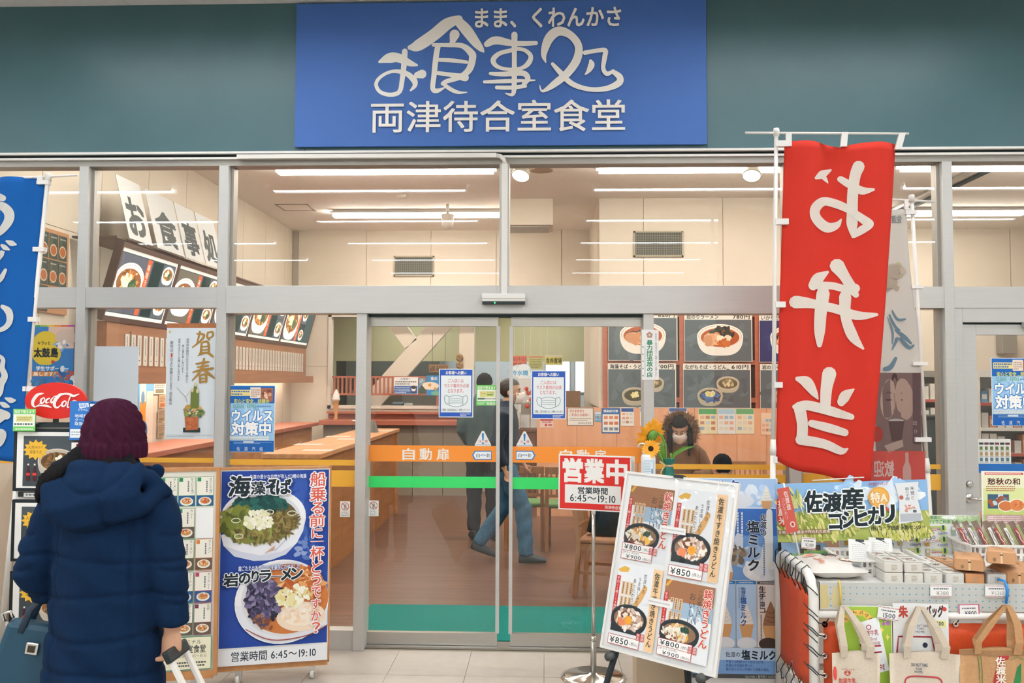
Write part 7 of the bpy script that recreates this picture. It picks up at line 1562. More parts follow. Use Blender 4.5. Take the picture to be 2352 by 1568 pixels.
bb_ = MB(); k = 20; pts = [((0.46*math.cos(2*math.pi*i/k)*(1+0.05*math.cos(4*math.pi*i/k)))*s.W*1.05, s.H*(0.5+0.48*math.sin(2*math.pi*i/k))) for i in range(k)]
bb_.v = [(a, 0, b) for a, b in pts]+[(a, 0.004, b) for a, b in pts]; bb_.f = [tuple(range(k)), tuple(range(2*k-1, k-1, -1))]+[(i, i+k, (i+1) % k+k, (i+1) % k) for i in range(k)]; o.data = bb_.mesh('water_cooler_sign'); o.data.materials.append(M['white'])
# water cooler cabinet with cups
a, b = at(1174, 900, 6.95).x, at(1234, 900, 6.95).x
r = empty('water_counter', ((a+b)/2, 7.2, 0), 0, 'dark wood service counter below the cold water sign', 'counter'); hx = (b-a)/2; zt_ = at(1200, 985, 6.95).z
boxo('counter_top', -hx, hx, -0.27, 0.3, zt_-0.04, zt_, M['wood_d'], r); boxo('body', -hx+0.01, hx-0.01, -0.25, 0.3, 0, zt_-0.04, M['wood_d'], r); boxo('front_panel', -hx+0.02, hx-0.02, -0.258, -0.25, 0.05, zt_-0.06, M['wood_d'], r)
r = empty('water_cooler', ((a+b)/2+0.03, 7.32, zt_), 0, 'pale grey cold water cooler standing on the dark counter', 'water cooler'); zc_ = at(1200, 867, 7.1).z-zt_
boxo('body', -hx+0.06, hx-0.02, -0.15, 0.17, 0, zc_, mat('cooler_grey', 'd0d2d2', 0.4), r, 0.01); boxo('tap_recess', -0.08, 0.08, -0.155, -0.15, 0.2, zc_*0.5, M['alu_dark'], r); MB().tube([(0, -0.16, zc_*0.45), (0, -0.2, zc_*0.45), (0, -0.2, zc_*0.4)], 0.01, 8).build('tap', M['chrome'], r, True)
for k, px in enumerate((1181, 1190)):
    q = at(px, 972, 7.0); r = empty('cup_stack', (q.x, 7.0, zt_), 0, ('shorter', 'taller')[k]+' stack of white paper cups on the dark counter', 'cups'); n_c = 9+3*k
    cm = MB().lathe([(0.024, 0), (0.035, 0.085), (0.037, 0.085), (0.037, 0.09), (0.03, 0.088)], n=16).mesh('cup'); cm.materials.append(M['white'])
    for j in range(n_c): o = bpy.data.objects.new('cup', cm); COL.objects.link(o); o.parent = r; o.location = (0, 0, 0.013*j)
q = at(1217, 930, 6.85); r = empty('paper_ornament', (q.x, 6.98, zt_), 0, 'red and white paper ornament on a stick beside the cooler', 'ornament'); rnd = random.Random(4)
MB().tube([(0, 0, 0), (0.01, 0, 0.55)], 0.006, 6).build('stick', M['wood_c'], r)
for j in range(12):
    c_ = (rnd.uniform(-0.06, 0.06), rnd.uniform(-0.03, 0.03), rnd.uniform(0.25, 0.6)); MB().ball(c_, rnd.uniform(0.018, 0.032), n=8, m=6).build('paper_ball', mat('orn_red', 'd0452e', 0.7) if j % 2 else M['white'], r, True)
# kitchen windows (daylight) and shelves
for k, (a, b, c, d) in enumerate(((1254, 830, 1308, 900), (1322, 830, 1345, 900))):
    X0, X1, Z0, Z1 = rect_at(a, b, c, d, 11.98); r = empty('window_%d' % wn[0], ((X0+X1)/2, 11.97, Z0)); wn[0] += 1; tag(r, 'bright kitchen window behind the hatch' + (' by the wall' if k else ''), None, None, 'structure')
    boxo('pane', -(X1-X0)/2, (X1-X0)/2, 0.0, 0.01, 0, Z1-Z0, mat('daylight_pane', 'f4faff', 0.4, emit=1.6), r); boxo('window_frame', -(X1-X0)/2-0.03, (X1-X0)/2+0.03, 0.01, 0.025, -0.03, Z1-Z0+0.03, M['alu'], r)
X0, X1, Z0, Z1 = rect_at(1298, 897, 1333, 936, 7.6); tag(boxo('brown_board', X0, X1, 7.55, 7.6, at(1316, 936, 7.6).z, Z1, mat('brown_board', '8a6a48', 0.7)), 'plain brown board standing behind the orange wall panel', 'board')
X0, X1, Z0, Z1 = rect_at(850, 990-150, 930, 860, 11.0)
r = empty('kitchen_cabinet', (-2.9, 11.5, 0), 0, 'grey steel kitchen cabinet behind the brace', 'cabinet'); boxo('body', -0.9, 0.9, -0.3, 0.4, 0, 1.5, M['alu_dark'], r); boxo('hood', -0.9, 0.9, -0.4, 0.4, 1.75, 2.3, mat('hood_grey', '6f736c', 0.5), r); boxo('upright', -0.9, -0.84, -0.3, 0.4, 1.5, 1.75, M['alu_dark'], r); boxo('upright', 0.84, 0.9, -0.3, 0.4, 1.5, 1.75, M['alu_dark'], r)
r = empty('kitchen_worktop', (-0.6, 9.4, 0), 0, 'pale green worktop just inside the hatch', 'worktop'); boxo('top', -1.6, 1.2, -0.3, 0.4, 1.16, 1.2, mat('worktop', 'b8c4b0', 0.4), r); boxo('body', -1.55, 1.15, -0.25, 0.35, 0, 1.16, M['alu'], r)
q = at(905, 918, 8.9); r = empty('cash_terminal', (q.x, 9.2, 1.2), 0, 'small black and white terminal on the pale worktop', 'terminal'); MB().quadbox([(-0.13, -0.08, 0), (0.1, -0.08, 0), (0.1, 0.1, 0), (-0.13, 0.1, 0), (-0.08, -0.02, 0.09), (0.1, -0.02, 0.09), (0.1, 0.1, 0.12), (-0.08, 0.1, 0.12)]).build('body', M['black'], r); boxo('screen', 0.12, 0.25, -0.02, 0.08, 0, 0.1, M['offwhite'], r)

# ---- block: vents, ramen posters, notices
def vent(label, px, Y):
    X0, X1, Z0, Z1 = rect_at(*px, Y); r = empty('wall_vent', ((X0+X1)/2, Y, Z0), 0, label, 'vent'); W, H = X1-X0, Z1-Z0
    boxo('vent_back', -W/2, W/2, -0.012, 0, 0, H, mat('vent_dark', '56584f', 0.7), r)
    for (a, b, c, d) in ((-W/2, W/2, 0, 0.02), (-W/2, W/2, H-0.02, H), (-W/2, -W/2+0.02, 0, H), (W/2-0.02, W/2, 0, H)): boxo('vent_frame', a, b, -0.025, 0, c, d, mat('vent_frame', 'a8a08c', 0.6), r)
    m1 = MB().box(-W/2+0.02, W/2-0.02, -0.018, -0.013, 0, 0.006).mesh('bar'); m2 = MB().box(-0.003, 0.003, -0.02, -0.013, 0.02, H-0.02).mesh('bar'); g_ = mat('vent_bar', '85837a', 0.6); m1.materials.append(g_); m2.materials.append(g_)
    for i in range(9): o = bpy.data.objects.new('bar', m1); COL.objects.link(o); o.parent = r; o.location.z = 0.03+i*(H-0.06)/9
    for i in range(20): o = bpy.data.objects.new('bar', m2); COL.objects.link(o); o.parent = r; o.location.x = -W/2+0.035+i*(W-0.07)/19
vent('dark gridded vent on the back wall above the hatch', (905, 588, 997, 635), YB-0.001); vent('dark vent on the projecting block above the ramen posters', (1455, 531, 1569, 590), YK-0.001)
ramen = [('岩', (1397, 716, 1556, 828), '　', '820円', 'a', 'ramen bowl poster with seaweed and bamboo partly behind the white plate'), ('b', (1572, 720, 1728, 830), '岩のりラーメン', '780円', 'b', 'ramen bowl poster with black nori priced 780'), ('c', (1744, 722, 1900, 832), 'いかながも', '', 'c', 'dark blue noodle poster beside the red banner, upper'),
         ('d', (1396, 834, 1553, 936), '海藻そば・うどん', '700円', 'd', 'grey soba poster priced 700 behind the white plate'), ('e', (1569, 835, 1725, 937), 'ながもそば・うどん', '610円', 'e', 'grey soba poster with two bowls priced 610'), ('f', (1746, 836, 1902, 938), '岩のりそば', '', 'f', 'grey soba poster beside the red banner, lower')]
for (_, px, ti, pr, kd, lab) in ramen:
    s = wall_sheet('ramen_poster', lab, 'poster', px, YK-0.064, th=0.004, base='e2ded4', group='ramen posters'); x0, y0, x1, y1 = px; ty = y0+14
    s.text(ti, x0+5, y0+2.5, x0+5+len(ti)*10.5, y0+12.5, '2e3436', bold=0.03); s.text(pr, x1-44, y0+2.5, x1-6, y0+12.5, '2e3436', bold=0.03)
    s.rectf(x0+1, ty, x1-2, y1-1, '5b666a' if kd != 'c' else '2c3a66'); s.blobs((x0+x1)/2, (ty+y1)/2, 70, 34, 40, 7, ['626d71', '555f64', '687378'] if kd != 'c' else ['2a3760', '324274'], 2.5, clip=lambda x, y: x0+14 < x < x1-14 and ty+12 < y < y1-12)
    cx, cy = (x0+x1)/2+(4 if kd == 'b' else 0), ty+42
    if kd in 'abc':
        s.bowl(cx, cy-4, 53, 28, 'a8562e', [(0.1, -0.4, 0.6, ['33403a', '3f4c42', '2a3430'], 70, 0.07, 1.8) if kd == 'b' else (-0.45, 0.0, 0.4, ['33403a', '2a3430'], 40, 0.07, 1.6), (-0.35, 0.3, 0.38, ['d8a078', 'e0b08c', 'c88e66'], 16, 0.16, 1.3), (0.25, 0.2, 0.3, ['ece0c8', 'e2d4b4'], 20, 0.09, 1.5), (0.2, 0.65, 0.3, ['b4602e', 'c0703a'], 14, 0.08, 2)], wall='e6e2da', rim='f0ece4')
    else:
        s.bowl(x0+62, y1-30, 29, 17, '4f4a38', [(0, 0, 0.6, ['4a4a34', '6a5f3c', '3c4434'], 40, 0.1, 1.8), (0.0, -0.1, 0.35, ['e6dca8', 'd8c888'], 16, 0.13, 1.3)] if kd != 'e' else [(0, 0.2, 0.9, ['4a6a9c', '5a7cae', '3f5c8c'], 40, 0.1, 2), (0.0, -0.3, 0.35, ['e6dca8', 'd8c888'], 16, 0.13, 1.3)], wall='b0a690', rim='c4bca8'); s.bowl(x0+103, ty+30, 26, 15, '6a604a', [(0, 0, 0.5, ['d8c8a0', 'c0ac84', '8a7c5c'], 26, 0.12, 1.6)], wall='b8ae98', rim='c9c0ac')
    s.build(s.place)
def notice(lab, px, base, head, hcol, cat='notice'):
    s = wall_sheet('wall_notice', lab, cat, px, YK-0.064, th=0.003, base=base); x0, y0, x1, y1 = px; w_, h_ = x1-x0, y1-y0
    if hcol: s.rectf(x0+1, y0+1, x1-1, y0+h_*0.22, hcol)
    if head: s.text(head, x0+w_*0.1, y0+h_*0.06, x0+w_*0.9, y0+h_*0.17, 'eef0f0', bold=0.02)
    rr = random.Random(int(x0))
    for r_ in range(3):
        for c_ in range(3): s.rectf(x0+w_*(0.1+0.29*c_), y0+h_*(0.28+0.22*r_), x0+w_*(0.1+0.29*c_+0.22), y0+h_*(0.28+0.22*r_+0.13), rr.choice(['d8a890', 'c4ccd0', 'b8846c', '9ab0c4', 'd8d0c0']))
    return s
s = wall_sheet('wall_notice', 'black-framed guest notice on the low orange panel', 'notice', (1303, 936, 1363, 977), YK-0.064, th=0.003, base='3c4448'); s.rectf(1304.2, 937.2, 1361.8, 975.8, 'e6e2da'); s.text('待合室食堂を', 1308, 940, 1342, 947, 'b8505a', bold=0.015); s.text('ご利用のお客様へ', 1308, 949, 1354, 956, 'b8505a', bold=0.015); s.lines(1308, 959, 1358, 967, 2, '8a8480', 0.4); s.text('両津待合室食堂', 1328, 969, 1358, 974, '4a5054'); s.build(s.place)
for (lab, px, base, head, hc) in (('blue-edged infection notice with small drawings on the orange panels', (1382, 937, 1424, 995), '2f66a8', '感染症対策', '2f66a8'), ('white notice with blue head beside the infection notice', (1426, 936, 1456, 978), 'e6e6e2', '', '2f5a98'), ('blue-edged notice behind the door post', (1470, 936, 1500, 978), 'e6e8e8', '', '2f66b0'), ('white notice with wide blue head above the fur hood', (1536, 936, 1578, 976), 'e4e6e6', '', '3a66a8'),
                              ('recipe notice with green head in the yellow border', (1604, 938, 1647, 996), 'e6d8b0', '', '5aa06a'), ('red and blue product notice between the bordered notices', (1648, 938, 1689, 996), 'e0e4e4', '', 'a8c8d8'), ('text notice with green head beside the product notice', (1690, 938, 1732, 996), 'e4dcc0', '', '6aa878'), ('pale faded notice next to the red banner', (1748, 948, 1776, 998), 'e8c8ac', '', ''), ('small blue card beside the guest notice', (1366, 945, 1381, 968), '4aa4cc', '', 'e4e8e8')):
    s = notice(lab, px, base, head, hc)
    if lab.startswith('blue-edged infection'): s.rectf(1384, 951, 1422, 992, 'e8e6e0'); [s.rectf(1387+i*12, 955+j*13, 1396+i*12, 962+j*13, ('d88a6c', 'c8785c', '7a8ca0')[j]) for i in range(3) for j in range(3)]
    s.build(s.place)
s = wall_sheet('wall_notice', 'small red card notice under the mask notice', 'notice', (1240, 961, 1271, 982), YK-0.064, th=0.003, base='e2ccc0'); s.rectf(1241, 962, 1270, 966, 'b83c40'); s.text('取扱店舗', 1245, 967, 1266, 971, 'b8505a', bold=0.02); s.ell(1254, 976, 3, 3, 'c04a48'); s.rectf(1259, 974, 1268, 978, 'c06060'); s.build(s.place)
# neighbouring shop: display shelves
def shelf(name, label, x0, x1, y0, z1, rows, cols_n, m, seed):
    r = empty(name, ((x0+x1)/2, y0, 0), 0, label, 'display shelf'); W = x1-x0; rnd = random.Random(seed)
    boxo('back', -W/2, W/2, 0.4, 0.42, 0, z1, m, r); boxo('side', -W/2, -W/2+0.03, 0, 0.4, 0, z1, m, r); boxo('side', W/2-0.03, W/2, 0, 0.4, 0, z1, m, r); boxo('top', -W/2, W/2, 0, 0.42, z1, z1+0.08, m, r)
    pc_ = ['c98a6a', '3f5a50', 'a04a44', '5a86a8', 'd8c8a8', '2f3a3c', 'b8a060', '8a5a4a', 'd0d4d0']
    for i in range(rows):
        z = 0.1+i*(z1-0.1)/rows; boxo('shelf_board', -W/2+0.03, W/2-0.03, 0.0, 0.4, z-0.02, z, M['white'], r); boxo('price_rail', -W/2+0.03, W/2-0.03, -0.01, 0.0, z-0.035, z, mat('rail_red', 'b85a50', 0.5) if i % 2 else M['white'], r)
        for j in range(cols_n):
            w_ = (W-0.1)/cols_n; h_ = rnd.uniform(0.5, 0.85)*(z1-0.1)/rows*0.9; c_ = rnd.choice(pc_)
            o = empty('packaged_product', ((x0+x1)/2-W/2+0.05+w_*(j+0.5), y0+0.12, z), 0, 'small packaged product on the %s' % label.split(' with')[0], 'product', 'products on the ' + name.replace('_', ' '))
            boxo('pack_body', -w_*0.42, w_*0.42, -0.08, 0.08, 0, h_, mat('prod_'+c_, c_, 0.5), o); boxo('pack_label', -w_*0.3, w_*0.3, -0.082, -0.08, h_*0.3, h_*0.7, mat('prod_'+rnd.choice(pc_), 'd8d4cc', 0.5), o)
shelf('display_shelf', 'white lit display shelf with small packs behind the hinged door', at(2246, 950, 4.2).x, at(2246, 950, 4.2).x+0.62, 4.2, at(2290, 866, 4.2).z, 6, 6, M['white'], 3)
shelf('display_shelf', 'dark glass-fronted shelf with jars behind the pale banner', at(2075, 920, 5.6).x, at(2173, 920, 5.6).x+0.3, 5.6, at(2130, 866, 5.6).z, 6, 5, M['alu_dark'], 8)
X0, X1, Z0, Z1 = rect_at(2112, 962, 2200, 1085, 4.6); r = empty('dark_counter', ((X0+X1)/2, 4.9, 0), 0, 'dark cabinet in front of the jar shelf', 'cabinet'); boxo('body', -(X1-X0)/2, (X1-X0)/2, -0.25, 0.25, 0, Z1, mat('cab_dark', '3a4444', 0.4), r, 0.01); boxo('top', -(X1-X0)/2-0.02, (X1-X0)/2+0.02, -0.27, 0.27, Z1, Z1+0.03, M['black'], r)
s = wall_sheet('product_chart', 'white chart of small product pictures on the hinged door glass', 'poster', (2247, 1008, 2322, 1066), 0.043, th=0.002, base='e4e4de')
for i in range(6):
    s.rectf(2249+i*12, 1016, 2259+i*12, 1021, '6a3c40' if i % 2 else '3c4448')
    for j in range(3): s.rectf(2250+i*12, 1025+j*13, 2257+i*12, 1033+j*13, ('6a7a50', 'a88a60', '5a7a8a')[j]); s.lines(2249+i*12, 1034+j*13, 2259+i*12, 1036.5+j*13, 1, 'a0a4a4')
s.build(s.place)
q = at(2303, 790, YB); r = empty('wall_speaker', (q.x, YB, q.z-0.15), 0, 'small grey bracketed speaker on the cream wall above the display shelf', 'speaker'); boxo('speaker_box', -0.11, 0.11, -0.2, -0.02, 0, 0.3, M['alu_dark'], r, 0.01); boxo('bracket', -0.03, 0.03, -0.02, 0.0, 0.2, 0.42, M['white'], r)

# ---- ceiling fittings
def hang(px, py, z=ZC): return at_z(px, py, z)
q = hang(925, 447); MB().lathe([(0.07, 0), (0.07, -0.02), (0.045, -0.05), (0.0, -0.055)][::-1], n=20).build('smoke_detector', M['offwhite'], None, True).location = q; o = bpy.data.objects['smoke_detector']; tag(o, 'round smoke detector between the two lamp rows', 'detector')
P4 = [hang(*p) for p in ((632, 468), (706, 467), (724, 484), (654, 484))]; c_ = sum(P4, Vector())/4; r = empty('ceiling_hatch', (c_.x, c_.y, ZC), 0, 'square access hatch outline in the shop ceiling', 'hatch'); w_ = (P4[1]-P4[0]).length/2
for (a, b, c, d) in ((-w_, w_, -w_, -w_+0.02), (-w_, w_, w_-0.02, w_), (-w_, -w_+0.02, -w_, w_), (w_-0.02, w_, -w_, w_)): boxo('hatch_frame', a, b, c, d, -0.008, 0, M['alu_dark'], r)
boxo('hatch_panel', -w_+0.02, w_-0.02, -w_+0.02, w_-0.02, -0.004, 0, M['ceil'], r)
q = hang(1243, 391); o = MB().lathe([(0.11, -0.006), (0.13, -0.004), (0.13, 0)], n=24).build('ceiling_speaker', mat('speaker_grille', 'a58f7c', 0.8), None, True); o.location = q; tag(o, 'flat round ceiling speaker beside the glowing spotlight', 'speaker')
q = at_z(1028, 512, ZC-0.25); r = empty('dome_camera', (q.x, q.y, ZC), 0, 'white dome security camera hanging on a short stem', 'camera'); MB().tube([(0, 0, 0), (0, 0, -0.14)], 0.02, 10).build('stem', M['offwhite'], r, True); MB().lathe([(0.0, -0.34), (0.05, -0.325), (0.075, -0.28), (0.08, -0.22), (0.085, -0.14), (0.03, -0.135)], n=20).build('dome', M['offwhite'], r, True)
for k, (px, py, lab) in enumerate(((1197, 403, 'glowing spotlight beside the round ceiling speaker'), (1727, 403, 'tilted round spotlight on an arm beside the red banner'))):
    q = at_z(px, py, ZC-0.16); r = empty('spotlight', (q.x, q.y, ZC), 0, lab, 'spotlight')
    MB().tube([(0, 0, 0), (0, 0, -0.08)], 0.012, 8).build('arm', M['offwhite'], r, True); boxo('mount', -0.16, 0.08, -0.03, 0.03, -0.02, 0, M['offwhite'], r)
    mt = Matrix.Translation((0, 0, -0.14)) @ Matrix.Rotation(R(-28), 4, 'X') @ Matrix.Rotation(R(10), 4, 'Y')
    MB().lathe([(0.06, 0.06), (0.085, 0.04), (0.1, -0.02), (0.1, -0.035), (0.09, -0.035), (0.088, -0.02)], n=24, close=False).xf(mt).build('lamp_housing', M['offwhite'], r, True); MB().lathe([(0.088, -0.03), (0.05, -0.034), (0.002, -0.035)], n=24).xf(mt).build('lamp_face', M['spot'], r, True)
for k, (a, b) in enumerate((((2080, 465), (2200, 400)), ((2060, 495), (2230, 400)))):
    A_, B_ = at_z(*a, ZC), at_z(*b, ZC); X_ = (A_.x+B_.x)/2; y0_, y1_ = min(A_.y, B_.y), max(A_.y, B_.y)
    tag(boxo('ceiling_track', X_-0.03, X_+0.03, max(0.3, y0_-2.5), min(YB-0.1, y1_+1.5), ZC-0.03, ZC, (M['alu_dark'], M['gap'])[k]), ('grey', 'dark')[k]+' ceiling track running into the neighbouring shop', 'ceiling track')
# acrylic counter screen and cone display
q = at(735, 985, 4.6); r = empty('acrylic_menu_stand', (q.x, 4.8, 1.07), 0, 'clear acrylic holder with a dark card on the standing table', 'menu stand'); r.location.x = -2.1
MB().quadbox([(-0.16, -0.02, 0.0), (0.16, -0.02, 0.0), (0.16, -0.015, 0.0), (-0.16, -0.015, 0.0), (-0.22, 0.05, 0.5), (0.06, 0.05, 0.5), (0.06, 0.055, 0.5), (-0.22, 0.055, 0.5)]).build('acrylic_sheet', M['acryl'], r); MB().quadbox([(-0.08, -0.06, 0), (0.13, -0.06, 0), (0.13, 0.06, 0), (-0.08, 0.06, 0), (-0.1, -0.03, 0.13), (0.09, -0.03, 0.13), (0.09, 0.06, 0.13), (-0.1, 0.06, 0.13)]).build('card_box', mat('card_grey', '6a6a64', 0.3), r)
q = at(680, 960, 7.3); r = empty('cone_display', (-3.1, 7.42, 1.1), 0, 'soft cream cone display model on the red brown counter', 'display'); MB().lathe([(0.04, 0), (0.04, 0.02), (0.02, 0.03), (0.045, 0.26), (0.05, 0.28)], n=14).build('cone', mat('cone_tan', 'b98550', 0.7), r, True); MB().lathe([(0.055, 0.28), (0.06, 0.31), (0.05, 0.34), (0.052, 0.36), (0.035, 0.39), (0.03, 0.41), (0.004, 0.45)], n=16).build('cream_swirl', M['white'], r, True)
# ================================================================== PEOPLE
def remeshed(name, mb, m, parent, voxel=0.012, smooth=6, disp=None):
    """one continuous surface from overlapping shapes"""
    t = bpy.data.objects.new('tmp', mb.mesh('tmp')); COL.objects.link(t)
    rm = t.modifiers.new('r', 'REMESH'); rm.mode = 'VOXEL'; rm.voxel_size = voxel
    sm = t.modifiers.new('s', 'SMOOTH'); sm.factor = 0.5; sm.iterations = smooth
    bpy.context.view_layer.update()
    me = bpy.data.meshes.new_from_object(t.evaluated_get(bpy.context.evaluated_depsgraph_get())); bpy.data.objects.remove(t)
    me.name = name; me.materials.clear()
    if disp:
        nn = [v.normal.copy() for v in me.vertices]
        for v, n_ in zip(me.vertices, nn): v.co = v.co+n_*disp(v.co)
    return link_mesh(name, me, m, parent, True)
def hand(mb, wrist, fdir, across, up, curl=0.6, s=1.0, grip=False):
    """palm with four bent fingers and a thumb, added to the body shapes"""
    w_, f, a, u = Vector(wrist), Vector(fdir).normalized(), Vector(across).normalized(), Vector(up).normalized()
    pl = w_+f*0.085*s; mb.tube([w_, w_+f*0.04*s, pl], [(0.022*s, 0.018*s), (0.036*s, 0.017*s), (0.038*s, 0.015*s)], 10)
    for i, L in enumerate((0.068, 0.078, 0.073, 0.058)):
        b = pl+a*(0.028-0.019*i)*s-f*0.006*s; d1 = (f*math.cos(curl)-u*math.sin(curl)); d2 = (f*math.cos(curl*2.1)-u*math.sin(curl*2.1)); d3 = (f*math.cos(curl*2.9)-u*math.sin(curl*2.9))
        p1 = b+d1*L*0.5*s; p2 = p1+d2*L*0.3*s; mb.tube([b, p1, p2, p2+d3*L*0.26*s], [0.0095*s, 0.009*s, 0.0085*s, 0.007*s], 8)
    tb = w_+f*0.03*s+a*0.03*s; mb.tube([tb, tb+(f*0.6+a*0.6-u*0.3).normalized()*0.035*s, tb+(f*0.8+a*0.35-u*0.6).normalized()*0.062*s], [0.013*s, 0.011*s, 0.008*s], 8)
def head(mb, c, s=1.0, fwd=(0, -1, 0), tilt=0.0):
    """skull, jaw, nose, ears and brows; returns the transform used"""
    f = Vector(fwd).normalized(); x = Vector((-f.y, f.x, 0)); mt = Matrix((x, -f, Vector((0, 0, 1)))).transposed().to_4x4(); mt = Matrix.Translation(c) @ mt @ Matrix.Rotation(tilt, 4, 'X') @ Matrix.Scale(s, 4)
    i0 = len(mb.v); mb.ball((0, 0.012, 0.03), 0.077, 0.096, 0.088, 20, 14); mb.ball((0, -0.022, -0.045), 0.058, 0.064, 0.07, 18, 12); mb.ball((0, -0.055, -0.098), 0.028, 0.026, 0.022, 12, 8)
    mb.tube([(0, -0.084, 0.012), (0, -0.098, -0.018), (0, -0.107, -0.034), (0, -0.092, -0.043)], [0.008, 0.011, 0.014, 0.012], 10)
    mb.ball((0, -0.079, -0.07), 0.024, 0.014, 0.011, 12, 8); mb.ball((0.0, -0.074, 0.03), 0.05, 0.018, 0.012, 14, 8)
    for sx_ in (-1, 1): mb.ball((sx_*0.08, 0.012, -0.015), 0.012, 0.022, 0.033, 10, 8); mb.ball((sx_*0.045, -0.06, -0.03), 0.024, 0.022, 0.02, 10, 8)
    mb.tube([(0, 0.02, -0.07), (0, 0.03, -0.16)], [0.055, 0.052], 14); mb.xf(mt, i0); return mt
def eyes(mt, parent):
    for sx_ in (-1, 1):
        MB().ball((0, 0, 0), 0.0125, 0.008, 0.008, 12, 8).xf(mt @ Matrix.Translation((sx_*0.031, -0.074, 0.004))).build('eye', mat('eye_white', 'e4ded6', 0.3), parent, True)
        MB().ball((0, 0, 0), 0.0058, 0.004, 0.0065, 10, 6).xf(mt @ Matrix.Translation((sx_*0.031, -0.0805, 0.003))).build('iris', mat('iris', '2a1e18', 0.2), parent, True)
        MB().tube([(sx_*0.017, -0.086, 0.021), (sx_*0.032, -0.087, 0.027), (sx_*0.05, -0.073, 0.023)], [0.003, 0.004, 0.0025], 6).xf(mt).build('eyebrow', mat('hair_dark', '1f1a19', 0.6), parent, True)
def face_mask(mt, parent):
    mb = MB(); k, l = 12, 8
    for j in range(l+1):
        for i in range(k+1):
            u, v = i/k*2-1, j/l; a = u*1.12; z = -0.012-v*0.105; bul = 0.014*math.sin(math.pi*min(1, v*1.05)); rr_ = 0.074+bul+(0.03*(1-v)*math.exp(-(u*3.4)**2) if v < 0.4 else 0.012*math.exp(-(u*3)**2))
            mb.v.append((rr_*0.93*math.sin(a), -0.012-rr_*1.13*math.cos(a)+0.012*v*v+0.0016*math.sin(v*22), z+(0.012*math.exp(-(u*3)**2) if j == 0 else 0)))
    for j in range(l):
        for i in range(k): a = j*(k+1)+i; mb.f.append((a, a+k+1, a+k+2, a+1))
    o = mb.xf(mt).build('face_mask', mat('mask_cloth', 'e6dcd6', 0.8), parent, True); so = o.modifiers.new('s', 'SOLIDIFY'); so.thickness = 0.002
    for sx_ in (-1, 1):
        for z in (-0.02, -0.1): MB().tube([(sx_*0.066, -0.045, z), (sx_*0.084, 0.0, -0.03 if z > -0.05 else -0.04), (sx_*0.086, 0.022, -0.012)], 0.0018, 5).xf(mt).build('ear_loop', M['white'], parent, True)
def hair_cap(mt, parent, m, low=-0.02, back=-0.06, fr=0.052, voxel=0.009, extra=None):
    mb = MB(); mb.ball((0, 0.016, 0.034), 0.086, 0.105, 0.096, 20, 14)
    if extra: extra(mb)
    t = remeshed('hair', mb, m, parent, voxel, 3)
    rnd = random.Random(5); bm_ = bmesh.new(); bm_.from_mesh(t.data)
    kill = [v for v in bm_.verts if (v.co.y < -0.035+ (0.03 if v.co.z < fr else -0.2) and v.co.z < fr) or (v.co.z < low and v.co.y < 0.02) or v.co.z < back]
    bmesh.ops.delete(bm_, geom=kill, context='VERTS') if not extra else None
    bm_.to_mesh(t.data); bm_.free()
    for v in t.data.vertices: v.co = mt @ (v.co*(1+0.012*math.sin(v.co.x*160+v.co.z*90)))
    return t
skin = mat('skin', 'c99a7c', 0.5, 0, 0.04, 30); hairm = mat('hair_black', '141214', 0.85, 0, 0.3, 60, (1, 1, 0.1)); jeans = mat('jeans', '3f6884', 0.85, 0, 0.12, 40); shoe = mat('shoe_dark', '2f3a3c', 0.6)

# ---- woman in the navy coat, seen from behind
WX, WY = at(248, 1200, -2.59).x, -2.59
wo = empty('person', (WX, WY, 0), 0, 'person in a navy hooded coat and maroon knitted hat seen from behind', 'person')
mb = MB(); hm = head(mb, (0, 0.02, 1.475), 0.9, (0.08, 1, 0))
mb.tube([(0, 0.03, 1.42), (0, 0.01, 1.3), (0, 0, 1.1), (0, 0, 0.85)], [(0.05, 0.05), (0.14, 0.09), (0.15, 0.1), (0.15, 0.11)], 16)
for sx_ in (-1, 1): mb.tube([(sx_*0.085, 0, 0.86), (sx_*0.09, 0.01, 0.48), (sx_*0.09, -0.015, 0.1), (sx_*0.09, 0.0, 0.05)], [0.085, 0.058, 0.042, 0.045], 14); mb.tube([(sx_*0.09, -0.05, 0.045), (sx_*0.095, 0.06, 0.04), (sx_*0.1, 0.15, 0.03)], [(0.04, 0.04), (0.042, 0.035), (0.03, 0.024)], 12)
mb.tube([(0.15, 0, 1.27), (0.214, -0.01, 1.05), (0.226, -0.005, 0.86)], [0.045, 0.036, 0.026], 12); mb.tube([(-0.15, 0, 1.27), (-0.225, -0.02, 1.06), (-0.18, 0.16, 0.96)], [0.045, 0.036, 0.026], 12)
hand(mb, (0.226, -0.005, 0.87), (0.0, 0.0, -1), (0, 1, 0), (1, 0, 0), 0.75); hand(mb, (-0.18, 0.16, 0.96), (0.2, 0.95, -0.25), (1, 0, 0), (0, 0, 1), 0.7)
body = remeshed('body', mb, skin, wo, 0.0085, 3)
tr = MB()
for sx_ in (-1, 1): tr.tube([(sx_*0.08, 0, 0.9), (sx_*0.09, 0.01, 0.5), (sx_*0.09, -0.01, 0.09)], [0.1, 0.075, 0.062], 14)
remeshed('trousers', tr, mat('trousers_dark', '262d36', 0.85), wo, 0.014, 4)
for sx_ in (-1, 1): remeshed('shoe', MB().tube([(sx_*0.09, -0.07, 0.05), (sx_*0.092, 0.02, 0.055), (sx_*0.1, 0.12, 0.04), (sx_*0.102, 0.18, 0.03)], [(0.045, 0.048), (0.05, 0.052), (0.048, 0.036), (0.03, 0.024)], 12).box(sx_*0.095-0.045, sx_*0.095+0.045, -0.1, 0.18, 0.0, 0.025), shoe, wo, 0.01, 3)
ct = MB()
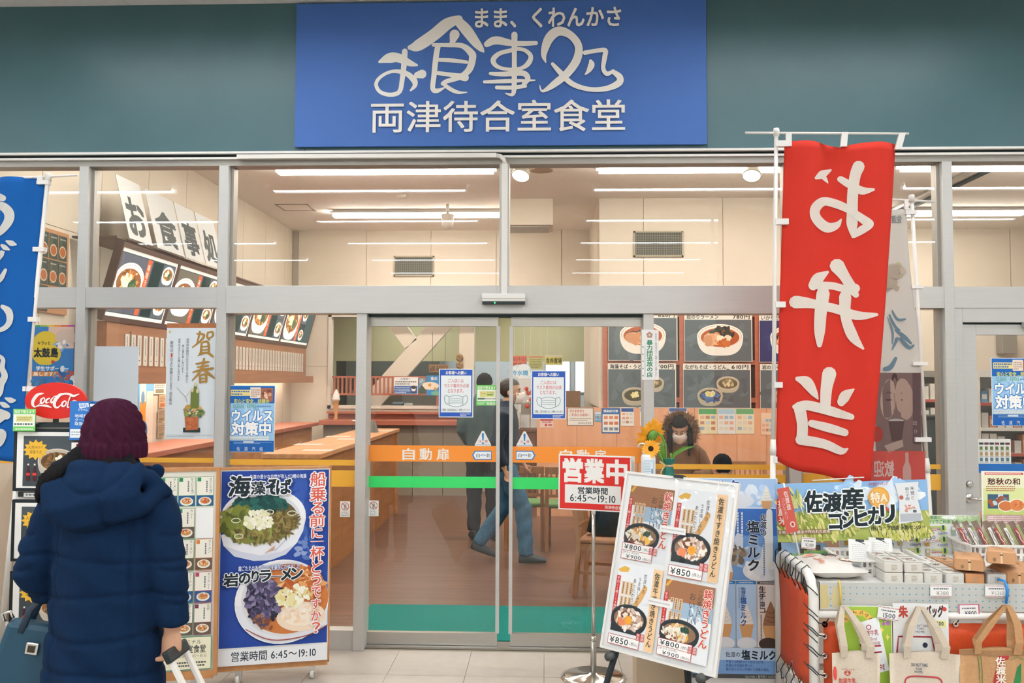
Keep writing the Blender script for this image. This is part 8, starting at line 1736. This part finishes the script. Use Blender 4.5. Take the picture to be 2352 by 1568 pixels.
ct.tube([(0, 0.0, 0.52), (0, 0, 0.7), (0.005, 0, 0.9), (0.005, 0.0, 1.1), (0.0, 0.0, 1.24), (0, 0.005, 1.33), (0, 0.015, 1.385), (0, 0.02, 1.42)], [(0.205, 0.16), (0.198, 0.155), (0.182, 0.145), (0.17, 0.135), (0.175, 0.125), (0.15, 0.11), (0.105, 0.092), (0.085, 0.085)], 28)
ct.tube([(-0.11, 0.0, 1.325), (-0.162, 0.0, 1.26), (-0.198, -0.015, 1.16), (-0.232, -0.03, 1.05), (-0.225, 0.02, 0.985), (-0.19, 0.13, 0.955)], [0.066, 0.072, 0.068, 0.064, 0.062, 0.056], 16)
ct.tube([(0.11, 0.0, 1.325), (0.16, 0.0, 1.26), (0.192, -0.01, 1.15), (0.214, -0.012, 1.03), (0.222, -0.005, 0.93), (0.226, -0.005, 0.875)], [0.066, 0.072, 0.068, 0.062, 0.057, 0.052], 16)
def quilt(p):
    d = 0.0
    for zs in (0.62, 0.74, 0.86, 0.98, 1.1):
        z = zs+0.012*math.sin(p.x*9+zs*20); q_ = (p.z-z)/0.009; d -= 0.0075*math.exp(-q_*q_)
    if abs(p.x) < 0.2 and p.y < 0.0:
        for xs in (-0.118, 0.128): q_ = (p.x-xs*(1+0.25*(1.1-p.z)))/0.006; d -= 0.006*math.exp(-q_*q_) if p.z < 1.22 else 0
    if abs(p.x) > 0.2:
        for zs in (0.95, 1.06, 1.17): q_ = (p.z-zs+0.15*(abs(p.x)-0.25))/0.008; d -= 0.006*math.exp(-q_*q_)
    return d+0.004*math.sin(p.x*31+p.z*17)*math.sin(p.z*23-p.x*11)+0.003*math.sin(p.z*55+p.x*40)
navy = mat('coat_navy', '09223f', 0.9, 0, 0.06, 60)
remeshed('coat', ct, navy, wo, 0.0075, 8, quilt)
hd = MB(); hp = []
hd.tube([(-0.165, -0.035, 1.40), (-0.12, -0.075, 1.385), (-0.02, -0.095, 1.38), (0.08, -0.09, 1.375), (0.16, -0.055, 1.355), (0.225, -0.02, 1.30)], [0.02, 0.035, 0.04, 0.04, 0.034, 0.014], 12)
hd.tube([(0, -0.07, 1.40), (0.005, -0.115, 1.35), (0.02, -0.145, 1.285), (0.03, -0.14, 1.235), (0.032, -0.11, 1.21)], [(0.15, 0.03), (0.165, 0.04), (0.155, 0.036), (0.115, 0.028), (0.06, 0.02)], 20)
hd.tube([(-0.13, -0.05, 1.39), (-0.11, -0.1, 1.33), (-0.04, -0.14, 1.26)], [0.03, 0.035, 0.02], 12); hd.tube([(0.2, -0.03, 1.32), (0.16, -0.1, 1.28), (0.08, -0.14, 1.235)], [0.025, 0.035, 0.02], 12)
hd.tube([(-0.13, 0.03, 1.385), (-0.09, 0.1, 1.36), (0.0, 0.12, 1.35), (0.09, 0.1, 1.36), (0.15, 0.03, 1.37)], 0.03, 12)
def hoodq(p):
    d = 0.0035*math.sin(p.x*28+p.z*33)
    q_ = (p.x-0.055-0.1*(1.32-p.z))/0.007; d -= 0.007*math.exp(-q_*q_); q_ = (math.hypot((p.x-0.01)/1.1, p.z-1.42)-0.1)/0.008; return d-0.006*math.exp(-q_*q_)
remeshed('hood', hd, navy, wo, 0.0075, 8, hoodq)
hr = MB(); hr.ball((0, 0.02, 1.45), 0.08, 0.096, 0.09, 18, 12); hr.tube([(-0.06, -0.05, 1.45), (-0.085, -0.08, 1.415), (-0.115, -0.118, 1.385), (-0.155, -0.118, 1.35), (-0.192, -0.085, 1.305), (-0.21, -0.05, 1.27)], [(0.03, 0.025), (0.032, 0.024), (0.034, 0.018), (0.03, 0.014), (0.018, 0.01), (0.006, 0.004)], 12)
hr.tube([(0.055, -0.02, 1.44), (0.085, -0.045, 1.405), (0.12, -0.065, 1.385), (0.16, -0.055, 1.36)], [(0.03, 0.025), (0.028, 0.02), (0.02, 0.012), (0.008, 0.005)], 12); hr.tube([(0, -0.05, 1.44), (0, -0.075, 1.41), (0, -0.09, 1.39)], [(0.06, 0.03), (0.07, 0.022), (0.06, 0.018)], 12)
remeshed('hair', hr, hairm, wo, 0.009, 4, lambda p: 0.002*math.sin((p.x+p.z*0.6)*380))
ht = MB(); nseg, K = 144, 34; Zb, Zt = 1.418, 1.618
for j in range(K+1):
    v = j/K
    for i in range(nseg):
        a = 2*math.pi*i/nseg; cf = 0.22
        if v < cf: rr_ = 0.0985+0.0075*(math.sin(math.pi*(0.12+0.8*v/cf))**0.35)+0.0036*math.cos(30*a); z = Zb+v/cf*0.052
        else:
            t = (v-cf)/(1-cf); ang = t*math.pi/2; rr_ = 0.097*math.cos(ang)**0.86 if t < 1 else 0.002; rr_ = max(rr_, 0.003); z = Zb+0.05+math.sin(ang)**1.0*(Zt-Zb-0.05)
            kn = math.cos(11*a); rr_ += (0.0052*kn+0.0045*math.sin(22*a+t*34)*(1 if kn > 0.1 else 0)+0.0012*math.sin(44*a)*math.cos(t*60))*min(1, rr_/0.05)
        ht.v.append((rr_*0.98*math.cos(a), 0.022+rr_*1.1*math.sin(a), z))
for j in range(K):
    for i in range(nseg): a = j*nseg+i; b = j*nseg+(i+1) % nseg; ht.f.append((a, b, b+nseg, a+nseg))
ht.f.append(tuple(K*nseg+i for i in range(nseg))); ht.build('knitted_hat', mat('hat_maroon', '3c142a', 0.95, 0, 0.12, 260, (1, 1, 1), 0.3), wo, True)
# handbag on the forearm
hb_ = empty('handbag', (WX-0.275, WY+0.03, 0.635), R(14), 'teal handbag with a metal clasp hanging on the forearm', 'handbag'); hb_.rotation_euler = (0, R(10), R(10))
bm2 = MB().quadbox([(-0.13, -0.05, 0), (0.11, -0.05, 0), (0.11, 0.05, 0), (-0.13, 0.05, 0), (-0.1, -0.035, 0.235), (0.095, -0.035, 0.235), (0.095, 0.035, 0.235), (-0.1, 0.035, 0.235)]); tl = mat('bag_teal', '0e4055', 0.55)
bm2.build('bag_body', tl, hb_, False, 0.02)
for y in (-0.036, 0.036): MB().tube([(-0.05, y, 0.2), (-0.035, y*0.9, 0.28), (0.0, y*0.5+0.02, 0.325), (0.035, y*0.9, 0.28), (0.055, y, 0.2)], [(0.012, 0.004)]*5, 8).build('strap', mat('bag_strap', '1d3244', 0.5), hb_, True)
MB().box(-0.02, 0.02, -0.052, -0.044, 0.14, 0.18).build('clasp_plate', M['chrome'], hb_, False, 0.004); MB().box(-0.011, 0.011, -0.056, -0.05, 0.149, 0.171).build('clasp_inset', mat('clasp_dark', '4a4438', 0.3, 0.8), hb_); MB().tube([(-0.11, -0.02, 0.225), (-0.125, -0.02, 0.25), (-0.1, -0.02, 0.26), (-0.085, -0.02, 0.24)], 0.005, 8).build('ring', M['chrome'], hb_, True)
# suitcase held by the hand
hx_, hz_ = WX+0.236, 0.795; bxw = WX+0.64
sc = empty('suitcase', (bxw, WY, 0), 0, 'suitcase on wheels with a white telescopic handle held beside the navy coat', 'suitcase')
ax = Vector((hx_-bxw, 0, hz_-0.03)); Lh = ax.length; ang = math.atan2(-ax.x, ax.z); mt = Matrix.Translation((0, 0, 0.03)) @ Matrix.Rotation(-ang, 4, 'Y')
# local frame: z along the handle, x thickness, y width
MB().box(-0.02, 0.2, -0.17, 0.17, 0.03, 0.5).xf(mt).build('shell', mat('suitcase_brown', '6a5748', 0.45), sc, False, 0.03)
for z in (0.14, 0.26, 0.38): MB().box(0.2, 0.206, -0.15, 0.15, z-0.02, z+0.02).xf(mt).build('rib', mat('suitcase_brown', '6a5748', 0.45), sc, False, 0.004)
for y in (-0.055, 0.055): MB().box(-0.008, 0.008, y-0.011, y+0.011, 0.4, Lh-0.02).xf(mt).build('handle_tube', M['pipe'], sc, False, 0.003)
MB().box(-0.013, 0.013, -0.072, 0.072, Lh-0.03, Lh+0.012).xf(mt).build('handle_grip', M['black'], sc, False, 0.006)
for y in (-0.14, 0.14): MB().lathe([(0.015, -0.014), (0.03, -0.012), (0.03, 0.012), (0.015, 0.014)], n=16).xf(Matrix.Translation((0.0, y, 0.03)) @ Matrix.Rotation(R(90), 4, 'X')).build('wheel', M['black'], sc, True)
MB().box(-0.03, 0.03, -0.16, 0.16, 0.02, 0.07).xf(mt).build('wheel_housing', M['black'], sc)

# ---- generic standing / walking man
def man(label, loc, rz, jacket, pants, pose, hairf, mask=True, s=1.0, facing=(0, -1, 0), collar=None):
    r = empty('person', loc, rz, label, 'person'); r.scale = (s, s, s); mb = MB()
    mt = head(mb, (0, pose.get('hy', -0.03), 1.605), 1.0, facing)
    mb.tube([(0, 0.0, 1.5), (0, 0, 1.4), (0, 0, 1.2), (0, 0, 0.98)], [(0.055, 0.055), (0.16, 0.09), (0.15, 0.1), (0.15, 0.1)], 16)
    legs, arms = pose['legs'], pose['arms']
    for L in legs:
        mb.tube(L, [0.085, 0.06, 0.045], 12); k_ = Vector(L[2]); f_ = Vector(L[3]) if len(L) > 3 else Vector((0, -1, 0)); 
    for A_ in arms: mb.tube(A_[:3], [0.045, 0.038, 0.027], 12); d_ = (Vector(A_[2])-Vector(A_[1])).normalized(); hand(mb, A_[2], d_, (0, -1, 0) if abs(d_.y) < 0.8 else (1, 0, 0), (1 if A_[0][0] < 0 else -1, 0, 0), 0.5)
    remeshed('body', mb, skin, r, 0.0105, 3)
    jk = MB(); jk.tube([(0, 0.005, 0.86), (0, 0, 1.05), (0, 0, 1.25), (0, 0.005, 1.4), (0, 0.01, 1.47), (0, 0.015, 1.52)], [(0.19, 0.135), (0.185, 0.13), (0.195, 0.13), (0.18, 0.115), (0.11, 0.09), (0.075, 0.075)], 22)
    for A_ in arms:
        a, b, c_ = [Vector(p_) for p_ in A_[:3]]; jk.tube([a*0.72+Vector((0, 0, 0.4)), a, b, b.lerp(c_, 0.9)], [0.075, 0.08, 0.066, 0.05], 14)
    remeshed('jacket', jk, jacket, r, 0.012, 6, lambda p: 0.004*math.sin(p.z*34+p.x*21)*math.sin(p.x*27-p.z*9))
    pt = MB()
    for L in legs: pt.tube([Vector(L[0])+Vector((0, 0, 0.06)), L[0], L[1], L[2]], [0.1, 0.105, 0.082, 0.068], 14)
    pt.tube([(0, 0, 0.99), (0, 0, 0.86)], [(0.165, 0.12), (0.16, 0.12)], 16)
    remeshed('trousers', pt, pants, r, 0.013, 5, lambda p: 0.004*math.sin(p.z*40+p.y*30))
    for L, F in zip(legs, pose['feet']):
        a = Vector(L[2]); f_ = Vector(F).normalized(); so_ = MB(); lowz = a+Vector((0, 0, -0.03)); so_.tube([lowz-f_*0.07, lowz+f_*0.03, lowz+f_*0.12-Vector((0, 0, 0.012)), lowz+f_*0.19-Vector((0, 0, 0.02))], [(0.045, 0.045), (0.05, 0.05), (0.048, 0.036), (0.03, 0.022)], 12)
        remeshed('shoe', so_, shoe, r, 0.01, 2)
    hairf(mt, r); eyes(mt, r)
    if mask: face_mask(mt, r)
    return r
def short_hair(mt, r): hair_cap(mt, r, mat('hair_grey_black', '3a3430', 0.6, 0, 0.3, 80), -0.005, -0.06, 0.062)
def full_hair(mt, r): hair_cap(mt, r, hairm, -0.02, -0.075, 0.05)
# walking man: faces +X, in stride (local forward is -Y, turned so that it points to +X)
mx = X_at(1162, 8.15); my = 2.69
stride = dict(legs=[[(-0.09, 0.0, 0.9), (-0.09, -0.17, 0.52), (-0.09, -0.2, 0.09)], [(0.09, 0.0, 0.9), (0.09, 0.02, 0.5), (0.09, 0.26, 0.16)]], feet=[(0, -1, 0.0), (0, -1, -0.35)],
              arms=[[(-0.2, 0.0, 1.39), (-0.24, 0.08, 1.13), (-0.22, 0.0, 0.9)], [(0.2, 0.0, 1.39), (0.24, -0.06, 1.13), (0.22, -0.16, 0.92)]], hy=-0.05)
man('man in a dark navy jacket and jeans striding behind the door gap, wearing a mask', (mx, my, 0.0), R(90), mat('jacket_navy', '16293a', 0.7), jeans, stride, short_hair, True, 0.985)
stand = dict(legs=[[(-0.09, 0, 0.9), (-0.1, 0.0, 0.5), (-0.1, 0.02, 0.09)], [(0.09, 0, 0.9), (0.1, 0.0, 0.5), (0.1, 0.02, 0.09)]], feet=[(0, -1, 0), (0, -1, 0)], arms=[[(-0.2, 0, 1.39), (-0.23, 0.02, 1.13), (-0.2, -0.14, 0.98)], [(0.2, 0, 1.39), (0.23, 0.02, 1.13), (0.2, -0.14, 0.98)]])
man('black-haired person in a grey green coat standing at the counter with back turned', (X_at(1112, 9.3), 3.86, 0.0), R(172), mat('coat_grey_green', '3f5456', 0.8), mat('pants_dark', '2c3034', 0.85), stand, full_hair, False, 1.02)

# ---- seated woman with the fur hood, and the child's head at the table
sx0, sy0 = X_at(1556, 8.75), 3.24
sw = empty('person', (sx0, sy0, 0), R(-6), 'seated person in a brown coat with a fur-edged hood and mask, looking down', 'person'); zh_ = 1.215
mb = MB(); mt = head(mb, (0, -0.06, zh_), 1.0, (-0.12, -1, 0), R(28))
mb.tube([(0, 0.02, 1.1), (0, 0.05, 0.98), (0, 0.06, 0.75), (0, 0.06, 0.52)], [(0.055, 0.055), (0.15, 0.09), (0.14, 0.1), (0.16, 0.12)], 16)
for s_ in (-1, 1):
    mb.tube([(s_*0.09, 0.05, 0.53), (s_*0.11, -0.32, 0.53), (s_*0.11, -0.36, 0.1), (s_*0.11, -0.36, 0.05)], [0.085, 0.06, 0.045, 0.045], 12); mb.tube([(s_*0.11, -0.33, 0.04), (s_*0.11, -0.5, 0.03)], [(0.045, 0.035), (0.035, 0.025)], 10)
    mb.tube([(s_*0.17, 0.03, 0.96), (s_*0.24, -0.06, 0.76), (s_*0.1, -0.27, 0.76)], [0.045, 0.038, 0.027], 12); hand(mb, (s_*0.1, -0.27, 0.765), (-s_*0.5, -0.85, -0.1), (-s_*1, 0, 0.0), (0, 0, 1), 0.35)
remeshed('body', mb, skin, sw, 0.0105, 3)
ck = MB(); ck.tube([(0, 0.06, 0.46), (0, 0.06, 0.7), (0, 0.05, 0.92), (0, 0.035, 1.03), (0, 0.02, 1.09)], [(0.22, 0.17), (0.2, 0.145), (0.2, 0.13), (0.15, 0.11), (0.09, 0.085)], 22)
for s_ in (-1, 1): ck.tube([(s_*0.12, 0.03, 1.02), (s_*0.19, 0.025, 0.96), (s_*0.265, -0.06, 0.78), (s_*0.14, -0.22, 0.765)], [0.07, 0.078, 0.068, 0.056], 14)
remeshed('coat', ck, mat('coat_brown', '6d4f38', 0.8, 0, 0.06, 40), sw, 0.012, 6, lambda p: 0.004*math.sin(p.z*36+p.x*23))
tr = MB()
for s_ in (-1, 1): tr.tube([(s_*0.09, 0.08, 0.53), (s_*0.11, -0.33, 0.535), (s_*0.11, -0.36, 0.1)], [0.1, 0.078, 0.06], 12)
remeshed('trousers', tr, mat('pants_dark', '2c3034', 0.85), sw, 0.013, 4)
hair_cap(mt, sw, hairm, -0.02, -0.09, 0.05)
hl = MB()
for s_ in (-1, 1): hl.tube([(s_*0.07, -0.03, zh_+0.05), (s_*0.095, -0.06, zh_-0.03), (s_*0.1, -0.09, zh_-0.14), (s_*0.085, -0.1, zh_-0.26)], [(0.03, 0.03), (0.03, 0.035), (0.028, 0.03), (0.012, 0.012)], 10)
remeshed('hair', hl, hairm, sw, 0.009, 3, lambda p: 0.002*math.sin(p.x*300+p.y*200))
eyes(mt, sw); face_mask(mt, sw)
ho = MB(); 
for a in [R(x) for x in range(-30, 211, 15)]: pass
arc = [(0.15*math.cos(a), -0.03+0.02*math.sin(a), zh_-0.02+0.165*math.sin(a)) for a in [R(x) for x in range(-50, 231, 20)]]
ho.tube(arc, [(0.03, 0.045)]*len(arc), 10); ho.tube([(0, 0.06, zh_+0.08), (0, 0.1, zh_-0.02), (0, 0.1, zh_-0.14)], [(0.11, 0.05), (0.14, 0.06), (0.13, 0.06)], 16)
ho_o = remeshed('hood', ho, mat('coat_brown', '6d4f38', 0.8, 0, 0.06, 40), sw, 0.012, 4)
fu = MB(); rnd = random.Random(2)
for i in range(1500):
    a = R(rnd.uniform(-52, 232)); b = rnd.uniform(0, 6.283); c_ = Vector((0.152*math.cos(a), -0.045, zh_-0.02+0.167*math.sin(a))); d_ = Vector((math.cos(a)*math.cos(b), math.sin(b)*0.9-0.15, math.sin(a)*math.cos(b))).normalized()
    L = rnd.uniform(0.04, 0.075); p0 = c_+d_*0.02; p1 = c_+d_*L+Vector((rnd.uniform(-0.015, 0.015), 0, rnd.uniform(-0.02, 0.006))); sd = d_.cross(Vector((rnd.random(), rnd.random(), rnd.random()))).normalized()*0.0035; n_ = len(fu.v)
    fu.v += [tuple(p0+sd), tuple(p0-sd), tuple(p1)]; fu.f.append((n_, n_+1, n_+2))
o = fu.build('fur_trim', mat('fur_tan', '8f7357', 0.9, 0, 0.25, 40), sw); o['kind'] = 'stuff'
cx_, cy_ = X_at(1648, 7.95), 2.36
ch_ = empty('person', (cx_, cy_, 0), R(180), 'small dark-haired child sitting at the table with back turned', 'person'); zc2 = 0.845; ch_.scale = (1.08, 1.08, 1.08)
mb = MB(); mt = head(mb, (0, -0.02, zc2), 0.92, (0.1, -1, 0), R(20)); mb.tube([(0, 0.0, 0.74), (0, 0.01, 0.66), (0, 0.02, 0.48)], [(0.05, 0.05), (0.1, 0.07), (0.11, 0.09)], 14)
for s_ in (-1, 1): mb.tube([(s_*0.06, 0, 0.5), (s_*0.07, -0.22, 0.5), (s_*0.07, -0.24, 0.2)], [0.06, 0.045, 0.035], 10); mb.tube([(s_*0.12, 0, 0.66), (s_*0.15, -0.06, 0.55), (s_*0.08, -0.2, 0.6)], [0.035, 0.03, 0.022], 10); hand(mb, (s_*0.08, -0.2, 0.6), (-s_*0.4, -0.9, 0), (-s_, 0, 0), (0, 0, 1), 0.4, 0.75); mb.tube([(s_*0.07, -0.22, 0.2), (s_*0.07, -0.32, 0.18)], [(0.03, 0.03), (0.03, 0.022)], 8)
remeshed('body', mb, skin, ch_, 0.0105, 3)
ck = MB(); ck.tube([(0, 0.02, 0.46), (0, 0.01, 0.6), (0, 0.0, 0.7), (0, 0, 0.74)], [(0.15, 0.12), (0.14, 0.1), (0.1, 0.08), (0.06, 0.06)], 18)
for s_ in (-1, 1): ck.tube([(s_*0.08, 0, 0.69), (s_*0.13, 0, 0.65), (s_*0.165, -0.06, 0.56), (s_*0.1, -0.16, 0.595)], [0.05, 0.055, 0.05, 0.04], 12); ck.tube([(s_*0.06, 0, 0.49), (s_*0.07, -0.22, 0.5), (s_*0.07, -0.24, 0.24)], [0.075, 0.06, 0.05], 12)
remeshed('clothes', ck, mat('child_coat', 'a85a3c', 0.8), ch_, 0.011, 4)
hair_cap(mt, ch_, hairm, -0.03, -0.085, 0.045); eyes(mt, ch_)
